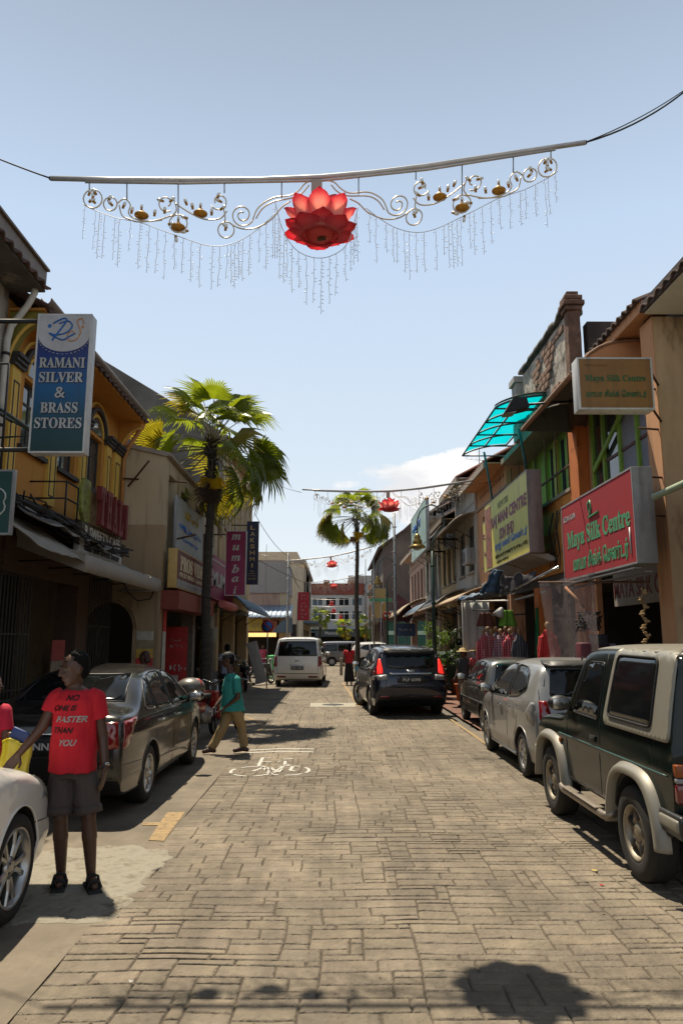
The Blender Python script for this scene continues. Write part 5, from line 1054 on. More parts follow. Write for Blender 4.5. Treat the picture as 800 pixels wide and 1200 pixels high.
# teal canopy
tc_ = thing('teal_canopy', 'curved teal polycarbonate canopy on dark green ribs above the yellow signboard', 'canopy', (4.7, 15.5, 6.6))
TX0, TX1, TY0, TY1 = 3.50, 4.72, 15.5, 19.7
tf = lambda u, v: (TX0 + (TX1 - TX0) * v, TY0 + (TY1 - TY0) * u, 6.86 + .30 * math.sin(PI * .5 * v ** .8))
for k in range(4):
    for j in range(2):
        MB().grid(lambda u, v: tf((k + .015 + .97 * u) / 4, (j + .015 + .97 * v) / 2), 4, 6, th=.005).build('polycarbonate_panel', M_TEA, tc_)
TG = mat('teal_iron', (.01, .05, .05), .5)
for k in range(5):
    MB().tube([Vector(tf(k / 4, v / 10)) - Vector((0, 0, .03)) for v in range(11)], .022, 6).build('curved_rib', TG, tc_)
    MB().tube([(TX0, TY0 + (TY1 - TY0) * k / 4, 6.82), (TX1, TY0 + (TY1 - TY0) * k / 4, 6.82)], .02, 6).build('tie_bar', TG, tc_)
for v in (0, .5, 1): MB().tube([Vector(tf(u / 6, v)) - Vector((0, 0, .035)) for u in range(7)], .022, 6).build('long_rail', TG, tc_)
MB().tube([(4.4, 17.0, 6.8), (4.6, 17.0, 5.3)], .03, 6).build('stay', TG, tc_); MB().tube([(4.0, 19.2, 6.8), (4.3, 19.2, 4.6)], .03, 6).build('stay', TG, tc_)
MB().grid(lambda u, v: (TX0 + .02 + (TX1 - TX0 - .02) * v, TY0 - .02 + .16 * u, 6.91 + .30 * math.sin(PI * .5 * v ** .8)), 1, 10, th=.01).build('worn_edge_strip', M_COR, tc_)
# R4.. the receding row
SP = [('peach_gabled_shophouse', 'peach shophouse with a dotted vent band just beyond the teal canopy', 20.0, 24.2, 6.85, 3.2, M_PCH, M_TL2, 4.75, 'casement'),
      ('white_vented_shophouse', 'off white shophouse with a vent band and slanting grey window canopy', 24.2, 28.4, 7.35, 3.3, M_WH2, M_TL2, 4.68, 'casement'),
      ('blue_shuttered_shophouse', 'grey shophouse with blue shutters behind the tall projecting billboard', 28.4, 33.0, 6.65, 3.1, M_TAN, M_TIL, 4.75, 'louvre'),
      ('cream_louvred_shophouse', 'cream grey louvred shophouse fourth beyond the teal canopy', 33.0, 38.0, 7.5, 3.4, M_WH2, M_TIL, 4.62, 'louvre'),
      ('last_grey_shophouse', 'grey shophouse at the end of the near row before the crossing', 38.0, 46.8, 6.8, 3.2, M_PNK, M_TIL, 4.75, 'casement')]
for nm, lb, y0, y1, ze, zf, wm, rm, xf, st in SP:
    k = max(1, int((y1 - y0) / 1.5)); wd = (y1 - y0 - .5) / k
    ws = [(y0 + .4 + i * wd, y0 + .4 + i * wd + wd * .6, 4.1, 5.7) for i in range(k)]
    t = shophouse(nm, lb, -1, xf, y0, y1, zf, ze, wm, wins=ws, fm=PLA, pm=M_SHT if st == 'louvre' else GLS2, style=st, eave=.6, roofm=rm, cornice=(M_CAP, [(3.5, .08, .08), (6.0, .06, .06)]), pierm=wm)
    for j in range(int((y1 - y0) / .3) - 1):
        MB().box(xf - .004, xf + .01, y0 + .3 + j * .3, y0 + .38 + j * .3, 6.35, 6.45).build('vent_hole_shade', M_BLK, t)  # black plates on the wall, painted to stand for shaded holes
    MB().box(xf - .62, xf - .56, y0, y1, ze - .3, ze - .12).build('fascia', M_CAP, t)
cans = [('slanting grey sheet canopy over the first windows past the yellow signboard', 3.75, 4.7, 24.4, 28.2, 5.55, 6.05, M_COR, M_CAP), ('dark curved canopy over the shuttered windows by the tall billboard', 3.8, 4.7, 28.6, 32.6, 5.7, 6.5, mat('dark_canopy', (.06, .065, .07), .6), M_GUT),
        ('grey tin canopy beyond the tall billboard', 3.9, 4.7, 33.3, 37.6, 5.8, 6.3, M_COR, M_CAP),
        ('tan striped corrugated awning over the shop beyond the clothes stall', 3.5, 4.7, 21.5, 25.8, 2.95, 3.35, M_STP, mat('tan_rim', (.30, .18, .10), .8)),
        ('dark awning with a pale rim over the fourth shop on the receding row', 3.5, 4.7, 26.3, 31.0, 3.0, 3.6, mat('black_awning', (.035, .04, .05), .6), M_CAP),
        ('blue grey awning over the fifth shop on the receding row', 3.4, 4.7, 31.5, 37.0, 2.95, 3.6, M_AWB, M_CAP), ('pale tin awning over the last shop before the crossing', 3.2, 4.7, 37.6, 46.0, 3.1, 3.9, M_STP, M_CAP)]
for lb, xo, xi, y0, y1, zo, zi, m_, rm in cans: side_canopy(lb, 'street_canopy', xo, xi, y0, y1, zo, zi, m_, rm, n=int((y1 - y0) / .22))
# beyond the crossing, right
R9 = thing('dark_gabled_building', 'dark weathered gabled building beyond the crossing on the right', 'building', (3.6, 66, 0))
MB().prism([(3.7, 0), (3.7, 8.9), (6.0, 11.0), (9, 12.6), (14, 9), (14, 0)], 'y', 57.2, 76).build('block', mat('dark_firewall', (.11, .085, .07), .95, var=.4, scale=.5, dirt=('6f5d50', .56, .8)), R9)
MB().prism([(3.4, 8.8), (9, 12.75), (9, 12.95), (3.3, 8.95)], 'y', 57.0, 76).build('roof', M_TIL, R9)
for k in range(4):
    MB().box(3.1, 3.7, 58 + 4.4 * k, 61.6 + 4.4 * k, 6.2, 6.35).build('window_canopy', M_COR, R9); MB().box(3.66, 3.698, 58.4 + 4.4 * k, 61 + 4.4 * k, 4.6, 6.1).build('window', M_SHT, R9)
    MB().box(2.7, 3.7, 57.6 + 4.4 * k, 61.8 + 4.4 * k, 3.2, 3.35).build('shop_canopy', M_COR, R9)
mb = MB().box(3.9, 7.2, 57.14, 57.19, .3, 3.2); mb.build('shop_front', mat('green_shopfront', (.02, .11, .08), .6), R9)
MB().box(3.9, 7.2, 57.08, 57.138, 2.2, 2.5).build('sign_strip', mat('pale_green_strip', (.45, .62, .5), .6), R9); MB().box(3.9, 7.2, 57.08, 57.138, .9, 1.15).build('lower_strip', mat('olive_strip', (.30, .33, .05), .6), R9)
MB().prism([(3.0, 3.5), (7.0, 4.6), (7.0, 4.75), (3.0, 3.65)], 'y', 55.8, 57.1).build('tin_roof', mat('pale_tin', (.42, .38, .33), .6, var=.2), R9)
# end building closing the view
EB = thing('end_building', 'long white block with a brick red parapet closing the far end of the street', 'building', (1, 112, 0))
rows = [(7.0, 8.1), (4.9, 6.1)]
mb = MB(); Y = 112
xs = [-22 + 2.0 * k for k in range(24)]
for k in range(23):
    x0, x1 = xs[k], xs[k + 1]
    mb.box(x0, x0 + .6, Y, Y + 10, 3.4, 8.6)
    z = 3.4
    for a, b in ((4.9, 6.1), (7.0, 8.1), (8.6, 8.6)):
        mb.box(x0 + .6, x1, Y, Y + 10, z, a); z = b
mb.build('facade', mat('far_white_wall', (.42, .41, .39), .9, var=.08, dirt=('6b6058', .6, .6)), EB)
for k in range(23):
    for a, b in rows:
        f = MB().box(xs[k] + .6, xs[k + 1], Y + .3, Y + .36, a, b).build('window', M_BLK if k % 3 else M_SHT, EB); MB().box(xs[k] + 1.25, xs[k] + 1.35, Y + .2, Y + .3, a, b).build('mullion', WHT, f)
MB().box(-22.2, 4.4, Y - .2, Y + 10, 8.602, 10.3).build('brick_parapet', mat('brick_red_band', (.20, .055, .035), .9, var=.2), EB)
for x in (-5.5, -1.8, 1.9): MB().box(x, x + .9, Y - .3, Y + 2, 10.302, 10.8).build('parapet_block', M_BRI, EB)
MB().box(2.0, 7.2, Y + 1, Y + 9, 10.31, 11.6).build('roof_room', M_LGR, EB); MB().box(4.42, 7.4, Y - .5, Y + 8, 3.4, 11.4).build('tower', M_LGR, EB)
for z in (5, 8): MB().box(5.0, 6.8, Y - .56, Y - .502, z, z + 2).build('banner', mat('orange_banner', (.45, .17, .06), .7), EB)
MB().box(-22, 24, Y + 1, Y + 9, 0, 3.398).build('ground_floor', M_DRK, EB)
MB().box(-22, 24, Y - 2.2, Y + 1, 2.9, 3.1).build('shop_canopy', mat('slate_canopy', (.08, .10, .12), .6), EB)
MB().box(-3, 3.5, Y - 2.3, Y - 2.22, 2.3, 3.2).build('pharmacy_fascia', mat('slate_sign', (.05, .06, .065), .6), EB); text('Pharmacy', 2.4, .55, WHT, (-.3, Y - 2.31, 2.75), '-y', EB, off=.01)
for i, (x, w_, h) in enumerate(((-14, 7, 7.5), (-26, 9, 8.5), (13, 10, 7.5), (27, 12, 8.5))):
    t = thing('background_block', ['grey block behind the left row', 'pale block far behind the left row', 'tan block behind the right row', 'pinkish block far behind the right row'][i], 'building', (x, 84, 0), group='blocks beyond the crossing')
    MB().box(x - w_ / 2, x + w_ / 2, 80, 90, 0, h).build('block', [M_GRY, M_LGR, M_TAN, M_PNK][i], t); MB().box(x - w_ / 2 - .2, x + w_ / 2 + .2, 79.8, 90.2, h + .002, h + .25).build('roof', M_TIL, t)
side_canopy('blue metal awning before the tan shophouse arcade beyond the palm', 'street_canopy', -2.62, -3.5, 22.2, 29.6, 2.72, 3.25, M_AWB, M_AWB, n=24)
t = thing('rolled_awning', 'faded pink rolled awning between the red fascia and the blue metal awning', 'awning', (-3.0, 20.7, 2.75)); MB().tube([(-2.98, 19.5, 2.74), (-2.95, 20.6, 2.72), (-2.98, 22.0, 2.74)], [.10, .12, .10], 12).build('roll', mat('faded_pink_cloth', (.42, .12, .11), .8, var=.2), t)
MB().grid(lambda u, v: (-3.5 + .5 * v, 19.5 + 2.5 * u, 3.0 - .2 * v), 6, 3, th=.01).build('cloth', mat('faded_pink_sheet', (.36, .11, .10), .8, var=.2), t)
K = 1.0
# ---------------------------------------------------------------- signs
def gradmat(name, stops, z0, z1, rough=.35, axis='Z'):
    m = bpy.data.materials.new(name); m.use_nodes = True; nt = m.node_tree; b = nt.nodes['Principled BSDF']; L = nt.links; b.inputs['Roughness'].default_value = rough
    tc = nt.nodes.new('ShaderNodeTexCoord'); sp = nt.nodes.new('ShaderNodeSeparateXYZ'); L.new(tc.outputs['Object'], sp.inputs[0])
    mr = nt.nodes.new('ShaderNodeMapRange'); mr.inputs['From Min'].default_value = z0; mr.inputs['From Max'].default_value = z1; L.new(sp.outputs[axis], mr.inputs['Value'])
    r = nt.nodes.new('ShaderNodeValToRGB'); e = r.color_ramp.elements
    while len(e) < len(stops): e.new(.5)
    for q, (p, c) in zip(e, stops): q.position = p; q.color = tuple(c) + (1,)
    L.new(mr.outputs[0], r.inputs[0]); L.new(r.outputs[0], b.inputs['Base Color']); return m
def scribble(t, c, face, rows, m, seed=1):
    """print too small or blurred to read: rows of (x, z, width, height) filled with short strokes"""
    n, r, U = panel_axes(face); rn = random.Random(seed); c = Vector(c)
    for x, z, w_, h in rows:
        mb = MB(); q = -w_ / 2
        while q < w_ / 2 - h * .3:
            k = rn.uniform(.28, .6) * h
            for _ in range(rn.choice((2, 3))): a, b = Vector((rn.uniform(0, k), 0, rn.uniform(-.5, .5) * h)), Vector((rn.uniform(0, k), 0, rn.uniform(-.5, .5) * h)); mb.tube([c + r * (x + q + a.x) + U * (z + a.z) + n * .007, c + r * (x + q + b.x) + U * (z + b.z) + n * .007], h * .08, 4)
            q += k + h * .22 + (h * .5 if rn.random() < .15 else 0)
        mb.build('small_print', m, t, kind='stuff')
def grime(m, c='3a3128', th=.55, amt=.55):
    """streaks of dirt running down a board"""
    nt = m.node_tree; b = nt.nodes['Principled BSDF']; src = b.inputs['Base Color'].links[0].from_socket; geo = nt.nodes.new('ShaderNodeNewGeometry'); mp = nt.nodes.new('ShaderNodeMapping'); mp.inputs['Scale'].default_value = (7, 7, .8); nt.links.new(geo.outputs['Position'], mp.inputs[0])
    n = nt.nodes.new('ShaderNodeTexNoise'); n.inputs['Scale'].default_value = 1.0; n.inputs['Detail'].default_value = 8; nt.links.new(mp.outputs[0], n.inputs['Vector']); r = nt.nodes.new('ShaderNodeMapRange'); r.inputs['From Min'].default_value = th; r.inputs['From Max'].default_value = th + .22; r.inputs['To Max'].default_value = amt; nt.links.new(n.outputs['Fac'], r.inputs['Value'])
    mx = nt.nodes.new('ShaderNodeMixRGB'); nt.links.new(r.outputs[0], mx.inputs[0]); nt.links.new(src, mx.inputs[1]); mx.inputs[2].default_value = hx(c) + (1,); nt.links.new(mx.outputs[0], b.inputs['Base Color']); b.inputs['Roughness'].default_value = max(.45, b.inputs['Roughness'].default_value)
    return m
def signbox(name, label, c, w_, h, d, face, fm, casem, fr=.025, cat='sign', frame=True):
    """lightbox: casing, printed face, thin frame; c = centre of the printed face"""
    n, r, U = panel_axes(face); c = Vector(c); t = thing(name, label, cat, c - n * d / 2)
    if fm.name not in GR: GR.add(fm.name); grime(fm, amt=.4)
    if casem.name not in GR and casem.users < 2: GR.add(casem.name); grime(casem)
    R3 = Matrix((r, n, U)).transposed()
    MB().cbox(c - n * (d / 2 + .002), (w_, d, h), R3, ch=.008).build('casing', casem, t)
    MB().cbox(c + n * .001, (w_ - 2 * fr, .006, h - 2 * fr), R3).build('face', fm, t)
    if frame:
        mb = MB()
        for sx in (-1, 1): mb.cbox(c + r * sx * (w_ / 2 - fr / 2) + n * .004, (fr, .014, h), R3)
        for sz in (-1, 1): mb.cbox(c + U * sz * (h / 2 - fr / 2) + n * .004, (w_ - 2 * fr - .001, .014, fr), R3)
        mb.build('frame', casem, t)
    t['_'] = 0; del t['_']
    def put(s, x, z, ww, hh, m, **k): return text(s, ww, hh, m, c + r * x + U * z + n * .006, face, t, **k)
    return t, put, (c, n, r, U)
GR = set()
CASE = mat('grey_sign_case', (.28, .28, .28), .5, .3, dirt=('5c5349', .6, 4)); CASW = mat('white_sign_case', (.50, .50, .49), .5, dirt=('6f675c', .62, 4))
SIL = mat('silver_letters', (.42, .42, .41), .4, .2); SHD = mat('letter_shadow', (.008, .02, .05), .5)
# RAMANI SILVER & BRASS STORES
RY = 8.0; tl, br = P(49, 368, Y=RY), P(106, 531, Y=RY); cxr = (P(47, 368, Y=RY).x + P(107.5, 368, Y=RY).x) / 2; w_ = 0.625; h_ = tl.z - br.z
fm = gradmat('blue_teal_face', [(0, (.003, .035, .035)), (.25, (.004, .05, .07)), (.55, (.004, .09, .24)), (.8, (.006, .03, .17)), (1, (.01, .012, .08))], -h_ / 2, h_ / 2 * .7)
t, put, (c, n, r, U) = signbox('silver_store_sign', 'tall blue and teal signboard of the silver and brass stores with a white crest', (cxr, RY, (tl.z + br.z) / 2), w_, h_, .16, '-y', fm, CASW, .02)
mb = MB(); q = [(-.293, h_ / 2 - .02)] + [(.293 * math.cos(PI + PI * k / 20), h_ / 2 - .26 + .20 * math.sin(PI + PI * k / 20)) for k in range(21)] + [(.293, h_ / 2 - .02)]
mb.add([c + r * a + U * b + n * .0085 for a, b in q], [tuple(range(len(q)))]); mb.build('white_crest', mat('crest_white', (.42, .42, .43), .5), t, fix=False)
for k in range(17):
    a0 = PI + PI * (k + .6) / 18; a1 = a0 + .09
    mb = MB() if k == 0 else mb; mb.tube([c + r * .293 * math.cos(a) + U * (h_ / 2 - .285 + .205 * math.sin(a)) + n * .008 for a in (a0, a1)], .003, 4)
mb.build('dashed_arc', WHT, t, kind='stuff')
def stroke(pts, rad, m, nm): 
    MB().tube([c + r * p[0] + U * p[1] + n * .012 for p in interp([list(p) for p in pts], 5)], rad, 6).build(nm, m, t)
BLP = mat('logo_blue', (.02, .12, .40), .5); ORP = mat('logo_orange', (.50, .24, .11), .5); z0 = h_ / 2
stroke([(-.13, z0 - .12), (-.02, z0 - .06), (.02, z0 - .09), (-.10, z0 - .28), (-.13, z0 - .33)], .010, BLP, 'logo_stroke'); stroke([(-.06, z0 - .12), (.04, z0 - .09), (.09, z0 - .15), (.03, z0 - .23), (-.09, z0 - .26), (-.17, z0 - .24), (-.02, z0 - .32), (.06, z0 - .28), (.13, z0 - .24)], .009, BLP, 'logo_stroke')
MB().ball(c + r * -.17 + U * (z0 - .15) + n * .008, (.024, .006, .024), 10).build('logo_dot', BLP, t); MB().ball(c + r * .21 + U * (z0 - .16) + n * .008, (.02, .006, .02), 10).build('logo_dot', ORP, t)
stroke([(.22, z0 - .12), (.20, z0 - .06), (.15, z0 - .08), (.16, z0 - .14), (.19, z0 - .22), (.15, z0 - .31), (.07, z0 - .33), (.04, z0 - .26), (.09, z0 - .21), (.13, z0 - .25)], .007, ORP, 'logo_stroke')
for s_, z, ww, hh in (('RAMANI', .235, .52, .125), ('SILVER', .06, .50, .125), ('&', -.12, .12, .13), ('BRASS', -.30, .42, .125), ('STORES', -.48, .53, .125)):
    put(bold(s_), .012, z - .008, ww, hh, SHD, ex=.001, off=.02); put(bold(s_), 0, z, ww, hh, SIL, ex=.004, off=.008)
for z in (z0 - .05, -z0 + .06): MB().tube([(c.x - w_ / 2, RY + .09, c.z + z), (-4.55, RY + .09, c.z + z)], .028, 8).build('bracket_arm', IRON, t)
ctr = Vector(t.location); t.scale = (.88,) * 3; t.location = Vector((0, 0, EYE)) + (ctr - Vector((0, 0, EYE))) * .88     # nearer and smaller: its shadow falls by the man's feet
for z in (z0 - .05, -z0 + .06): MB().tube([(t.location.x - 1.1, t.location.y + .01, t.location.z + z * .88), (-4.55, t.location.y + .01, t.location.z + z * .88)], .025, 8).build('bracket_arm', IRON, t)
# dark green sign with white scalloped line, cut by the picture edge
tl = P(18, 556, Y=7.2); t, put, (c, n, r, U) = signbox('green_sign', 'dark green board with a white scalloped outline hanging at the left edge', (tl.x - .45, 7.2, (P(10, 553, Y=7.2).z + P(10, 624, Y=7.2).z) / 2), .9, .66, .05, '-y', mat('bottle_green', (.008, .055, .05), .5), CASE, .02)
q = []
for k in range(41):
    a = 2 * PI * k / 40; rr = 1 + .09 * abs(math.sin(a * 5)); q.append((.36 * rr * math.cos(a), .25 * rr * math.sin(a)))
MB().tube([c + r * a + U * b + n * .010 for a, b in q], .008, 5).build('scalloped_outline', WHT, t); scribble(t, c, '-y', [(.05, 0, .4, .1)], WHT, 9)
MB().tube([(c.x - .3, 7.2, c.z + .33), (c.x - .3, 7.2, 4.9)], .012, 6).build('hanger', IRON, t)
MB().tube([(c.x + .3, 7.2, c.z + .33), (c.x + .3, 7.2, 4.6), (-4.5, 7.2, 4.6)], .014, 6).build('hanger', IRON, t)
# sweets cafe sign on the ochre house
t = thing('cafe_sign', 'stacked cafe signboard with tall red letters over white lettered strips', 'sign', (-3.95, 12.2, 3.6)); X = -3.93
RL = mat('red_letter_block', (.13, .010, .008), .6); GRD = mat('mixed_menu_print', (.18, .12, .05), .6, var=.6, scale=14)
for k, s_ in enumerate('THALI'):
    y = 11.70 + k * .34; text(bold(s_) if s_ != 'I' else 'I', .25 if s_ != 'I' else .10, .62, RL, (X + .10, y, 3.93 - .012 * k), '+x', t, ex=.09, off=.03)
MB().box(X - .03, X + .03, 11.55, 13.25, 3.62, 4.16).build('letter_backing', GRD, t)
MB().prism([(11.1, 4.1), (11.25, 4.3), (11.52, 4.28), (11.52, 3.62), (11.3, 3.62), (11.15, 3.8)], 'x', X - .03, X + .03).build('leaf_picture', mat('leaf_print', (.16, .17, .03), .6, var=.7, scale=9), t)
MB().box(X - .04, X + .05, 11.15, 13.25, 3.36, 3.60).build('strip_board', mat('brown_strip', (.05, .035, .02), .6), t); text("R SWEET'S CAFE", 1.85, .17, mat('cream_letter', (.50, .46, .38), .5), (X + .056, 12.2, 3.48), '+x', t, off=.015)
MB().cbox((X, 12.2, 3.23), (.12, 2.2, .22), ch=.03).build('white_strip', mat('white_strip', (.46, .46, .43), .5), t); text(bital('lassi and sweets house'), 1.85, .13, BLKP, (X + .062, 12.2, 3.23), '+x', t, off=.02)
MB().cbox((X, 12.25, 3.03), (.12, 2.0, .17), ch=.02).build('lower_strip', mat('ochre_strip', (.32, .22, .12), .5), t); text('VEG BANANA LEAF', 1.2, .10, RDP, (X + .062, 12.15, 3.03), '+x', t, off=.02)
mb = MB()
for z in (4.1, 3.85, 3.55): mb.tube([(-4.49, 10.6, z), (-3.95, 10.6, z), (-3.95, 13.2, z)], .014, 6)
for y in (10.6, 11.1): mb.tube([(-3.95, y, 3.5), (-3.95, y, 4.1)], .014, 6)
mb.build('iron_bracket', IRON, t)
# video shop sign, white board above
VX = -3.27; y0, y1 = 15.12, 18.9
def vz(px, py): return P(px, py, X=VX).z
t, put, (c, n, r, U) = signbox('video_shop_sign', 'maroon video shop lightbox with cream letters and a yellow end panel', (VX, (y0 + y1) / 2, 3.27), y1 - y0, .82, .18, '+x', mat('maroon_face', (.10, .014, .012), .5, dirt=('2b1512', .6, 3)), mat('yellowed_case', (.50, .33, .10), .5, dirt=('6f4a20', .62, 4)), .02)
CRL = mat('cream_lettering', (.55, .47, .30), .5); put(bold('PROS VIDEO'), 0, .14, 3.1, .32, CRL, off=.015); put("PROS VIDEO  Specialist in", 0, -.12, 3.2, .13, CRL, off=.012); MB().box(VX + .006, VX + .012, y0 + .05, y1 - .05, 2.89, 3.05).build('grey_strip', CASE, t)
scribble(t, c, '+x', [(0, -.31, 2.9, .08)], BLKP, 10)
t, put, (c, n, r, U) = signbox('white_board_sign', 'faded white board with a yellow emblem above the video shop sign', (-3.42, 17.2, 4.32), 3.2, 1.15, .06, '+x', mat('faded_white_face', (.30, .32, .33), .6, var=.15, scale=2, dirt=('5a5f61', .56, 2)), CASE, .03)
scribble(t, c, '+x', [(0, -.05, 2.6, .16), (0, -.3, 1.9, .09)], BLP, 2); scribble(t, c, '+x', [(.1, .28, 1.6, .2)], mat('dark_gold_print', (.30, .22, .03), .5), 3)
# pink shop fascia and blades
MAG = mat('magenta_board', (.24, .010, .075), .45, dirt=('30101f', .62, 3))
t, put, (c, n, r, U) = signbox('magenta_fascia_sign', 'magenta shop fascia with big white letters between the palm and the tall magenta blade sign', (-3.36, 21.9, 3.5), 4.6, 1.25, .08, '+x', MAG, MAG, .02)
put('MUMBAI', 0, -.02, 3.9, .42, SIL, ex=.03, off=.03); MB().box(-3.352, -3.345, 19.7, 24.1, 3.97, 4.0).build('white_line', WHT, t)
t, put, (c, n, r, U) = signbox('small_magenta_sign', 'small dark magenta blade sign half hidden behind the palm trunk', (-3.42, 19.6, 4.15), .26, .95, .07, '-y', mat('plum_board', (.10, .015, .04), .5), CASE, .015)
scribble(t, c, '-y', [(0, .3 - .2 * k, .13, .11) for k in range(4)], SIL, 4)
BY = 20.6; a, b = P(265, 622, Y=BY), P(287.5, 698, Y=BY)
t, put, (c, n, r, U) = signbox('mumbai_blade_sign', 'tall magenta blade sign with white slanting letters reading downwards', ((a.x + b.x) / 2, BY, (a.z + b.z) / 2), b.x - a.x, a.z - b.z, .12, '-y', MAG, CASW, .018)
hh = a.z - b.z
for k, s_ in enumerate('mumbai'): put(bital(s_), .0, hh * (.40 - .163 * k), {'m': .26, 'i': .09}.get(s_, .20), {'b': .24, 'i': .22}.get(s_, .16), SIL, off=.012)
MB().tube([(a.x - .6, BY + .07, a.z - .1), (a.x, BY + .07, a.z - .1)], .02, 6).build('bracket_arm', IRON, t)
BY = 23.8; a, b = P(289.5, 611, Y=BY), P(302, 685, Y=BY)
t, put, (c, n, r, U) = signbox('lakshmi_blade_sign', 'narrow navy blade sign with gold letters reading downwards', ((a.x + b.x) / 2, BY, (a.z + b.z) / 2), b.x - a.x, a.z - b.z, .10, '-y', mat('navy_board', (.008, .01, .04), .5), mat('navy_case', (.01, .012, .03), .5), .015)
GLD = mat('gold_print', (.42, .29, .12), .5); hh = a.z - b.z
for k, s_ in enumerate('LAKSHMI'): put(s_, 0, hh * (.40 - .1 * k), .05 if s_ == 'I' else .15, .14, GLD, off=.02)
put('The', 0, -hh * .29, .12, .06, GLD); put('Jewellers', 0, -hh * .33, .22, .05, GLD); MB().tube([c + r * -.14 - U * hh * .365 + n * .008, c + r * .14 - U * hh * .365 + n * .008], .006, 4).build('gold_line', GLD, t); put('GOLD SHOP', 0, -hh * .41, .24, .06, GLD)
MB().tube([(a.x - .6, BY + .06, a.z - .12), (a.x, BY + .06, a.z - .12)], .02, 6).build('bracket_arm', IRON, t)
# upper Maya sign
MY = 9.2; a, b = P(675, 419, Y=MY), P(767, 480, Y=MY); TG1 = mat('tan_face', (.24, .12, .035), .6, var=.12, scale=3)
t, put, (c, n, r, U) = signbox('tan_silk_sign', 'tan lightbox silk shop sign with green letters bracketed from the pillar', ((a.x + b.x) / 2, MY, (a.z + b.z) / 2), b.x - a.x, a.z - b.z, .22, '-y', TG1, CASW, .022)
DG = mat('dark_green_print', (.01, .10, .035), .5); put(bold('Maya Silk Centre'), 0, .06, .80, .11, DG, off=.006); put('மாயா சில்க் ெசண்டர்', .0, -.15, .80, .12, DG, off=.02); put('VEDHA KHAN', -.25, .25, .30, .03, TG1)
for z in (.27, -.27): MB().tube([(b.x, MY + .12, c.z + z), (4.64, 10.05, c.z + z)], .018, 6).build('bracket_arm', RUST, t)
# big red sign
X = 3.99; y0, y1, z0, z1 = 9.62, 12.75, 2.80, 4.11; RF = mat('crimson_face', (.30, .006, .012), .75, var=.10, scale=1.2)
t, put, (c, n, r, U) = signbox('red_silk_sign', 'large crimson silk shop signboard with green lettering over the parked silver car', (X, (y0 + y1) / 2, (z0 + z1) / 2), y1 - y0, z1 - z0, .27, '-x', RF, CASE, .025)
LG = mat('outlined_green_print', (.06, .26, .12), .5)
put(bold('Maya Silk Centre'), .05, -.02, 2.72, .36, LG, off=.02); put('மாயா சில்க் ெசண்டர்', .12, -.42, 2.35, .32, LG, off=.03); put('KEDAI KAIN', -1.15, .40, .62, .09, SIL)
MB().tube([c + r * (x_) + U * z_ + n * .008 for x_, z_ in ((-.18, .36), (-.20, .47), (-.10, .50), (-.06, .40), (-.13, .28), (-.2, .25), (.25, .27))], .018, 6).build('flourish', LG, t); MB().ball(c + r * -.14 + U * .32 + n * .006, (.006, .05, .05), 8).build('flourish_dot', LG, t)
for dy in (.0,): MB().tube([c + r * 1.38 + U * -.15 + n * .01, c + r * 1.38 + U * -.5 + n * .01], .014, 4).build('chipped_strip', SIL, t)
for dz, dx in ((-.06, -.12), (-.11, .02)): MB().box(X + .02 + dx, X + .06 + dx + .05, y0 - .1, y1 - .1, z0 + dz - .02, z0 + dz).build('tube_batten', STL, t)
mb = MB()
for y in (10.4, 12.2): mb.tube([(4.45, y, 3.9), (4.9, y, 3.9)], .02, 6)
mb.build('wall_bracket', RUST, t, kind='stuff')
# yellow sign
X = 4.1; y0, y1, z0, z1 = 15.35, 19.85, 3.62, 5.42; YF = mat('yellow_face', (.55, .48, .06), .35, var=.12, scale=1.3, dirt=('8f8a5a', .58, 1.4))
t, put, (c, n, r, U) = signbox('yellow_store_sign', 'big yellow store signboard with maroon lettering and a picture strip at its far end', (X, (y0 + y1) / 2, (z0 + z1) / 2), y1 - y0, z1 - z0, .30, '-x', YF, mat('grey_mauve_case', (.24, .20, .20), .5, .2, dirt=('4f4440', .6, 4)), .025)
MP = mat('maroon_letters', (.17, .012, .05), .5); put('NEW SRI', -.1, .62, 1.1, .16, mat('olive_print', (.13, .15, .03), .5), off=.02); put('RAJ MANI CENTRE', .35, .25, 3.6, .36, MP, off=.05); put('SDN BHD', .2, -.12, 1.5, .28, MP, off=.04)
put('ராஜ் மணி ெசண்டர்', .5, -.40, 3.2, .26, BLP, off=.03); scribble(t, c, '-x', [(.5, -.64, 3.2, .10), (-.3, -.78, 1.3, .09)], BLKP, 11)
MB().box(X - .012, X - .004, y1 - .75, y1 - .1, z0 + .08, z1 - .12).build('picture_strip', mat('busy_print', (.22, .06, .03), .5, var=.9, scale=6), t)
for k in range(2): MB().prism([(4.1, z0 - .01), (4.5, z0 - .01), (4.75, z0 - .14), (4.55, z0 - .16)], 'y', y0 + .1 + 2.2 * k, y0 + 2.1 + 2.2 * k).build('sheet_skirt', M_LGR, t)
t, put, (c, n, r, U) = signbox('thin_yellow_sign', 'narrow yellow sign standing out just beyond the big yellow signboard', (4.4, 21.2, 4.5), .9, 1.5, .06, '-x', YF, CASE, .02); scribble(t, c, '-x', [(0, .3, .6, .3), (0, -.2, .6, .2)], MP, 8)
# tall billboard
t, put, (c, n, r, U) = signbox('pale_billboard', 'pale blue green billboard standing out high over the right pavement', (3.4, 29.9, 6.15), 5.4, 1.95, .12, '-x', mat('pale_print_face', (.28, .42, .40), .4, var=.25, scale=.8), CASE, .03)
scribble(t, c, '-x', [(-.6, .3, 2.8, .4)], BLP, 5); scribble(t, c, '-x', [(-.4, -.3, 2.2, .3)], mat('faded_orange', (.5, .28, .12), .5), 6)
for y in (27.8, 31.8): MB().tube([(3.5, y, 5.6), (4.9, y, 5.6)], .04, 6).build('bracket_arm', IRON, t)
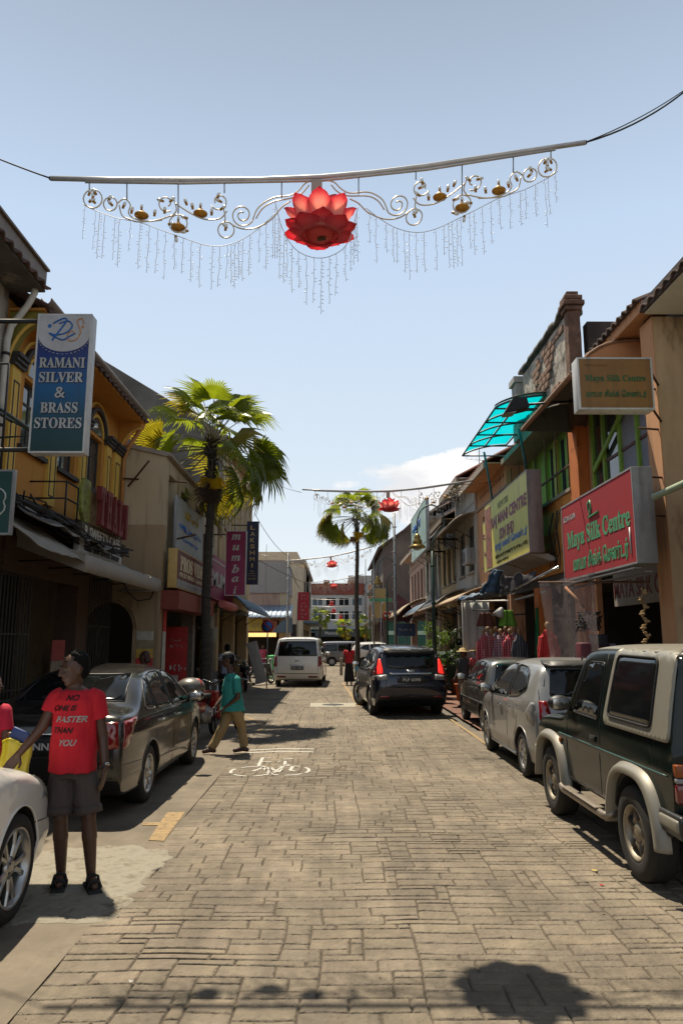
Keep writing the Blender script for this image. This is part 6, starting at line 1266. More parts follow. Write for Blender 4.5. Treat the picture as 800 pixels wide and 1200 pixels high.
# far signs: banner, no parking, no entry, others
BY = 46; a, b = P(349, 694, Y=BY), P(362, 727, Y=BY); t, put, (c, n, r, U) = signbox('red_banner_sign', 'upright red banner with white script hanging beyond the white van', ((a.x + b.x) / 2, BY, (a.z + b.z) / 2), b.x - a.x, a.z - b.z, .06, '-y', mat('banner_red', (.42, .012, .03), .5), RDP, .01)
scribble(t, c, '-y', [(0, .68 - .23 * k, .3, .18) for k in range(7)], WHT, 7)
MB().tube([(c.x - .36, BY + .06, c.z + .8), (c.x - .36, BY + .06, 0)], .03, 8).build('pole', STL, t)
def roundsign(name, label, c, rad, kind, h):
    t = thing(name, label, 'traffic sign', (c[0], c[1], 0)); M = Matrix.Translation(c) @ Matrix.Rotation(PI / 2, 4, 'X')
    MB().lathe([(0, .004), (rad, .004), (rad, -.004), (0, -.004)], 28, M).build('disc', RDP, t)
    if kind == 'park':
        MB().lathe([(0, .012), (rad * .76, .012), (rad * .76, .005)], 28, M).build('blue_field', BLP, t)
        MB().cbox((c[0], c[1] - .016, c[2]), (rad * 1.6, .004, rad * .22), Matrix.Rotation(R(45), 3, 'Y')).build('diagonal_bar', RDP, t)
    else: MB().cbox((c[0], c[1] - .01, c[2]), (rad * 1.4, .008, rad * .34)).build('white_bar', WHT, t)
    MB().tube([(c[0], c[1] + .03, 0), (c[0], c[1] + .03, c[2] + rad)], .025, 8).build('post', STL, t)
p = P(313.5, 734, Y=28.5); roundsign('no_parking_sign', 'round blue and red no parking sign before the stall with the blue tin roof', p, .24, 'park', 0)
p = P(453, 721.5, Y=44); roundsign('no_entry_sign', 'round red no entry sign with a white bar beyond the dark blue crossover', p, .26, 'entry', 0)
for px, py, Y, w_, h_, lb, cc, tx in ((446, 707, 50, .9, 2.0, 'tan and green upright sign beside the no entry sign', (.30, .22, .08), 'BAR'), (475, 738, 40, 1.1, .7, 'small blue sign with pale base low on the receding row', (.03, .06, .14), 'P'), (446, 703, 49, 1.5, .22, 'thin green street sign above the no entry sign', (.04, .30, .12), 'LEBUH')):
    p = P(px, py, Y=Y); t, put, _ = signbox('street_sign', lb, p, w_, h_, .06, '-y', mat('sign_face', cc, .5), CASE, .02); scribble(t, p, '-y', [(0, 0, w_ * .7, h_ * .22)], WHT, int(px))
    MB().tube([(p.x, Y + .05, 0), (p.x, Y + .05, p.z)], .03, 6).build('post', STL, t)
for i, (px, py, Y, s_) in enumerate(((466, 715, 42, 1.0), (448, 735, 58, 1.1))):
    p = P(px, py, Y=Y); t = thing('leaf_ornament', ['purple leaf shaped street ornament on the steel pole', 'smaller purple leaf ornament farther off below the green street sign'][i], 'ornament', p, group='purple leaf ornaments')
    q = [(0, .95), (.25, .7), (.55, .5), (.8, .1), (.95, -.15), (.75, -.45), (.55, -.75), (.3, -.6), (-.05, -.65), (-.25, -.3), (-.3, .2), (-.22, .7)]
    MB().prism([(p.x + a * s_, p.z + b * s_) for a, b in q], 'y', Y - .05, Y + .05).build('leaf', mat('purple_leaf', (.06, .012, .035), .5, var=.4), t); MB().tube([(p.x, Y + .1, 0), (p.x, Y + .1, p.z)], .04, 6).build('post', STL, t)

for i, (y, z) in enumerate(((24.9, 4.6), (29.2, 5.7), (33.6, 3.9))):
    x_ = 4.55 if y > 15 else 4.6; t = thing('air_conditioner', ['air conditioner box on the off white shophouse', 'air conditioner box by the tall billboard brackets', 'air conditioner box over the fourth receding shop'][i], 'air conditioner', (x_, y, z)); MB().cbox((x_, y, z), (.32, .8, .55), ch=.015).build('casing', CASE, t)
    MB().lathe([(.22, 0), (.22, .012), (.19, .012), (.03, .02)], 18, Matrix.Translation((x_ - .16, y + .12, z)) @ Matrix.Rotation(-PI / 2, 4, 'Y')).build('fan_grille', PLA, t); MB().tube([(x_ + .12, y - .38, z - .2), (x_ + .16, y - .42, z - 1.4)], .02, 6).build('drain_pipe', M_WPI, t)
for i_, (t_, o_, f_, r_) in enumerate(LATER): scribble(t_, o_, f_, r_, WHT, 20 + i_)
for m_ in (M_BGE, M_BGL, M_WHT, M_GRY, M_LGR, M_WH2, M_PCH, M_TAN, M_PNK, M_CRM): grime(m_, '2e2820', .56, .5)
grime(M_YEL, '3a2410', .62, .35); grime(M_OR2, '20120a', .55, .6); grime(M_PCB, '2c1a10', .58, .5)
# ---------------------------------------------------------------- hanging light decorations
GW = mat('off_white_iron', (.60, .49, .33), .4, .3); GOLD = mat('gilded_dish', (.40, .19, .02), .45, .2, var=.3); LAMPW = mat('clear_bulb', (.75, .75, .68), .2, coat=1)
BARM = mat('steel_bar', (.50, .48, .46), .4, .3); STR = mat('light_string_wire', (.55, .55, .55), .5)
PET1 = mat('coral_petal', (.68, .055, .085), .75, var=.12, scale=5, tint=True); PET2 = mat('pink_petal', (.66, .05, .11), .75, var=.1, tint=True)
PET3 = mat('plain_coral', (.62, .045, .045), .45)
for m_ in (PET1, PET2):     # thin plastic lets some sun through
    nt_ = m_.node_tree; b_ = nt_.nodes['Principled BSDF']; src = b_.inputs['Base Color'].links[0].from_socket
    tr_ = nt_.nodes.new('ShaderNodeBsdfTranslucent'); nt_.links.new(src, tr_.inputs[0]); mx_ = nt_.nodes.new('ShaderNodeMixShader'); mx_.inputs[0].default_value = .6
    nt_.links.new(b_.outputs[0], mx_.inputs[1]); nt_.links.new(tr_.outputs[0], mx_.inputs[2]); nt_.links.new(mx_.outputs[0], nt_.nodes['Material Output'].inputs[0])
DY = 6.2; LC = P(375, 262, Y=DY); S_ = (P(376, 262, Y=DY) - LC).x
def D(px, py, dy=0):
    v = P(px, py, Y=DY); return Vector((v.x, DY + dy, v.z)) - LC
def Dm(px, py, dy=0):       # mirrored half, sheared like the bar
    x = 750 - px; return D(x, py - .138 * (x - 375) * min(1, (x - 375) / 60), dy)
deco = thing('lotus_light_garland', 'nearest hanging street garland with a red lotus, gilded scrolls and strings of lights', 'street decoration', LC, 0, 'lotus light garlands over the street')
def lb(mb, nm, m_, par=deco, **k): return mb.build(nm, m_, par, world=False, **k)
lb(MB().tube([D(60, 209), D(130, 210.5), D(215, 211), D(300, 210.5), D(375, 207.5), D(440, 202), D(500, 194.5), D(600, 179.5), D(685, 167)], .024, 8), 'bar', BARM)
lb(MB().tube([D(100, 213), D(215, 214.5), D(375, 211.5), D(500, 198.5), D(650, 175)], .014, 6), 'under_rail', BARM)
for p in ((60, 209), (685, 167)): lb(MB().ball(D(*p), .022, 8), 'end_eye', IRON)
lb(MB().cbox(D(371, 222), (.10, .05, .17)), 'hanger_plate', mat('beige_plate', (.34, .28, .22), .6))
def petal(L_, W_, cup, tip, curl, tintc):
    mb = MB(); nu, nv = 8, 6
    mb.grid(lambda u, v: ((v - .5) * W_ * (math.sin(PI * min(1, (.14 + .86 * u) ** .9 * 1.0)) ** .62 if u < 1 else 0), L_ * u, cup * ((v - .5) * 2) ** 2 * math.sin(PI * min(.98, u + .12)) + curl * u ** 2 + tip * u ** 5), nu, nv, th=.006)
    me = mb.mesh('petal'); a = me.color_attributes.new('tint', 'FLOAT_COLOR', 'POINT'); k = len(me.vertices) // 2; cols = []
    for i in range(len(me.vertices)):
        j = i % k; u, v = (j // (nv + 1)) / nu, (j % (nv + 1)) / nv; e = sst(.35, 1, max(abs(v - .5) * 2, abs(u - .45) * 1.9)); cols += [tintc[0][q] * (1 - e) + tintc[1][q] * e for q in range(3)] + [1]
    a.data.foreach_set('color', cols); return me
pm1 = petal(.30, .27, .03, .02, .02, ((1.35, 3.6, 3.0), (1.1, 1.2, 1.2))); pm2 = petal(.36, .28, .08, -.03, .05, ((1.6, 12, 4.6), (1.2, 1.4, 1.2)))
pm1.materials.append(PET1); pm2.materials.append(PET2)
def put_petal(me, M):
    c = bpy.data.objects.new('petal', me); COL.objects.link(c); c.parent = deco; c.matrix_basis = M
for k in range(10): put_petal(pm1, Matrix.Rotation(2 * PI * k / 10 + .1, 4, 'Z') @ Matrix.Translation((0, .05, -.12)) @ Matrix.Rotation(R(2 + 5 * (k % 2)), 4, 'X'))
for k in range(8): put_petal(pm2, Matrix.Rotation(2 * PI * k / 8 + PI, 4, 'Z') @ Matrix.Translation((0, .17, -.13)) @ Matrix.Rotation(R(57 + 3 * (k % 2)), 4, 'X') @ Matrix.Scale(.92, 4))
for k in range(5): put_petal(pm2, Matrix.Rotation(2 * PI * k / 5 + .5, 4, 'Z') @ Matrix.Translation((0, .10, -.07)) @ Matrix.Rotation(R(76), 4, 'X') @ Matrix.Scale(.92, 4))
lb(MB().lathe([(0, -.14), (.10, -.135), (.14, -.11), (.10, -.05), (0, -.04)], 16), 'lotus_cup', PET3)
for (a, b) in ((0, .05), (.09, 0)): lb(MB().cbox((.0 + a * .3, b * .2, -.145), (.05, .05, .012)), 'base_fitting', RUST)
def circ(T, x, y, r_, a0=0, a1=360, n=16): return [T(x + r_ * math.cos(R(a)), y - r_ * math.sin(R(a))) for a in [a0 + (a1 - a0) * k / n for k in range(n + 1)]]
def spiral(T, x, y, r0, r1, a0, a1, n=26): return [T(x + (r0 + (r1 - r0) * k / n) * math.cos(R(a0 + (a1 - a0) * k / n)), y - (r0 + (r1 - r0) * k / n) * math.sin(R(a0 + (a1 - a0) * k / n))) for k in range(n + 1)]
def crv(T, *pts): return [T(*p) for p in interp([list(p) for p in pts], 5)]
bulb = MB().lathe([(0, .0), (.010, 0), (.010, .02), (.012, .022), (.014, .034), (.010, .052), (0, .06)], 8); bulb.mi = [0] * len(bulb.mi)
bme = bulb.mesh('fairy_lamp'); bme.materials.append(GOLD); bme.materials.append(LAMPW)
for p in bme.polygons: p.material_index = 1 if p.center.z > .021 else 0
dish = MB().lathe([(0, -.03), (.03, -.028), (.062, -.012), (.066, .0), (.05, .014), (.018, .02), (.018, .045), (0, .045)], 14).mesh('lamp_dish'); dish.materials.append(GOLD)
def link_local(me, nm, p, rot=None, s=1):
    c = bpy.data.objects.new(nm, me); COL.objects.link(c); c.parent = deco; c.matrix_basis = Matrix.Translation(p) @ (rot or Matrix()) @ Matrix.Scale(s, 4)
for T in (D, Dm):
    tr = .0065
    for pl in (circ(T, 109, 233, 11), circ(T, 129.5, 239, 8), circ(T, 209, 262, 10.5), circ(T, 265, 269.5, 9.5)): lb(MB().tube(pl[:-1], tr, 6, closed=True), 'scroll_ring', GW)
    for pl in (crv(T, (138, 238), (146, 233), (153, 240), (151, 250), (160, 257), (180, 259), (203, 252)), crv(T, (140, 240), (143, 252), (152, 257), (163, 260), (190, 258)),
               spiral(T, 195, 238, 4, 10.5, -60, 300), crv(T, (203, 232), (207, 245), (203, 252)), crv(T, (205, 238), (222, 249), (240, 257), (258, 256), (266, 247)), spiral(T, 257, 236, 5, 10.5, 200, -150),
               crv(T, (262, 244), (264, 256), (262, 262)), spiral(T, 284, 252, 3, 14, 60, 700, 40), crv(T, (270, 262), (283, 268), (300, 267), (318, 257), (330, 243), (340, 236)),
               crv(T, (296, 258), (303, 243), (320, 232), (340, 229), (350, 223), (359, 214), (371, 211)), crv(T, (300, 256), (308, 244), (322, 236), (342, 232), (354, 226), (362, 217))):
        lb(MB().tube(pl, tr, 6), 'scroll', GW)
    for (x, y0, y1) in ((105, 212, 222), (149, 213, 234), (209, 213, 252), (263, 213, 226), (330, 212, 232)): lb(MB().tube([T(x, y0), T(x, y1)], .006, 6), 'hanging_rod', STL)
    for x, y in ((166, 252), (235, 250), (209, 266)):
        link_local(dish, 'lamp_dish', T(x, y)); link_local(bme, 'fairy_lamp', T(x, y - 6))
    for (x, y, a) in ((104, 229, 20), (113, 228, -30), (104, 237, 60), (112, 238, -50), (109, 234, 0), (127, 236, 20), (132, 241, -40), (144, 244, 20), (154, 250, 10), (181, 253, 5), (193, 250, 0), (192, 236, -70), (199, 237, 40), (219, 240, -20), (226, 245, -10), (248, 252, 0), (255, 233, 10), (260, 237, -60), (258, 246, 50), (264, 270, 10), (266, 267, -40), (197, 263, 80), (220, 256, -70), (221, 270, -110), (206, 276, 170)):
        link_local(bme, 'fairy_lamp', T(x, y), Matrix.Rotation(R(a) * (1 if T is D else -1), 4, 'Y'), 1.2)
wires = [crv(D, (97, 239), (108, 245), (135, 255), (165, 261), (190, 270), (215, 279), (240, 287), (262, 288), (285, 280), (305, 266), (322, 250)), crv(D, (322, 236), (331, 268), (346, 292), (368, 302), (390, 299), (408, 283), (420, 240)),
         crv(Dm, (97, 239), (108, 245), (135, 255), (165, 261), (190, 270), (215, 279), (240, 287), (262, 288), (285, 280), (305, 266), (322, 250))]
for wv in wires: lb(MB().tube(wv, .0035, 5), 'drape_wire', STR)
strs = []
for v in range(12):
    mb = MB(); pts = []; wx = 0
    for k in range(16): wx = wx * .85 + random.uniform(-.0055, .0055); pts.append((wx, random.uniform(-.003, .003), -k * .028))
    mb.tube(pts, .0023, 4)
    for k in range(1, 15):
        if random.random() < .6: s_ = random.choice((-1, 1)); p = pts[k]; mb.tube([p, (p[0] + s_ * .016, p[1], p[2] - .004)], .002, 4); mb.ball((p[0] + s_ * .019, p[1], p[2] - .004), .0042, 4, 1)
    me = mb.mesh('light_string'); me.materials.append(STR); me.materials.append(LAMPW); strs.append(me)
rs = random.Random(3)
for wi, wv in enumerate(wires):
    acc = 0; nxt = .02
    for a, b in zip(wv[:-1], wv[1:]):
        acc += (b - a).length
        if acc > nxt:
            s_ = rs.uniform(.70, 1.2) * (1.1 if wi == 1 else .98); me = rs.choice(strs)
            c = bpy.data.objects.new('light_string', me); COL.objects.link(c); c.parent = deco; c.matrix_basis = Matrix.Translation(b) @ Matrix.Diagonal((1, 1, s_, 1)) @ Matrix.Rotation(rs.uniform(-.5, .5), 4, 'Z'); nxt = acc + rs.uniform(.028, .085)
TREE = {}
for o in COL.objects:
    if o.parent: TREE.setdefault(o.parent.name, []).append(o)
class _T(dict):
    def __missing__(s, k): return []
TREE = _T(TREE)
ords = ['second', 'third', 'fourth']
for i, (px, py, Y, rz, rx) in enumerate(((456, 594, 20.8, .12, 0), (389, 662, 39.5, .02, -.09), (391, 687, 61, .02, -.06))):
    c = dup(deco, P(px, py, Y=Y), rz, '%s hanging lotus garland down the street' % ['larger', 'medium', 'smaller'][i], tree=TREE)
    c['label'] = ['lotus garland crossing in front of the distant palm, second nearest', 'lotus garland hung between the thin pole and the distant palm trunk, third nearest', 'small lotus garland over the crossing street, fourth nearest'][i]
    c.rotation_euler = (0, rx, rz)
for i, (px, py, Y) in enumerate(((388.5, 708, 84), (391, 716, 92), (399, 724, 101), (402, 731, 108))):
    p = P(px, py, Y=Y); t = thing('distant_lotus', ['tiny red lotus hanging before the white end building, topmost of four', 'tiny red lotus just below the topmost far one', 'tiny red lotus third from the top before the end building', 'tiny red lotus lowest before the end building'][i], 'street decoration', p, 0, 'far lotus ornaments before the end building')
    mb = MB(M=Matrix.Translation(p))
    for k in range(8):
        a = 2 * PI * k / 8
        for el, rr, zz in ((.2, .34, -.12), (1.2, .2, 0)): mb.tube([(.05 * math.cos(a), .05 * math.sin(a), zz), (rr * .6 * math.cos(a), rr * .6 * math.sin(a), zz + .1 * el), (rr * math.cos(a), rr * math.sin(a), zz + .26 * el)], [.05, .11, .01], 6)
    mb.build('petals', PET3, t, kind='stuff'); MB().tube([p + Vector((-3, 0, .62)), p + Vector((0, 0, .5)), p + Vector((3, 0, .62))], .03, 5).build('bar', BARM, t)
def wire(label, pts, r_=.008, nm='overhead_wire'):
    o = MB().tube([Vector(p) for p in pts], r_, 5).build(nm, BLK, None, fix=False); tag(o, label, 'wire'); return o
def sag(a, b, s, n=12): a, b = Vector(a), Vector(b); return [a.lerp(b, k / n) - Vector((0, 0, s * 4 * (k / n) * (1 - k / n))) for k in range(n + 1)]
e = LC + D(60, 209); f = LC + D(685, 167)
wire('stay wire from the near garland to the white house eave', sag(e, P(-60, 160, X=-4.4), .02)); wire('doubled stay wire from the near garland up to the peach house', sag(f, P(830, 82, X=4.3), .12), .010)
wire('second strand of the stay wire beside the first on the right of the near garland', sag(f + Vector((.02, 0, .01)), P(830, 84, X=4.3), .07), .006)
wire('stay wire from the second garland to the tan shophouse', sag(P(353, 577, Y=20.8), P(318, 565, X=-3.5), .05))
wire('stay wire from the second garland to the dotted vent shophouse', sag(P(530, 567, Y=20.8), (4.7, 21, 6.4), .05)); wire('long thin wire from the lamp post over the garland strings', sag(P(455, 655, Y=37), P(515, 622, Y=22), .2), .012)
wire('thin wire crossing above the white van towards the palm', sag(P(300, 655, Y=28), P(420, 700, Y=50), .3), .012); wire('thin wire from the pole to the cream corner building', sag(P(338, 660, Y=38), P(352, 690, Y=57), .2), .02)
wire('thin wire high over the lane between the tan house and the pole', sag((-3.3, 29.5, 6.9), P(338, 652, Y=38), .25), .012)
K = .8
# ---------------------------------------------------------------- palms, plants, lamps
def leafmat(name, c, t, mixv=.5, rough=.45, var=.3):
    m = mat(name, c, rough, var=var, scale=3, objrand=.25); nt = m.node_tree; b = nt.nodes['Principled BSDF']; src = b.inputs['Base Color'].links[0].from_socket
    tr = nt.nodes.new('ShaderNodeBsdfTranslucent'); mm = nt.nodes.new('ShaderNodeMixRGB'); mm.blend_type = 'MULTIPLY'; mm.inputs[0].default_value = 1; mm.inputs[2].default_value = t + (1,)
    nt.links.new(src, mm.inputs[1]); nt.links.new(mm.outputs[0], tr.inputs[0]); mx = nt.nodes.new('ShaderNodeMixShader'); mx.inputs[0].default_value = mixv
    nt.links.new(b.outputs[0], mx.inputs[1]); nt.links.new(tr.outputs[0], mx.inputs[2]); nt.links.new(mx.outputs[0], nt.nodes['Material Output'].inputs[0]); return m
LF1 = leafmat('fan_leaf_green', (.098, .128, .016), (3.9, 3.6, 1.0), rough=.33); LF2 = leafmat('fan_leaf_yellowing', (.17, .165, .018), (2.6, 2.2, 1.0)); LF3 = leafmat('yellow_leaf', (.42, .28, .02), (1.8, 1.6, 1.0)); LF4 = leafmat('dead_leaf', (.07, .045, .03), (1.5, 1.3, 1), .25)
STM = mat('leaf_stalk', (.16, .13, .05), .6); BRKM = mat('palm_bark', (.055, .045, .035), .95, var=.4, scale=5, bump=.6, stretch=(1, 1, 5)); FIB = mat('palm_fibre', (.05, .032, .022), 1, var=.5, scale=9, bump=.8, stretch=(6, 6, 1))
def frond_mesh(seed, pl, rad, span=200, n=30, droop=.25, dead=False):
    """stalk along +y then a folded, split fan; origin at the trunk"""
    rn = random.Random(seed); mb = MB()
    ac = .16 + .10 * (seed % 3); sp = [(0, pl * t, -ac * pl * t * t) for t in (0, .25, .5, .75, 1)]; tl = math.atan(2 * ac); ct, st_ = math.cos(tl), math.sin(tl); mb.tube(sp, [.022, .016, .013, .011, .010], 5, 1)
    hub = Vector(sp[-1]); a0 = R(90 - span / 2)
    B = lambda k: a0 + R(span) * k / n
    def pt(a, r_, z=0):
        q = r_ / rad; e = abs(a - PI / 2) / (PI / 2)
        yy = math.sin(a) * r_ * .96; zz = -.12 * q * q * rad - droop * (q ** 3) * rad * (.5 + .5 * e) + z + .14 * e * q * rad
        return hub + Vector((math.cos(a) * r_, yy * ct + zz * st_, zz * ct - yy * st_))
    for k in range(n):
        a, b = B(k), B(k + 1); c = (a + b) / 2; L_ = rad * (.70 + .30 * math.sin(PI * (k + .5) / n)) * rn.uniform(.78, 1.06); f = .014 * 1.0
        r1 = rad * .52; tip = c + rn.uniform(-.05, .05); dz = -rn.uniform(0, .24) * rad
        h0 = hub; v = [h0, pt(a, r1, -f), pt(c, r1, f), pt(b, r1, -f), pt(a + (c - a) * .25, r1 + (L_ - r1) * .5, -f + dz * .2), pt(c, r1 + (L_ - r1) * .5, f + dz * .2), pt(b + (c - b) * .25, r1 + (L_ - r1) * .5, -f + dz * .2), pt(tip, L_, dz)]
        mb.add(v, [(0, 2, 1), (0, 3, 2), (1, 2, 5, 4), (2, 3, 6, 5), (4, 5, 7), (5, 6, 7)], 0, False)
    return mb.mesh('frond')
def palm(name_label, base, zc, trunk_r, rad, pl, n, seed, lean=(0, 0), group=None, yellow=1, dead=3, low=-75, upper=0):
    rn = random.Random(seed); t = thing('fan_palm', name_label, 'palm tree', base, 0, group); Bs = Vector(base); top = Bs + Vector((lean[0], lean[1], zc))
    pts = [Bs.lerp(top, k / 10) + Vector((.03 * math.sin(k), .02 * math.cos(k * 1.3), 0)) for k in range(11)]
    MB().tube(pts, [trunk_r * (1.35 - .05 * k if k < 3 else 1.18 - .03 * k) for k in range(11)], 14).build('trunk', BRKM, t)
    mb = MB()
    for k in range(26): z = .12 + k * (zc / 27); c = Bs.lerp(top, z / zc); mb.lathe([(trunk_r * 1.13, -.012), (trunk_r * 1.17, 0), (trunk_r * 1.13, .012)], 12, Matrix.Translation(c))
    mb.build('leaf_scars', BRKM, t, kind='stuff')
    mb = MB()
    for k in range(70):
        a = rn.uniform(0, 6.3); z = rn.uniform(-1.15, .05); c = top + Vector((0, 0, z)); d = Vector((math.cos(a), math.sin(a), 0)); rr = trunk_r * (1.1 + .5 * (1 + z)); mb.tube([c + d * trunk_r * .7, c + d * rr * 1.1 + Vector((0, 0, .10)), c + d * rr * 1.5 + Vector((0, 0, .18 - rn.random() * .3))], [.03, .022, .006], 4)
    mb.build('old_leaf_bases', FIB, t, kind='stuff')
    ms = {}
    def fm(kind, i):
        if (kind, i) not in ms:
            me = frond_mesh(seed * 10 + i, pl * (.85 + .15 * i), rad * (.92 + .08 * i), 205 - 12 * i, droop=.35 + .2 * i)
            me.materials.append({'g': LF1, 'y': LF2, 'Y': LF3, 'd': LF4}[kind]); me.materials.append(STM); ms[(kind, i)] = me
        return ms[(kind, i)]
    def put(kind, az, el, roll=0, sc=1, dz=0):
        o = bpy.data.objects.new('frond', fm(kind, rn.randrange(3))); COL.objects.link(o); o.parent = t
        if kind == 'd': o['label'] = 'dry brown hanging frond'
        if kind == 'Y': o['label'] = 'bright yellow frond'
        o.matrix_basis = Matrix.Translation(top - Bs + Vector((0, 0, dz))) @ Matrix.Rotation(az, 4, 'Z') @ Matrix.Rotation(R(el), 4, 'X') @ Matrix.Rotation(R(roll), 4, 'Y') @ Matrix.Scale(sc, 4)
    ga = 2.39996
    if upper:
        for k in range(upper): q = k / (upper - 1); put('y' if rn.random() < .12 else 'g', k * ga + rn.uniform(-.3, .3), 86 - 58 * q ** 1.2 + rn.uniform(-5, 5), rn.uniform(-60, 60), rn.uniform(.86, 1.0) * .92, -.05 * q)
        for dirn, el in ((2, -4), (28, 6), (-14, -22), (178, -6), (160, 4), (196, -24), (-28, -34), (210, -36), (80, 0), (110, -18), (170, -16), (186, 10), (220, -12), (12, -30), (-40, -10), (4, 14), (-6, -14), (20, -16), (36, 12), (176, 12), (-70, 14), (60, -26), (140, -30)): put('y' if rn.random() < .38 else 'g', R(dirn - 90), el + rn.uniform(-5, 5), rn.choice((-1, 1)) * rn.uniform(35, 72), rn.uniform(1.02, 1.18), -.15)
        n = 0
    for k in range(n):
        f = k / (n - 1); el = 88 + (low - 88) * f ** 1.05; kind = 'y' if f > .7 and rn.random() < .3 or rn.random() < .12 else 'g'
        put(kind, k * ga + rn.uniform(-.25, .25), el + rn.uniform(-6, 6), rn.uniform(-28, 28), (.86 + .12 * f) * rn.uniform(.90, 1.06), -.12 * f)
    for k in range(yellow): put('Y', PI + .35 + k, -52, 0, .62, -.35)
    for k in range(dead): put('d', PI + (-.9 + 1.1 * k), -66, rn.uniform(-20, 20), .62, -.5)
    return t
pb = P(247, 843, Z=0); palm('large fan palm on the left pavement before the video shop with yellow and dead fronds', (-3.02, 17.4, 0), 6.55, .10, .84, 1.12, 42, 5, low=-42, upper=22)
palm('tall slender fan palm standing beyond the dark blue crossover', (1.08, 37, 0), 8.1, .10, .80, 1.05, 34, 11, dead=1, yellow=1, low=-38, upper=20)
for i, (px, Y, h) in enumerate(((375, 100, 5.0), (403, 104, 3.6), (428, 98, 3.6))): p = P(px, 750, Y=Y); palm(['small yellowish palm beside the red banner before the end building', 'low palm in the middle before the end building', 'low palm behind the tall slender palm trunk'][i], (p.x, Y, 0), h, .16, 1.1, .9, 16, 20 + i, dead=0, yellow=3, low=-40, group='small palms before the end building')
# leafy plants
LFB = leafmat('bush_leaf', (.07, .12, .02), (2.4, 2.4, 1.2)); LFD = leafmat('dark_bush_leaf', (.025, .05, .012), (2, 2, 1.2)); TER = mat('terracotta', (.34, .10, .03), .8, var=.2)
def bush(label, c, rx, rz, n, m_, pot=None, leaf=.07, stem=True, seed=1, name='potted_plant'):
    rn = random.Random(seed); t = thing(name, label, 'plant', (c[0], c[1], 0)); C = Vector(c); mb = MB()
    cl = [(C + Vector((rn.uniform(-1, 1) * rx * .7, rn.uniform(-1, 1) * rx * .7, rn.uniform(-1, 1) * rz * .75)), rn.uniform(.22, .42) * rx) for _ in range(9)]
    for k in range(n):
        cc, rr = rn.choice(cl); d = Vector((rn.gauss(0, 1), rn.gauss(0, 1), rn.gauss(0, .8))).normalized() * rr * rn.uniform(.5, 1.15); p = cc + d
        a = Vector((rn.uniform(-1, 1), rn.uniform(-1, 1), rn.uniform(-.5, .8))).normalized(); b = a.cross(Vector((rn.uniform(-1, 1), rn.uniform(-1, 1), 1))).normalized(); L_ = leaf * rn.uniform(.7, 1.4)
        mb.add([p, p + a * L_ * .5 + b * L_ * .3, p + a * L_, p + a * L_ * .5 - b * L_ * .3], [(0, 1, 2, 3)])
    mb.build('foliage', m_, t, kind='stuff')
    zb = pot[1] if pot else 0
    mb = MB()
    for cc, rr in cl[:6]: mb.tube([(C.x + rn.uniform(-.03, .03), C.y, zb - .02), ((C.x + cc.x) / 2, (C.y + cc.y) / 2, (zb + cc.z) / 2), cc], [.018, .012, .006], 5)
    mb.build('stems', STM, t, kind='stuff')
    if pot: MB().lathe([(0, .002), (pot[0] * .72, .002), (pot[0] * .98, pot[1] * .9), (pot[0] * 1.08, pot[1] * .9), (pot[0] * 1.08, pot[1]), (pot[0] * .9, pot[1]), (pot[0] * .85, pot[1] * .9), (0, pot[1] * .9)], 20, Matrix.Translation((C.x, C.y, .012))).build('pot', pot[2] if len(pot) > 2 else TER, t)
    return t
p = P(510, 752, Y=24); bush('sunlit yellow green bush in a pot beside the near lamp post', (p.x, 24, 1.65), .62, .75, 900, LFB, (.3, .55), .09, seed=3)
p = P(520, 770, Y=25); bush('tall dark leafy plant behind the green wheelie bin', (p.x + .5, 25.4, 1.7), .5, .9, 800, LFD, (.3, .5), .09, seed=4)
p = P(517, 800, Y=23.5); bush('small pale green plant between the dark blue crossover and the green bin', (p.x, 23.6, .95), .3, .3, 350, LFB, (.22, .45, CONC), .07, seed=5)
p = P(477, 757, Y=33); bush('low spiky green plant beyond the dark blue crossover roof', (p.x, 33, 1.25), .5, .3, 300, LFB, (.3, .8, CONC), .16, seed=6)
p = P(540, 745, Y=23); bush('dark hanging plant before the white curtain of the clothes stall', (p.x - .1, 22.6, 1.5), .35, .7, 500, LFD, (.2, .5), .07, seed=8)
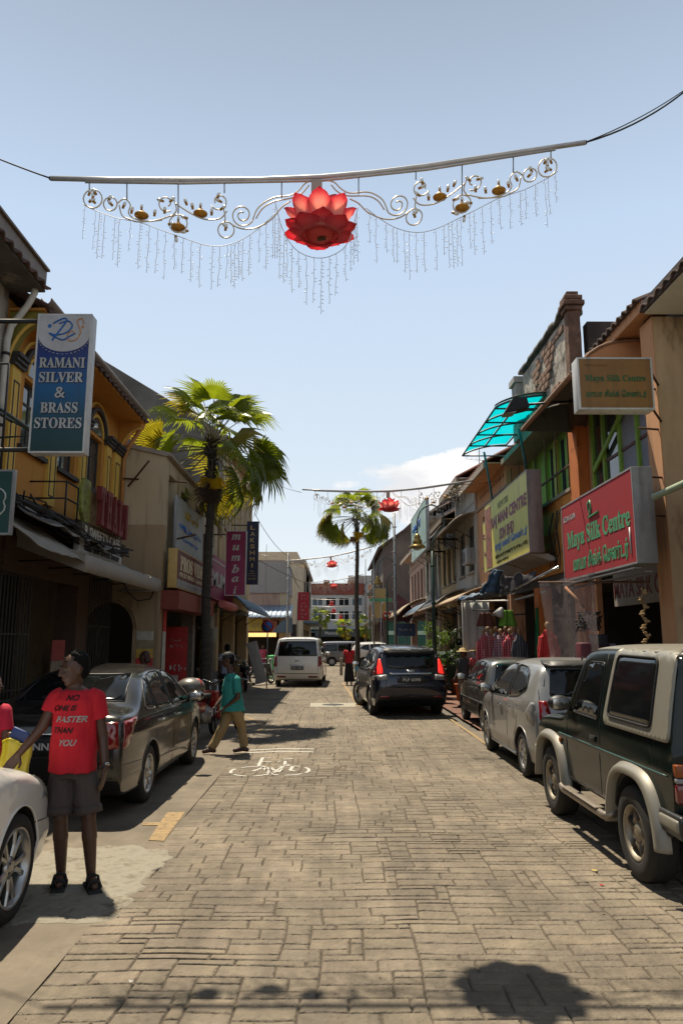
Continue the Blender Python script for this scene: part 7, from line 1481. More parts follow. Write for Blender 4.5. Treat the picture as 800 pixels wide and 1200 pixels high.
# lamp posts
LG_ = mat('lamp_green', (.008, .045, .03), .4, .2, coat=.3); BRS = mat('brass_shade', (.36, .24, .07), .3, .7, dirt=('6a5326', .6, 5))
def lamp_mesh(t, x, y, s=1.0, flip=1):
    M = Matrix.Translation((x, y, 0)); b = lambda mb, nm, m_: mb.build(nm, m_, t)
    b(MB(M=M).lathe([(.17, 0), (.17, .08), (.13, .12), (.10, .5), (.115, .55), (.08, .62), (.065, 1.1)], 16), 'base', LG_)
    b(MB(M=M).lathe([(.30, .0), (.30, .03), (.25, .95), (.28, 1.0), (.30, 1.08), (.12, 1.08)], 18), 'orange_collar', TER) if flip == 1 else None
    b(MB(M=M).tube([(0, 0, 1.0), (0, 0, 3.0), (0, 0, 4.45)], [.065, .05, .042], 12), 'post', LG_)
    for z in (1.6, 2.9, 4.0): b(MB(M=M).lathe([(.055, -.04), (.075, -.02), (.075, .02), (.055, .04)], 14, Matrix.Translation((0, 0, z))), 'collar', LG_)
    ar = [(0, 0, 4.45), (.02, 0, 4.75), (.18, 0, 4.98), (.33, 0, 5.15), (.38, 0, 5.35), (.34, 0, 5.6), (.2, 0, 5.78), (0, 0, 5.86), (-.2, 0, 5.8), (-.36, 0, 5.62), (-.44, 0, 5.35), (-.45, 0, 4.95)]
    b(MB(M=M).tube([(p[0] * flip, p[1], p[2]) for p in interp([list(q) for q in ar], 4)], .022, 8), 'crook', LG_)
    ML = M @ Matrix.Translation((-.45 * flip, 0, 4.55))
    b(MB(M=ML).lathe([(.03, .42), (.06, .40), (.09, .36), (.10, .30), (.09, .26), (.14, .22), (.15, .14), (.13, .12), (.22, .06), (.26, 0), (.25, -.005), (.2, .05), (0, .08)], 22), 'brass_shade', BRS)
    b(MB(M=ML).ball((0, 0, -.02), (.12, .12, .07), 10), 'lamp_glass', mat('frosted_glass', (.5, .5, .45), .3))
for i, (x, y, f, lb_) in enumerate(((2.92, 22.0, 1, 'nearest green crook lamp post with a brass shade by the bush'), (2.55, 36.6, 1, 'second green crook lamp post beyond the dark blue crossover'), (2.4, 51.5, -1, 'farthest green crook lamp post near the no entry sign'))):
    t = thing('street_lamp', lb_, 'street lamp', (x, y, 0), 0, 'crook lamp posts along the right pavement'); lamp_mesh(t, x, y, 1, f)
def pole(label, px, Y, py0, rad, rungs=0):
    a = P(px, py0, Y=Y); t = thing('steel_pole', label, 'pole', (a.x, Y, 0)); MB().tube([(a.x, Y, 0), (a.x, Y, a.z * .5), (a.x, Y, a.z)], [rad * 1.2, rad, rad * .85], 10).build('shaft', STL, t)
    for k in range(rungs): MB().lathe([(rad, -.03), (rad * 1.8, -.02), (rad * 1.8, .02), (rad, .03)], 10, Matrix.Translation((a.x, Y, 3.0 + k * (a.z - 3.1) / rungs))).build('clamp', STL, t)
pole('stepped grey steel pole rising above the dark blue crossover', 461.5, 35.5, 601, .065, 8); pole('thin dark pole on the left beyond the white van', 338, 38, 648, .06, 5); pole('thin steel pole beside the second lamp post', 437.5, 37.6, 654, .04, 3); pole('thin pole near the end building on the right', 428, 70, 655, .05)
pole('rusty thin pole carrying the red banner', 347, 57.5, 668, .05, 2)
for (x, y, z, h, lb_) in ((-6.2, 16.2, 6.2, 2.2, 'television aerial on the roof between the ochre house and the dark firewall'), (5.6, 28, 8.0, 1.6, 'television aerial above the receding right roofs'), (-4.2, 44, 6.2, 1.3, 'small red and white aerial over the grey clad wall')):
    t = thing('roof_aerial', lb_, 'aerial', (x, y, z)); mb = MB(); mb.tube([(x, y, z - .3), (x + .05, y, z + h)], .018, 6); mb.build('mast', STL, t); mb = MB(); zz = z + h * .45
    mb.tube([(x - .5, y, zz + .1), (x + .7, y - .1, zz - .05)], .012, 5)
    for k in range(7): q = -.45 + k * .17; mb.tube([(x + q, y - .22, zz + .08 - q * .12), (x + q, y + .22, zz + .08 - q * .12)], .006, 4)
    mb.build('antenna', STL, t)
# bin
p = P(530, 812, Z=0); t = thing('wheelie_bin', 'large dark green wheelie bin behind the dark blue crossover on the red paving', 'bin', (4.05, 25.6, 0)); GB = mat('bin_green', (.012, .05, .03), .5, coat=.2); x, y = 4.05, 25.6
mb = MB(); vs = []
for z, a, b in ((.14, .40, .34), (1.12, .56, .46)): vs += [(x - a, y - b, z), (x + a, y - b, z), (x + a, y + b, z), (x - a, y + b, z)]
mb.add(vs, [(0, 1, 2, 3), (4, 5, 6, 7), (0, 1, 5, 4), (1, 2, 6, 5), (2, 3, 7, 6), (3, 0, 4, 7)]); mb.build('bin_body', GB, t); MB().cbox((x, y, 1.16), (1.2, 1.0, .06), ch=.02).build('rim', GB, t); MB().prism([(y - .48, 1.2), (y + .48, 1.2), (y + .44, 1.34), (y, 1.42), (y - .44, 1.32)], 'x', x - .55, x + .55).build('lid', GB, t)
for k in range(5): MB().box(x - .42 + k * .2, x - .39 + k * .2, y - .47, y - .42, .3, 1.05).build('rib', GB, t)
for sx in (-1, 1): MB().lathe([(0, -.03), (.1, -.03), (.1, .03), (0, .03)], 14, Matrix.Translation((x + sx * .33, y - .3, .11)) @ Matrix.Rotation(PI / 2, 4, 'Y')).build('castor', BLK, t)
K = .85
# ---------------------------------------------------------------- people
def SKN(name, c): 
    return mat(name, c, .5, var=.08, scale=6, bump=.08)
SK1 = SKN('dark_skin', (.085, .038, .022)); SK2 = SKN('brown_skin', (.12, .055, .032)); HAIR = mat('black_hair', (.005, .0045, .004), .8, var=.3, scale=30, bump=.15, spec=.15)
def cloth(name, c, **k): return mat(name, c, .85, var=.10, scale=5, bump=.25, bscale=40, **k)
def cap(mb, a, b, ra, rb, n=12):
    a, b = Vector(a), Vector(b); mb.tube([a, a.lerp(b, .33), a.lerp(b, .66), b], [ra, ra + (rb - ra) * .33, ra + (rb - ra) * .66, rb], n); mb.ball(a, ra, n); mb.ball(b, rb, n)
def ring_loft(mb, secs, right, n=20):
    """secs: (centre, half width, half depth); right = unit vector across"""
    right = Vector(right).normalized(); fw = Vector((0, 0, 1)).cross(right); vs = []
    for c, a, b in secs: vs += [Vector(c) + right * (a * math.copysign(abs(math.cos(t)) ** .85, math.cos(t))) + fw * (b * math.sin(t)) for t in [2 * PI * k / n for k in range(n)]]
    m = len(secs); fs = [(i * n + k, i * n + (k + 1) % n, (i + 1) * n + (k + 1) % n, (i + 1) * n + k) for i in range(m - 1) for k in range(n)] + [tuple(range(n))[::-1], tuple((m - 1) * n + k for k in range(n))]
    mb.add(vs, fs, 0, True)
def blob(mb, name, vox, m_, par, smooth=3, wr=0, wscale=(14, 14, 5), seed=0):
    me = mb.mesh(name); me2 = evmesh(me, [('REMESH', {'mode': 'VOXEL', 'voxel_size': vox}), ('SMOOTH', {'iterations': smooth, 'factor': .5})])
    if wr:
        k = len(me2.vertices); co = [0.0] * (3 * k); no = [0.0] * (3 * k); me2.vertices.foreach_get('co', co); me2.vertices.foreach_get('normal', no)
        for i in range(0, 3 * k, 3):
            h = wr * 1.6 * noise.noise((co[i] * wscale[0] + seed, co[i + 1] * wscale[1], co[i + 2] * wscale[2])); co[i] += no[i] * h; co[i + 1] += no[i + 1] * h; co[i + 2] += no[i + 2] * h
        me2.vertices.foreach_set('co', co); me2.update()
    me2.polygons.foreach_set('use_smooth', [True] * len(me2.polygons)); me2.materials.clear(); return link(name, me2, m_, par, True)
def hand(mb, wr, d, pn, s=1, curl=.5, thumb=1):
    """palm from the wrist along d; pn = palm normal; five separate fingers"""
    d = Vector(d).normalized(); pn = Vector(pn); pn = (pn - d * pn.dot(d)).normalized(); sd = d.cross(pn) * thumb; wr = Vector(wr)
    for k in range(4): cap(mb, wr + sd * (.012 - .008 * k) * s, wr + d * .082 * s + sd * (.030 - .020 * k) * s, .015 * s, .012 * s, 8)
    for k, L_ in enumerate((.070, .078, .072, .056)):
        b = wr + d * .085 * s + sd * (.031 - .0205 * k) * s; c1 = curl * (.5 + .12 * k); d1 = (d * math.cos(c1) + pn * math.sin(c1)); d2 = (d * math.cos(c1 * 2.1) + pn * math.sin(c1 * 2.1))
        m1 = b + d1 * L_ * .5 * s; cap(mb, b, m1, .0098 * s, .0088 * s, 7); cap(mb, m1, m1 + d2 * L_ * .5 * s, .0088 * s, .0068 * s, 7)
    tb = wr + d * .022 * s + sd * .026 * s; t1 = tb + (d * .6 + sd * .75 + pn * .25).normalized() * .042 * s; cap(mb, tb, t1, .014 * s, .0105 * s, 8); cap(mb, t1, t1 + (d * .85 + sd * .25 + pn * .4).normalized() * .030 * s, .0105 * s, .008 * s, 8)
def head(mb, c, look, s=1):
    """skull, jaw, nose, lips, ears; look = facing direction"""
    f = Vector(look).normalized(); r = f.cross(Vector((0, 0, 1))).normalized(); U = r.cross(f); c = Vector(c)
    R3 = Matrix((r, f, U)).transposed().to_4x4(); o = MB(M=Matrix.Translation(c) @ R3 @ Matrix.Scale(s, 4))
    o.ball((0, -.012, .030), (.074, .092, .090), 16); o.ball((0, .012, -.030), (.060, .074, .078), 14); o.ball((0, .045, -.082), (.034, .034, .026), 10)
    o.tube([(0, .080, .028), (0, .098, .0), (0, .106, -.018), (0, .085, -.026)], [.009, .012, .016, .010], 8); o.ball((.014, .086, -.02), .010, 6); o.ball((-.014, .086, -.02), .010, 6)
    o.ball((0, .082, -.048), (.024, .010, .006), 8); o.ball((0, .080, -.058), (.020, .010, .007), 8)
    for q in (-1, 1): o.ball((q * .030, .070, .034), (.026, .014, .008), 8); o.ball((q * .075, -.005, -.002), (.012, .020, .032), 8)
    mb.add(o.v, o.f, 0, True)
    return c, r, f, U
def face_bits(par, c, r, f, U, s=1):
    for q in (-1, 1):
        p = c + (r * q * .030 + f * .076 + U * .014) * s
        e = MB().ball(p - f * .004 * s, .0095 * s, 8).build('eye', mat('eye_white', (.16, .13, .11), .4), par); MB().ball(p + f * .003 * s, .0058 * s, 6).build('iris', BLKP, e)
        MB().tube([p + U * .020 * s - r * .018 * s + f * .004, p + U * .026 * s + f * .008, p + U * .020 * s + r * .018 * s + f * .002], [.002, .0035, .002], 5).build('eyebrow', HAIR, par)
def hair(par, c, r, f, U, s=1, m_=HAIR, long=0, vox=.007, spiky=0, seed=3):
    R3 = Matrix((r, f, U)).transposed().to_4x4(); o = MB(M=Matrix.Translation(c) @ R3 @ Matrix.Scale(s, 4)); o.ball((0, -.032, .048), (.078, .082, .081), 16); o.ball((0, -.050, -.005), (.070, .060, .072), 12); rn = random.Random(seed)
    for k in range(spiky):
        a, e = rn.uniform(0, 6.3), rn.uniform(.2, 1.4); d = Vector((math.cos(a) * math.cos(e), math.sin(a) * math.cos(e), math.sin(e))); p = Vector((0, -.02, .045)) + d * .078; o.tube([p, p + d * .022 + Vector((0, .006, 0))], [.010, .003], 4)
    if long: o.tube([(0, -.05, .02), (0, -.085, -.08), (0, -.09, -long)], [.07, .065, .03], 10)
    return blob(o, 'hair', vox * s, m_, par, 1)
def person(label, J, sk, look, right, s=1, shirt=None, trousers=None, group=None, base=None, vox=.008, sleeve=.5, curl=.5, dep=1, hw=1, hs=1.06, palms=((0, 1, 0), (0, 1, 0)), shorts=False, wr=.006, hem=.0, name='person', hd=None, hairlong=0, hairm=HAIR, spiky=0, shoes=None, tucked=False, skirt=None, longsleeve=False):
    """J: world joints head, neck, sho, elb, wri, fin (pairs L,R), hip, kne, ank, toe"""
    b0 = base or Vector(((J['ank'][0].x + J['ank'][1].x) / 2, (J['ank'][0].y + J['ank'][1].y) / 2, 0)); t = thing(name, label, 'person', b0, 0, group); right = Vector(right).normalized()
    body = MB(); nk, pv = J['neck'], (J['hip'][0] + J['hip'][1]) / 2; c, r, f, U = head(body, J['head'], look, s * hs)
    cap(body, nk - Vector((0, 0, .05 * s)), c - U * .05 * s - f * .015 * s, .056 * s, .050 * s)
    ax = nk - pv; sc = [(pv - Vector((0, 0, .09 * s)), .13 * s, .10 * s), (pv, .155 * s, .11 * s), (pv + ax * .3, .135 * s, .10 * s), (pv + ax * .6, .155 * s, .11 * s), (pv + ax * .84, .165 * s, .10 * s), (pv + ax * .97, .10 * s, .07 * s), (nk + ax * .03, .05 * s, .05 * s)]
    ring_loft(body, sc, right)
    for q in (0, 1):
        S_2, E_, W_ = J['sho'][q], J['elb'][q], J['wri'][q]; cap(body, S_2, E_, .050 * s, .040 * s); cap(body, E_, W_, .041 * s, .027 * s); fd = (J['fin'][q] - W_); hand(body, W_, fd, palms[q], s * 1.02, curl, 1 if q else -1)
        H_, K_, A_ = J['hip'][q], J['kne'][q], J['ank'][q]; cap(body, H_, K_, .085 * s, .056 * s); cap(body, K_, K_.lerp(A_, .35) - f * .0, .052 * s, .058 * s); cap(body, K_.lerp(A_, .3), A_, .057 * s, .035 * s)
        tt = J['toe'][q]; cap(body, A_ + Vector((0, 0, -.02 * s)), A_.lerp(tt, .55) + Vector((0, 0, -.012 * s)), .036 * s, .034 * s); cap(body, A_.lerp(tt, .5), tt, .034 * s, .024 * s)
    blob(body, 'body', vox, sk, t, 3); face_bits(t, c, r, f, U, s * hs)
    if hairm: hair(t, c, r, f, U, s * hs, hairm, hairlong, spiky=spiky, vox=vox)
    out = {'t': t, 'axes': (c, r, f, U)}
    if shirt:
        sh = MB(); e = .022 * s; hz = hem; g_ = max(0, -hz) * .22; sc2 = [(pv + ax * hz, (.180 + g_) * s * hw, (.140 + g_ * .8) * s * dep), (pv + ax * (hz + .12), (.176 + g_ * .7) * s * hw, (.134 + g_ * .5) * s * dep), (pv + ax * .38, .165 * s, .124 * s * dep), (pv + ax * .62, .176 * s, .130 * s * (1 + (dep - 1) * .6)), (pv + ax * .84, .180 * s, .118 * s), (pv + ax * .95, .125 * s, .088 * s), (pv + ax * .995, .070 * s, .066 * s)]
        ring_loft(sh, sc2, right)
        for q in (0, 1):
            S_2, E_, W_ = J['sho'][q], J['elb'][q], J['wri'][q]; k = S_2.lerp(E_, min(1, sleeve)); sh.ball(S_2, .068 * s, 12); sh.tube([S_2 + (nk - S_2) * .3, S_2, k], [.06 * s, .068 * s, .072 * s], 14)
            if longsleeve: cap(sh, S_2, E_, .064 * s, .052 * s); cap(sh, E_, W_, .052 * s, .040 * s)
        out['shirt'] = blob(sh, 'shirt', vox, shirt, t, 2, wr)
    if trousers:
        tr = MB(); ring_loft(tr, [(pv - Vector((0, 0, .10 * s)), .150 * s, .112 * s), (pv, .160 * s, .116 * s), (pv + ax * .12, .150 * s, .110 * s)], right)
        for q in (0, 1):
            H_, K_, A_ = J['hip'][q], J['kne'][q], J['ank'][q]
            if shorts: k = H_.lerp(K_, .93); tr.tube([H_, H_.lerp(K_, .3), H_.lerp(K_, .6), k], [.088 * s, .097 * s, .098 * s, .094 * s], 16)
            else: tr.ball(H_, .09 * s, 12); tr.tube([H_, H_.lerp(K_, .5), K_, K_.lerp(A_, .5), A_ + Vector((0, 0, .0))], [.092 * s, .097 * s, .080 * s, .074 * s, .070 * s], 14); tr.ball(K_, .080 * s, 10)
        out['trousers'] = blob(tr, 'shorts' if shorts else 'trousers', vox, trousers, t, 2, wr, (10, 10, 9))
        if shorts:
            for q in (0, 1):
                H_, K_ = J['hip'][q], J['kne'][q]; k = H_.lerp(K_, .93); u = (K_ - H_).normalized(); M = Matrix.Translation(k) @ u.to_track_quat('Z', 'Y').to_matrix().to_4x4(); MB().lathe([(.085 * s, -.05), (.104 * s, -.05), (.106 * s, .004), (.085 * s, .006)], 24, M).build('rolled_cuff', trousers, t)
    if skirt:
        sk_ = MB(); am = (J['ank'][0] + J['ank'][1]) / 2; ring_loft(sk_, [(am + Vector((0, 0, .06)), .22 * s, .2 * s), (am.lerp(pv, .5), .20 * s, .17 * s), (pv, .17 * s, .13 * s), (pv + ax * .15, .15 * s, .12 * s)], right); blob(sk_, 'long_skirt', vox * 1.3, skirt, t, 2, .012, (16, 16, 2))
    if shoes:
        for q in (0, 1):
            A_, tt = J['ank'][q], J['toe'][q]; o = MB(); d = (tt - A_); d.z = 0; h = A_ - d * .35; h.z = A_.z - .045 * s; cap(o, h, A_ + Vector((0, 0, -.03 * s)), .036 * s, .042 * s); tt2 = tt.copy(); cap(o, A_ + d * .2 - Vector((0, 0, .03 * s)), tt2, .042 * s, .034 * s)
            blob(o, 'shoe', vox, shoes, t, 2)
    return out
def Q(px, py, Y): return P(px, py, Y=Y)
# the man in the red t-shirt -------------------------------------------------
Y0 = 5.85
J = dict(head=Q(87.5, 785, Y0), neck=Q(89, 806, Y0 + .02), sho=(Q(67, 817, Y0), Q(113, 817, Y0 + .02)), elb=(Q(50, 852, Y0 - .06), Q(121, 864, Y0 + .04)), wri=(Q(22, 884, Y0 - .15), Q(123, 901, Y0 - .03)), fin=(Q(10, 900, Y0 - .18), Q(120, 922, Y0 - .06)),
    hip=(Q(74, 895, Y0), Q(98, 895, Y0)), kne=(Q(71, 958, Y0 - .03), Q(104, 957, Y0 - .03)), ank=(Q(72, 1021, Y0 + .03), Q(107, 1024, Y0)), toe=(Q(69, 1034, Y0 - .10), Q(111, 1036, Y0 - .14)))
for q in (0, 1): J['ank'][q].z = .085; J['toe'][q].z = .040
RSH = cloth('red_cotton', (.56, .007, .020)); SHO = cloth('brown_grey_denim', (.075, .055, .048))
man = person('man in a red t-shirt with slogan, grey shorts and sandals standing by the white car', J, SK1, (-.85, -.75, -.16), (1, 0, 0), .985, RSH, SHO, vox=.0068, sleeve=.52, shorts=True, palms=((.3, -1, .3), (-1, 0, 0)), spiky=60, curl=.35, wr=.010, hem=-.09, hs=1.13, hw=.94)
t = man['t']; so_ = man['shirt']; bmx = bmesh.new(); bmx.from_mesh(so_.data); sb = BVHTree.FromBMesh(bmx); bmx.free(); off_ = Vector(t.location)
def onshirt(p):
    l, n, _, _ = sb.ray_cast(Vector((p.x, p.y - 1, p.z)) - off_, Vector((0, 1, 0)))
    return (l + off_ + Vector((0, -.004 - max(0, (p.y - (Y0 - .3))) * .0, 0))) if l else p
def shirt_text(s, px, py, pw, ph, m_):
    a, b = Q(px - pw / 2, py, Y0 - .12), Q(px + pw / 2, py, Y0 - .12); h = Q(px, py - ph / 2, Y0 - .12).z - Q(px, py + ph / 2, Y0 - .12).z
    text(s, b.x - a.x, h, m_, (a + b) / 2, '-y', t, name='slogan', shear=.35, off=.03, fold=onshirt, ex=0)
for s_, px, py, pw, ph, m_ in (('NO', 84, 818, 15, 7, BLKP), ('ONE IS', 76, 830, 27, 6.5, BLKP), ('FASTER', 83, 843, 36, 7.5, WHT), ('THAN', 74, 856, 24, 7, BLKP), ('YOU', 80, 870.5, 21, 7.5, WHT)): shirt_text(s_, px, py, pw, ph, m_)
for q in (0, 1):
    A_, tt = J['ank'][q], J['toe'][q]; d = (tt - A_); d.z = 0; d.normalize(); sd = d.cross(Vector((0, 0, 1))); mid = (A_ + tt) / 2; R3 = Matrix((sd, d, Vector((0, 0, 1)))).transposed()
    so2 = MB().cbox((mid.x + d.x * .0, mid.y + d.y * .0, .014), (.098, .28, .024), R3, ch=.01).build('sandal_sole', BLK, t)
    for u, hgt in ((.07, .052), (.0, .078)):
        c = mid + d * u; MB().tube([c + sd * .05 + Vector((0, 0, .028 - c.z)), c + sd * .036 + Vector((0, 0, hgt + .012 - c.z)), c + Vector((0, 0, hgt + .030 - c.z)), c - sd * .036 + Vector((0, 0, hgt + .012 - c.z)), c - sd * .05 + Vector((0, 0, .028 - c.z))], .011, 6).build('sandal_strap', BLK, t)
W_ = J['wri'][1]; u = (J['elb'][1] - W_).normalized(); W2 = W_ + u * .03; M = Matrix.Translation(W2) @ u.to_track_quat('Z', 'Y').to_matrix().to_4x4(); w_ = MB().lathe([(.031, -.010), (.036, -.010), (.036, .010), (.031, .010)], 20, M).build('watch_strap', CHR, t); MB().cbox(W2 + Vector((.0, -.036, 0)), (.032, .012, .034), ch=.004).build('watch_case', BLKP, w_)
# woman at the picture edge -----------------------------------------------
Y1 = 6.1
J = dict(head=Q(-9, 806, Y1), neck=Q(-12, 825, Y1), sho=(Q(-36, 836, Y1), Q(6, 834, Y1)), elb=(Q(-45, 880, Y1), Q(8, 872, Y1 - .05)), wri=(Q(-40, 915, Y1 - .1), Q(14, 862, Y1 - .18)), fin=(Q(-38, 930, Y1 - .12), Q(24, 872, Y1 - .22)),
    hip=(Q(-28, 915, Y1), Q(-8, 915, Y1)), kne=(Q(-28, 965, Y1), Q(-8, 965, Y1)), ank=(Q(-28, 1012, Y1), Q(-8, 1012, Y1)), toe=(Q(-28, 1022, Y1 - .1), Q(-8, 1022, Y1 - .1)))
for q in (0, 1): J['ank'][q].z = .085; J['toe'][q].z = .035
J['wri'] = (J['wri'][0], Q(12, 861, Y1 - .2))
wm = person('woman in red and glasses holding a bag at the left edge of the photo', J, SK2, (.75, -.6, -.1), (1, 0, 0), .90, cloth('crimson_cotton', (.50, .01, .04)), cloth('maroon_cloth', (.06, .012, .02)), vox=.008, sleeve=.6, hem=-.25, shoes=BLK, hairlong=.12)
c, r, f, U = wm['axes']; mb = MB()
for q in (-1, 1): mb.tube([c + (r * (q * .030 + .020 * math.cos(a * PI / 6)) + f * .094 + U * (.014 + .015 * math.sin(a * PI / 6))) for a in range(12)], .002, 5, closed=True); mb.tube([c + r * q * .05 + f * .09 + U * .016, c + r * q * .075 + f * .0 + U * .014], .002, 5)
mb.build('glasses', BLKP, wm['t'])
t = thing('yellow_bag', 'yellow carrier bag with a blue top held between the woman and the man', 'bag', Q(18, 900, Y1 - .25)); a = Q(15, 900, Y1 - .27)
mb = MB(); mb.grid(lambda u, v: (a.x - .10 + .22 * u + .01 * math.sin(v * 9), a.y - .02 * math.sin(PI * u) + .008 * math.sin(u * 17), a.z - .22 + .42 * v + .02 * math.sin(u * 6)), 14, 12, th=.03); mb.build('bag', mat('yellow_plastic', (.62, .50, .03), .4, bump=.3, bscale=12), t); MB().cbox(a + Vector((.02, .03, .22)), (.14, .03, .12), Matrix.Rotation(.4, 3, 'Y'), ch=.01).build('blue_parcel', mat('blue_wrap', (.02, .05, .20), .5), t)
# the man in teal, walking left ---------------------------------------------
Y2 = 12.3
def st(d): 
    for q in (0, 1): d['ank'][q].z = .10 if d.get('heel', (0, 0))[q] == 0 else .14; d['toe'][q].z = .045
    return d
J = dict(head=Q(267, 774, Y2), neck=Q(271, 789, Y2), sho=(Q(270, 797, Y2 + .16), Q(277, 797, Y2 - .14)), elb=(Q(262, 816, Y2 + .12), Q(279, 817, Y2 - .18)), wri=(Q(253, 827, Y2 + .0), Q(262, 831, Y2 - .15)), fin=(Q(249, 833, Y2), Q(256, 835, Y2 - .12)),
    hip=(Q(270, 828, Y2 + .08), Q(275, 828, Y2 - .08)), kne=(Q(262, 851, Y2 - .04), Q(283, 851, Y2 + .05)), ank=(Q(248, 877, Y2 - .06), Q(286, 874, Y2 + .05)), toe=(Q(239, 880, Y2 - .08), Q(275, 877, Y2 + .04)))
tm_ = person('man in a teal polo shirt, khaki trousers and cap walking across by the parked sedan', st(J), SK1, (-1, -.15, -.12), (.25, -1, 0), .97, cloth('teal_cotton', (.03, .27, .24)), cloth('khaki_cotton', (.34, .24, .11)), vox=.009, sleeve=.75, hem=-.12, dep=1.35, shoes=mat('brown_shoe', (.05, .015, .01), .4), wr=.008, palms=((0, 0, 1), (0, 0, 1)))
c, r, f, U = tm_['axes']; R3 = Matrix((r, f, U)).transposed().to_4x4(); o = MB(M=Matrix.Translation(c) @ R3); o.lathe([(.088, .045), (.09, .07), (.075, .12), (.03, .14), (0, .142)], 20, Matrix.Translation((0, -.01, 0)) @ Matrix.Diagonal((1, 1.12, 1, 1))); o.prism([(-.06, .07), (.06, .07), (.045, .15), (-.045, .15)], 'z', .05, .06)
o.build('cap', mat('dark_cap', (.02, .02, .025), .7), tm_['t']); MB().cbox(J['fin'][0] + Vector((.0, -.04, -.02)), (.03, .03, .12), ch=.008).build('bottle', mat('clear_bottle', (.3, .35, .4), .1), tm_['t'])
# far and shaded people ------------------------------------------------------
def standing(label, x, y, s, look, rt, shirt, tr=None, skirt=None, hl=0, sk=SK2, step=.0, hm=HAIR, group=None, vox=.014, longs=False):
    h = 1.72 * s; r = Vector(rt).normalized(); f = Vector(look); f.z = 0; f.normalize(); B_ = Vector((x, y, 0)); V = lambda a, b, z: B_ + r * a * s + f * b * s + Vector((0, 0, z * s))
    J = dict(head=V(0, .02, 1.60), neck=V(0, 0, 1.45), sho=(V(-.165, 0, 1.39), V(.165, 0, 1.39)), elb=(V(-.21, -.03, 1.12), V(.21, -.03, 1.12)), wri=(V(-.22, .08, .88), V(.22, .08, .88)), fin=(V(-.22, .12, .78), V(.22, .12, .78)), hip=(V(-.09, 0, .90), V(.09, 0, .90)),
        kne=(V(-.09, .03 + step, .50), V(.09, .03 - step * .3, .50)), ank=(V(-.09, step * 1.3, .09), V(.09, -step * 1.3, .09)), toe=(V(-.09, .15 + step * 1.3, .04), V(.09, .15 - step * 1.3, .04)))
    return person(label, J, sk, look, rt, s, shirt, tr, vox=vox, skirt=skirt, hairlong=hl, hairm=hm, shoes=BLK, wr=.006, group=group, longsleeve=longs)
rw = standing('woman in a red top and long black skirt walking away beside the dark blue crossover', .56, 30.4, .97, (0, 1, 0), (1, 0, 0), cloth('scarlet_cotton', (.55, .02, .03)), None, cloth('black_cloth', (.012, .012, .013)), hl=.36, step=.1)
t = thing('pale_blue_bag', 'pale blue bag carried by the woman in the red top', 'bag', (.85, 30.35, .7)); MB().cbox((.86, 30.35, .72), (.16, .1, .34), ch=.03).build('bag', mat('pale_blue', (.10, .35, .5), .5), t)
t = thing('long_white_bag', 'long pale bag on the left arm side of the woman in the red top', 'bag', (.22, 30.35, .7)); MB().cbox((.24, 30.35, .74), (.12, .1, .7), ch=.03).build('bag', mat('pale_cloth_bag', (.35, .30, .22), .8), t)
standing('person in a pale lilac shirt in the left arcade shade behind the teal man', -3.0, 20.8, .98, (0, 1, 0), (1, 0, 0), cloth('lilac_cotton', (.30, .32, .42)), cloth('dark_cloth', (.02, .02, .025)), sk=SK1)
standing('person with reddish hair and dark top behind the roof of the parked sedan', -3.45, 13.6, .93, (-1, .3, 0), (0, 1, 0), cloth('dark_maroon_cloth', (.045, .02, .02)), cloth('black_trousers', (.015, .015, .015)), hm=mat('reddish_hair', (.06, .02, .012), .6), hl=.1)
rp_ = standing('person in a red shirt and straw hat beside the small grey car', 3.72, 19.6, .92, (-.6, -.8, 0), (1, -.4, 0), cloth('rose_red_cotton', (.42, .05, .05)), cloth('navy_cloth', (.02, .025, .05)))
c, r, f, U = rp_['axes']; MB(M=Matrix.Translation(c)).lathe([(.20, .055), (.19, .068), (.10, .075), (.095, .13), (.05, .16), (0, .165)], 24).build('straw_hat', mat('straw', (.45, .30, .12), .8, bump=.4), rp_['t'])
rp2 = standing('second straw hatted person behind the red shirted one by the stall', 3.48, 20.3, .90, (-.8, -.5, 0), (1, -.6, 0), cloth('dark_grey_cotton', (.05, .05, .05)), cloth('tan_cloth', (.2, .15, .1)))
c, r, f, U = rp2['axes']; MB(M=Matrix.Translation(c)).lathe([(.18, .055), (.17, .068), (.10, .075), (.095, .13), (.05, .15), (0, .155)], 24).build('straw_hat', mat('straw_pale', (.5, .36, .16), .8, bump=.4), rp2['t'])
standing('shopper in pink among the stalls of the side lane', -3.9, 40.3, .9, (0, -1, 0), (1, 0, 0), cloth('pink_cotton', (.5, .06, .12)), cloth('pink_leggings', (.3, .05, .1)), vox=.02)
# ---------------------------------------------------------------- two-wheelers, stall goods
def spoked(par, c, rad, tr, ax, nm='wheel', spokes=16):
    """wheel in the plane spanned by z and ax"""
    ax = Vector(ax).normalized(); w_ = bpy.data.objects.new(nm, None); COL.objects.link(w_); w_.parent = par; w_.location = Vector(c) - par.location; U = Vector((0, 0, 1)); c = Vector(c); n = 28
    MB().tube([c + (ax * math.cos(2 * PI * k / n) + U * math.sin(2 * PI * k / n)) * rad for k in range(n)], tr, 8, closed=True).build('tyre', TYRE, w_)
    MB().tube([c + (ax * math.cos(2 * PI * k / n) + U * math.sin(2 * PI * k / n)) * (rad - tr * 1.1) for k in range(n)], tr * .5, 6, closed=True).build('rim', CHR, w_)
    mb = MB(); side = ax.cross(U) * .03
    for k in range(spokes): a = 2 * PI * k / spokes; mb.tube([c + side * (1 if k % 2 else -1), c + (ax * math.cos(a) + U * math.sin(a)) * (rad - tr)], .0022, 4)
    mb.build('spokes', CHR, w_, kind='stuff'); MB().tube([c - side * 1.3, c + side * 1.3], .025, 8).build('hub', STL, w_)
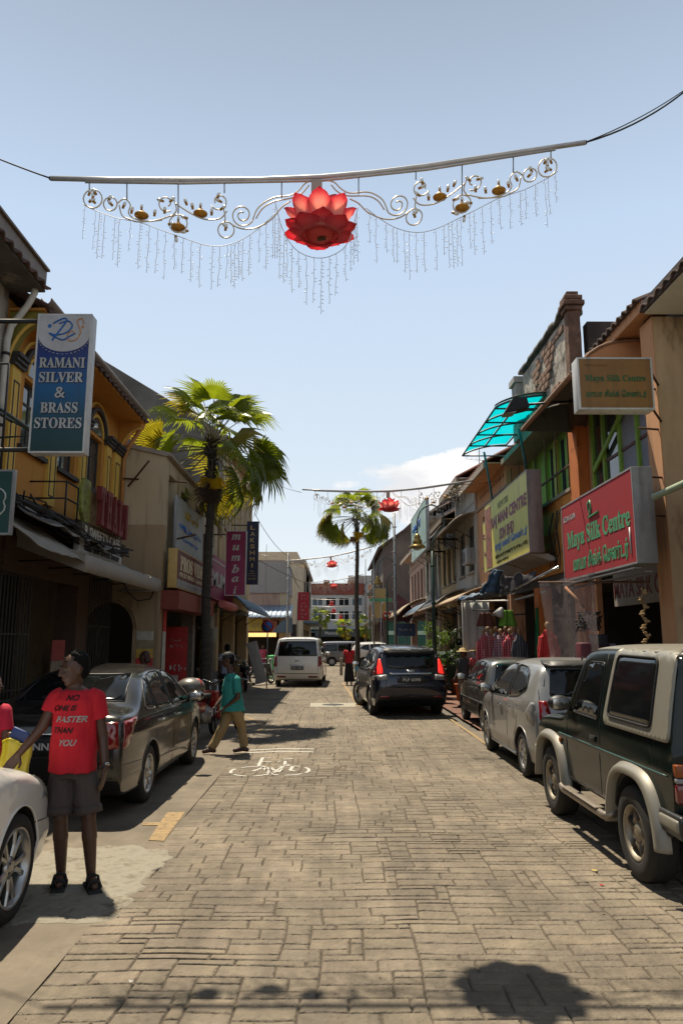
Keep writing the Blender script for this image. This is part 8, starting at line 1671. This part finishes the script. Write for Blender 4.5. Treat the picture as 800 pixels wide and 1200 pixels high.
def motorbike(label, x, y, ang, tank, box=True, group=None, logo=True):
    t = thing('motorcycle', label, 'motorcycle', (x, y, 0), 0, group); d = Vector((math.cos(ang), math.sin(ang), 0)); sd = Vector((-d.y, d.x, 0)); V = lambda a, b, z: Vector((x, y, 0)) + d * a + sd * b + Vector((0, 0, z))
    spoked(t, V(-.62, 0, .29), .25, .045, d); spoked(t, V(.62, 0, .29), .25, .04, d)
    b = lambda mb, nm, m_: mb.build(nm, m_, t)
    b(MB().tube([V(.50, .07, .95), V(.56, .07, .62), V(.62, .07, .29)], .018, 6), 'fork', CHR); b(MB().tube([V(.50, -.07, .95), V(.56, -.07, .62), V(.62, -.07, .29)], .018, 6), 'fork', CHR)
    b(MB().tube([V(.46, 0, .95), V(.1, 0, .5), V(-.1, 0, .38), V(-.62, 0, .32)], .03, 8), 'frame', BLK)
    o = MB(); ring_loft(o, [(V(-.02, 0, .30), .13, .16), (V(-.02, 0, .45), .15, .2), (V(.0, 0, .58), .10, .18)], sd, 14); b(o, 'engine', STL)
    o = MB(); R3 = Matrix((d, sd, Vector((0, 0, 1)))).transposed()
    o.cbox(V(-.28, 0, .79), (.72, .24, .09), R3, ch=.035); b(o, 'seat', BLK)
    o = MB(); o.cbox(V(.36, 0, .60), (.10, .36, .55), R3 @ Matrix.Rotation(-.35, 3, 'Y'), ch=.04); b(o, 'leg_shield', tank)
    o = MB(); o.cbox(V(-.42, 0, .62), (.62, .20, .20), R3 @ Matrix.Rotation(.1, 3, 'Y'), ch=.06); b(o, 'rear_fairing', tank)
    for a, z in ((.62, .56), (-.66, .58)): b(MB().tube([V(a + .27 * math.cos(q), 0, .29 + .29 * math.sin(q)) for q in [R(30 + k * 12) for k in range(11)]], .045, 8), 'mudguard', tank)
    o = MB(); o.tube([V(.40, -.34, 1.02), V(.46, -.18, 1.05), V(.47, 0, .98), V(.46, .18, 1.05), V(.40, .34, 1.02)], .014, 6); b(o, 'handlebar', CHR)
    for q in (-1, 1):
        b(MB().tube([V(.40, q * .34, 1.02), V(.36, q * .42, 1.01)], .02, 8), 'grip', BLK); o = MB(); o.tube([V(.44, q * .22, 1.04), V(.42, q * .3, 1.2)], .006, 5); o.ball(V(.42, q * .31, 1.24), (.03, .05, .035), 8); b(o, 'mirror', BLK)
    b(MB().ball(V(.55, 0, .98), (.07, .09, .08), 10), 'headlamp', CLR); b(MB().ball(V(-.80, 0, .70), (.03, .07, .04), 8), 'tail_lamp', REDL)
    b(MB().tube([V(0, .14, .3), V(-.3, .16, .27), V(-.75, .17, .33)], [.02, .035, .04], 10), 'exhaust', CHR); b(MB().tube([V(-.1, .1, .3), V(-.12, .2, .02)], .01, 5), 'stand', IRON)
    if box:
        o = MB(); o.ball(V(-.72, 0, .98), (.26, .24, .17), 16); bx_ = b(o, 'top_box', mat('grey_box', (.12, .11, .10), .4, coat=.3)); MB().lathe([(0, .012), (.10, .008), (.11, -.03)], 18, Matrix.Translation(V(-.80, -.13, 1.05)) @ Matrix.Rotation(R(55), 4, 'X')).build('red_emblem', RDP, bx_)
    return t
RBK = mat('red_fairing', (.30, .012, .01), .3, coat=.6); BBK = mat('black_fairing', (.015, .015, .017), .3, coat=.5)
motorbike('red and black motorcycle with a grey top box parked behind the teal man', -2.42, 14.0, R(80), RBK)
motorbike('black motorcycle parked before the stalls at the side lane', -3.3, 27.5, R(100), BBK, False); motorbike('second black motorcycle farther into the side lane mouth', -3.0, 31.0, R(60), BBK, False); motorbike('dark red motorcycle under the left arcade beyond the large palm', -3.4, 23.5, R(85), RBK, True)
def bicycle(label, x, y, ang, m_):
    t = thing('bicycle', label, 'bicycle', (x, y, 0)); d = Vector((math.cos(ang), math.sin(ang), 0)); sd = Vector((-d.y, d.x, 0)); V = lambda a, b, z: Vector((x, y, 0)) + d * a + sd * b + Vector((0, 0, z))
    spoked(t, V(-.5, 0, .335), .31, .018, d, spokes=24); spoked(t, V(.52, 0, .335), .31, .018, d, spokes=24)
    for nm, pts, r_ in (('frame_tube', [V(-.05, 0, .3), V(-.2, 0, .8)], .016), ('frame_tube', [V(-.05, 0, .3), V(.38, 0, .78)], .018), ('frame_tube', [V(-.19, 0, .76), V(.36, 0, .84)], .015), ('chain_stay', [V(-.05, 0, .3), V(-.5, 0, .335)], .011), ('seat_stay', [V(-.18, 0, .74), V(-.5, 0, .335)], .009), ('fork', [V(.35, 0, .92), V(.4, 0, .72), V(.52, 0, .335)], .014), ('handlebar', [V(.28, -.28, 1.0), V(.36, -.1, 1.03), V(.36, .1, 1.03), V(.28, .28, 1.0)], .012), ('stem', [V(.35, 0, .9), V(.36, 0, 1.03)], .013), ('seat_post', [V(-.2, 0, .8), V(-.22, 0, .9)], .012)):
        MB().tube(pts, r_, 6).build(nm, m_ if 'frame' in nm or 'stay' in nm or nm == 'fork' else STL, t)
    MB().ball(V(-.24, 0, .93), (.07, .07, .035), 10).cbox(V(-.16, 0, .93), (.14, .05, .03), ch=.01).build('saddle', BLK, t)
    for a in (-.5, .52): MB().tube([V(a + .345 * math.cos(q), 0, .335 + .345 * math.sin(q)) for q in [R(20 + k * 13) for k in range(12)]], .018, 6).build('mudguard', STL, t)
    MB().lathe([(.02, -.004), (.09, -.004), (.09, .004), (.02, .004)], 20, Matrix.Translation(V(-.05, -.03, .3)) @ Matrix.Rotation(PI / 2, 4, 'X')).build('chain_ring', STL, t)
bicycle('bicycle leaning by the motorcycle just behind the teal man', -2.08, 15.0, R(78), mat('blue_grey_frame', (.05, .07, .12), .4))
# signs and bits on the left
t = thing('leaning_panel', 'pale grey panel leaning outside the arcade before the lane stalls', 'panel', (-3.0, 28, 0)); p = P(301, 768, Y=27); MB().cbox(p + Vector((0, 0, -.25)), (.4, .04, 1.5), Matrix.Rotation(-.28, 3, 'Y'), ch=.01).build('panel', mat('pale_panel', (.35, .34, .33), .6), t)
t = thing('lane_bin', 'bright green bin beside the white van at the lane', 'bin', (-3.1, 36, 0)); MB().lathe([(.0, .0), (.26, 0), (.33, .95), (.36, .97), (.36, 1.05), (0, 1.1)], 4, Matrix.Translation((-3.05, 36, 0)) @ Matrix.Rotation(PI / 4, 4, 'Z'), smooth=False).build('bin_body', mat('bright_green', (.02, .32, .08), .5), t)
# the clothes stall on the right
def plaid(name, base, c1, c2, s=16):
    m = bpy.data.materials.new(name); m.use_nodes = True; nt = m.node_tree; b = nt.nodes['Principled BSDF']; b.inputs['Roughness'].default_value = .9; tc = nt.nodes.new('ShaderNodeTexCoord'); sp = nt.nodes.new('ShaderNodeSeparateXYZ'); nt.links.new(tc.outputs['Object'], sp.inputs[0]); prev = None
    for ax, cc, sc in (('X', c1, s), ('Z', c2, s), ('X', c2, s * 2.3)):
        a = nt.nodes.new('ShaderNodeMath'); a.operation = 'MULTIPLY'; a.inputs[1].default_value = sc; nt.links.new(sp.outputs[ax], a.inputs[0]); f = nt.nodes.new('ShaderNodeMath'); f.operation = 'FRACT'; nt.links.new(a.outputs[0], f.inputs[0])
        g = nt.nodes.new('ShaderNodeMath'); g.operation = 'GREATER_THAN'; g.inputs[1].default_value = .62; nt.links.new(f.outputs[0], g.inputs[0]); h = nt.nodes.new('ShaderNodeMath'); h.operation = 'MULTIPLY'; h.inputs[1].default_value = .6; nt.links.new(g.outputs[0], h.inputs[0])
        mx = nt.nodes.new('ShaderNodeMixRGB'); nt.links.new(h.outputs[0], mx.inputs[0]); mx.inputs[2].default_value = cc + (1,)
        if prev: nt.links.new(prev, mx.inputs[1])
        else: mx.inputs[1].default_value = base + (1,)
        prev = mx.outputs[0]
    nt.links.new(prev, b.inputs['Base Color']); return m
RP, BP = plaid('red_plaid', (.42, .06, .06), (.6, .5, .48), (.10, .02, .03)), plaid('dark_plaid', (.03, .03, .045), (.4, .38, .38), (.08, .08, .10)); PP = plaid('pink_plaid', (.34, .15, .15), (.55, .5, .5), (.06, .05, .12)); BP2 = plaid('bright_red_plaid', (.5, .03, .05), (.6, .55, .55), (.25, .02, .03))
HNG = mat('wooden_head_stand', (.36, .22, .11), .6)
def dress(label, px, pyt, pyb, Y, w_, m_, cat='shirt', head_=True, nm='hanging_shirt', group=None, flare=1.15):
    a, b = P(px, pyt, Y=Y), P(px, pyb, Y=Y); h = a.z - b.z; t = thing(nm, label, cat, b, 0, group)
    o = MB(); secs = [(b + Vector((0, 0, 0)), w_ / 2 * flare, .10), (b + Vector((0, 0, h * .4)), w_ / 2 * .95, .10), (b + Vector((0, 0, h * .75)), w_ / 2, .10), (b + Vector((0, 0, h * .9)), w_ / 2 * .85, .08), (b + Vector((0, 0, h)), .05, .04)]
    ring_loft(o, secs, (1, -.2, 0), 18)
    for q in (-1, 1): o.tube([b + Vector((q * w_ * .38, 0, h * .86)), b + Vector((q * w_ * .55, -.02, h * .62)), b + Vector((q * w_ * .58, -.03, h * .36))], [.06, .055, .06], 10)
    blob(o, 'garment', .014, m_, t, 1, .014, (22, 22, 2))
    if head_: MB().ball(b + Vector((0, 0, h + .08)), (.055, .06, .08), 10).tube([b + Vector((0, 0, h - .03)), b + Vector((0, 0, h + .05))], .03, 8).build('head_stand', HNG, t)
    MB().tube([b + Vector((0, .1, h * .9)), (b.x, b.y + .1, .14)], .012, 6).build('stand_pole', STL, t)
    return t
YS = 19.2
for i, (px, m_, lb_) in enumerate(((568, BP2, 'bright red checked shirt at the far end of the shirt row by the white curtain'), (577, RP, 'red and white plaid shirt second from the white curtain'), (588, PP, 'pinkish plaid shirt in the middle of the shirt row'), (599, BP2, 'bright red checked shirt next to the dark checked one'), (610, BP, 'dark blue and white checked shirt at the near end of the shirt row'))):
    dress(lb_, px, 744, 800, YS - .25 * i, .30, m_, group='checked shirts on the clothes stall')
for i, (px, m_, lb_) in enumerate(((573, PP, 'pink plaid shirt in the back row behind the first two shirts'), (583, BP, 'dark plaid shirt in the back row behind the pinkish one'), (594, RP, 'red plaid shirt in the back row under the lime frock'), (605, PP, 'pink plaid shirt in the back row by the dark checked one'))):
    dress(lb_, px, 741, 796, YS + .55 - .2 * i, .30, m_, group='checked shirts on the clothes stall')
dress('long scarlet patterned dress hanging beside the plastic sheet', 644, 738, 800, 14.6, .30, plaid('scarlet_print', (.45, .012, .02), (.5, .1, .08), (.4, .02, .02), 22), 'dress', True, 'hanging_dress', flare=1.5)
for px, py, h, cc, lb_ in ((594, 715, 19, (.14, .30, .03), 'small lime green frock with a red hem hung above the shirts'), (568, 718, 16, (.10, .03, .02), 'small brown garment hung under the blue rolled awning'), (630, 712, 60, (.02, .16, .05), 'long green cloth hanging in the stall opening'), (636, 715, 70, (.01, .02, .10), 'long navy cloth hanging behind the plastic sheet')):
    a = P(px, py, Y=17.0); b = P(px, py + h, Y=17.0); t = thing('hanging_cloth', lb_, 'cloth', a); wd = .11 if h > 30 else .2; MB().grid(lambda u, v: (a.x - wd * (.6 + .5 * v) + 2 * wd * (.6 + .5 * v) * u, a.y + .03 * math.sin(u * 14), a.z + (b.z - a.z) * v), 16, 8, th=.01).build('cloth', cloth('stall_cloth', cc), t)
    MB().tube([(a.x, a.y, a.z), (a.x, a.y, a.z + .25)], .005, 5).build('hook', STL, t)
a = P(590, 702, Y=17); b = P(583, 722, Y=17); t = thing('white_lampshade', 'tilted white cone shaped lamp hanging in the stall', 'lamp', a); MB().lathe([(.03, .22), (.05, .2), (.14, 0), (.13, 0), (.04, .18)], 16, Matrix.Translation(b) @ Matrix.Rotation(.5, 4, 'Y')).build('shade', mat('white_shade', (.5, .48, .45), .6), t)
# white curtain
def curtain(label, X0, Y0_, X1, Y1_, z0, z1, m_, nm='curtain', fold=.04, fr=60, th=.008, skew=0):
    o = MB().grid(lambda u, v: (X0 + (X1 - X0) * u + fold * math.sin(u * fr) * (1.1 - v * .5) + skew * (1 - v) * (1 - u), Y0_ + (Y1_ - Y0_) * u + fold * math.cos(u * fr * .7), z0 + (z1 - z0) * v), 60, 10, th=th).build(nm, m_, None); tag(o, label, 'curtain'); return o
a, b = P(541, 706, Y=20.4), P(562, 706, Y=20.4); curtain('white cloth curtain closing the far side of the clothes stall', a.x, 20.5, b.x + .25, 20.35, .15, a.z, mat('white_cloth', (.42, .40, .38), .85, var=.12, scale=2, bump=.2), fold=.03, fr=30)
t = thing('clothes_frame', 'white pipe frame carrying the clothes stall curtain', 'frame', (a.x, 20.4, 0)); MB().tube([(a.x, 20.3, .12), (a.x, 20.3, a.z + .02), (b.x + .9, 20.3, a.z + .05), (4.7, 16.5, a.z + .05)], .03, 8).build('pipe', M_WPI, t)
MB().tube([(3.75, 20.3, a.z - .22), (4.6, 20.2, a.z - .22)], .015, 6).build('rail', IRON, t); MB().tube([(3.9, 19.3, 2.42), (4.6, 17.9, 2.42)], .02, 6).build('rail', IRON, t)
# blue grey cloth folded over the frame, with a bundle tied above
def crumple(o, amp, fr):
    for v in range(len(o.v)): q = o.v[v]; o.v[v] = q + Vector((noise.noise(q * fr), noise.noise(q * fr + Vector((9, 0, 0))), noise.noise(q * fr + Vector((0, 9, 0))))) * amp
    return o
a, b = P(540, 704, Y=20.2), P(580, 694, Y=18.0)
o = MB().grid(lambda u, v: (a.x + (b.x - a.x) * u - .14 + .32 * v, a.y + (b.y - a.y) * u, a.z + (b.z - a.z) * u - .10 + .20 * math.sin(PI * (.15 + .7 * v)) + .02 * math.sin(u * 22)), 40, 12, th=.02)
tag(crumple(o, .05, 6).build('folded_awning_cloth', mat('blue_grey_tarp', (.13, .18, .25), .7, var=.3, scale=4, bump=.4)), 'blue grey cloth folded over the frame of the clothes stall', 'cloth')
a, b = P(583, 668, Y=17.8), P(572, 694, Y=18.2)
o = MB().grid(lambda u, v: (a.x + (b.x - a.x) * v + (u - .5) * (.22 + .30 * v), a.y + .10 * math.sin(u * 8) + .3 * v, a.z + (b.z - a.z) * v), 24, 16, th=.05)
tag(crumple(o, .06, 7).build('blue_bundle', mat('blue_bundle_cloth', (.05, .10, .17), .8, var=.4, scale=5, bump=.4)), 'blue cloth bundle tied under the big yellow signboard', 'cloth')
a, b = P(586, 676, Y=16.8), P(628, 678, Y=15.6)
o = MB().grid(lambda u, v: (a.x + (b.x - a.x) * u, a.y + (b.y - a.y) * u + .1 * math.sin(u * 11), a.z - .42 * v * (1 - .5 * u) + .03 * math.sin(u * 15)), 30, 10, th=.03)
tag(crumple(o, .06, 5).build('bundled_sheet', mat('dark_sheet', (.04, .035, .04), .8, var=.4, bump=.4)), 'dark sheet slung below the big yellow signboard', 'sheet')
# plastic sheet
PLS = mat('clear_plastic_sheet', (.30, .25, .25), .3, alpha=.42, var=.25, scale=5, bump=.6, bscale=9); a, b = P(631, 684, Y=13.6), P(700, 686, Y=11.2)
o = MB().grid(lambda u, v: (a.x + (b.x - a.x) * u + .04 * math.sin(u * 15 + v * 3) + .20 * (1 - v) * (1 - u) ** 2, a.y + (b.y - a.y) * u + .03 * math.cos(u * 19), .35 + (a.z - .35) * v + (1 - v) * .0), 50, 14).build('plastic_sheet', PLS); tag(o, 'clear plastic sheet hanging behind the silver car under the crimson signboard', 'sheet')
t = thing('sheet_rail', 'long rusty rail and light tubes carrying the plastic sheet', 'rail', a); MB().tube([a + Vector((0, 0, .03)), b + Vector((0, 0, .05)), P(760, 682, Y=10.2)], .018, 6).build('rail', RUST, t); MB().tube([P(662, 688, Y=12.9), P(684, 712, Y=12.6)], .025, 6).build('prop', M_PCB, t)
MB().tube([P(604, 690, Y=15.6), P(655, 664, Y=13.2)], .025, 6).build('light_tube', CHR, t)
o = MB(); cb2 = P(690, 728, Y=11.9); rn = random.Random(5)
for k in range(26): o.tube([cb2 + Vector((rn.uniform(-.2, .2), rn.uniform(-.15, .15), rn.uniform(-.16, .16))) for _ in range(4)], .012, 5)
tag(o.build('cable_tangle', BLK), 'black tangle hung on the orange pier behind the plastic sheet', 'cables')
t = thing('dark_goods', 'stack of dark goods and blue box beside the silk shop door', 'goods', P(705, 765, Y=11.6)); p = P(703, 768, Y=11.8)
for k, (dx, dz, w_, h, cc) in enumerate(((-.2, 0, .3, .5, (.10, .01, .02)), (.12, -.05, .3, .4, (.02, .02, .05)), (-.02, .28, .22, .2, (.02, .02, .03)))): MB().cbox(p + Vector((dx, 0, dz - .05)), (w_, .3, h), ch=.03).build('packet', mat('packet', cc, .6, var=.3), t)
t = thing('shop_notice', 'small navy notice on the orange pier by the silk shop door', 'notice', P(717, 758, X=4.6)); MB().cbox((4.81, 12.9, 1.55), (.02, .28, .38)).build('board', mat('navy_notice', (.01, .012, .05), .5), t)
# dried garland hanging off the striped canopy
o = MB(); p = P(752, 690, Y=9.6); 
for k in range(26): q = p + Vector((.03 * math.sin(k), .02 * math.cos(k * 2), -.03 * k)); o.ball(q, (.018 + .014 * (k % 3), .015, .02), 6)
tag(o.build('dried_garland', mat('dried_flowers', (.32, .20, .09), .9, var=.5, scale=20)), 'dried flower garland dangling before the silk shop name board', 'garland')
o = MB(); p = P(745, 583, Y=10.9); o.grid(lambda u, v: (p.x + .5 * (u - .5), p.y + .1 * math.sin(u * 9), p.z - .28 * math.sin(PI * u) * v + .08 * noise.noise(Vector((u * 8, v * 6, 0)))), 16, 8, th=.02); tag(o.build('sagging_sack', mat('blue_grey_sack', (.10, .12, .15), .7, var=.4, bump=.5)), 'sagging blue grey sheet bundled behind the crimson signboard', 'sheet')
# floodlight on a long arm before the teal canopy
t = thing('floodlight', 'floodlight on a long dark arm in front of the teal canopy', 'light', P(605, 478, Y=12.4)); a = P(603, 478, Y=12.4); MB().tube([P(672, 470, Y=12.4), P(618, 474, Y=12.4)], .022, 6).build('arm', IRON, t)
MB().prism([(a.x - .22, a.z - .13), (a.x - .05, a.z + .16), (a.x + .18, a.z + .13), (a.x + .22, a.z - .02), (a.x - .02, a.z - .08)], 'y', 12.25, 12.55).build('housing', BLK, t); MB().prism([(a.x - .21, a.z - .14), (a.x + .0, a.z - .09), (a.x - .03, a.z - .12)], 'y', 12.27, 12.53).build('lens', CLR, t)
# planters and goods far down the right pavement
for i, (x, y) in enumerate(((3.6, 29.0), (3.6, 31.0), (3.5, 34.0))): t = thing('planter_box', ['squat concrete planter nearest the tall billboard', 'squat concrete planter just beyond the first one', 'squat concrete planter farthest along the pavement'][i], 'planter', (x, y, 0), 0, 'concrete planters on the right pavement'); MB().lathe([(.0, .02), (.35, .02), (.45, .6), (.5, .62), (.5, .7), (.4, .7), (.38, .6), (0, .6)], 8, Matrix.Translation((x, y, 0)), smooth=False).build('tub', CONC, t)
# ice boxes/cartons in the left arcade
for i, (x, y, w_, h, cc, lb_) in enumerate(((-3.7, 16.4, .6, .9, (.30, .27, .22), 'pale carton stack under the red fascia by the sedan roof'), (-3.5, 19.2, .7, .7, (.10, .08, .06), 'brown crate stack beside the large palm trunk'), (-3.4, 21.2, .6, .8, (.22, .2, .18), 'grey crate stack under the magenta fascia'), (-3.5, 25.0, .9, .6, (.15, .07, .05), 'low brown display table in the tan arcade'))):
    t = thing('carton_stack', lb_, 'cartons', (x, y, .14))
    for k in range(3): MB().cbox((x + .03 * (k % 2), y, .14 + h * (k + .5) / 3), (w_ * (1 - .06 * k), .5, h / 3 - .01), Matrix.Rotation(.08 * k, 3, 'Z'), ch=.01).build('carton', mat('carton', cc, .8, var=.25), t)
# dry leaf bits and grit lying on the road
o = MB(); rn = random.Random(12)
for k in range(420):
    x, y = rn.uniform(-3.4, 2.6), 3.8 + 22 * rn.random() ** 1.6; a = rn.uniform(0, 6.3); L_ = rn.uniform(.006, .022) * (1.6 if rn.random() < .1 else 1); c_, s_ = math.cos(a) * L_, math.sin(a) * L_
    o.add([(x, y, .003), (x + c_, y + s_, .008), (x + c_ * .6 - s_ * .5, y + s_ * .6 + c_ * .5, .004)], [(0, 1, 2)])
tag(o.build('leaf_litter', mat('dry_leaf_bits', (.16, .11, .06), .9, var=.6, scale=3), fix=False), 'scattered dry leaf bits and grit over the road', 'litter', kind='stuff')
o = MB()       # hairline cracks in the apron beside the paving
for k in range(7):
    x, y = rn.uniform(-3.2, -1.9), rn.uniform(4.2, 8.5); p = [(x, y)]; d = rn.uniform(0, 6.3)
    for _ in range(12): d += rn.uniform(-.6, .6); p.append((p[-1][0] + .07 * math.cos(d), p[-1][1] + .07 * math.sin(d)))
    ribbon([q for q in p if q[0] < -1.62], .007, .0012, o) if sum(q[0] < -1.62 for q in p) > 3 else None
tag(o.build('apron_cracks', JNT, fix=False), kind='structure')
bpy.data.scenes.remove(WORK)
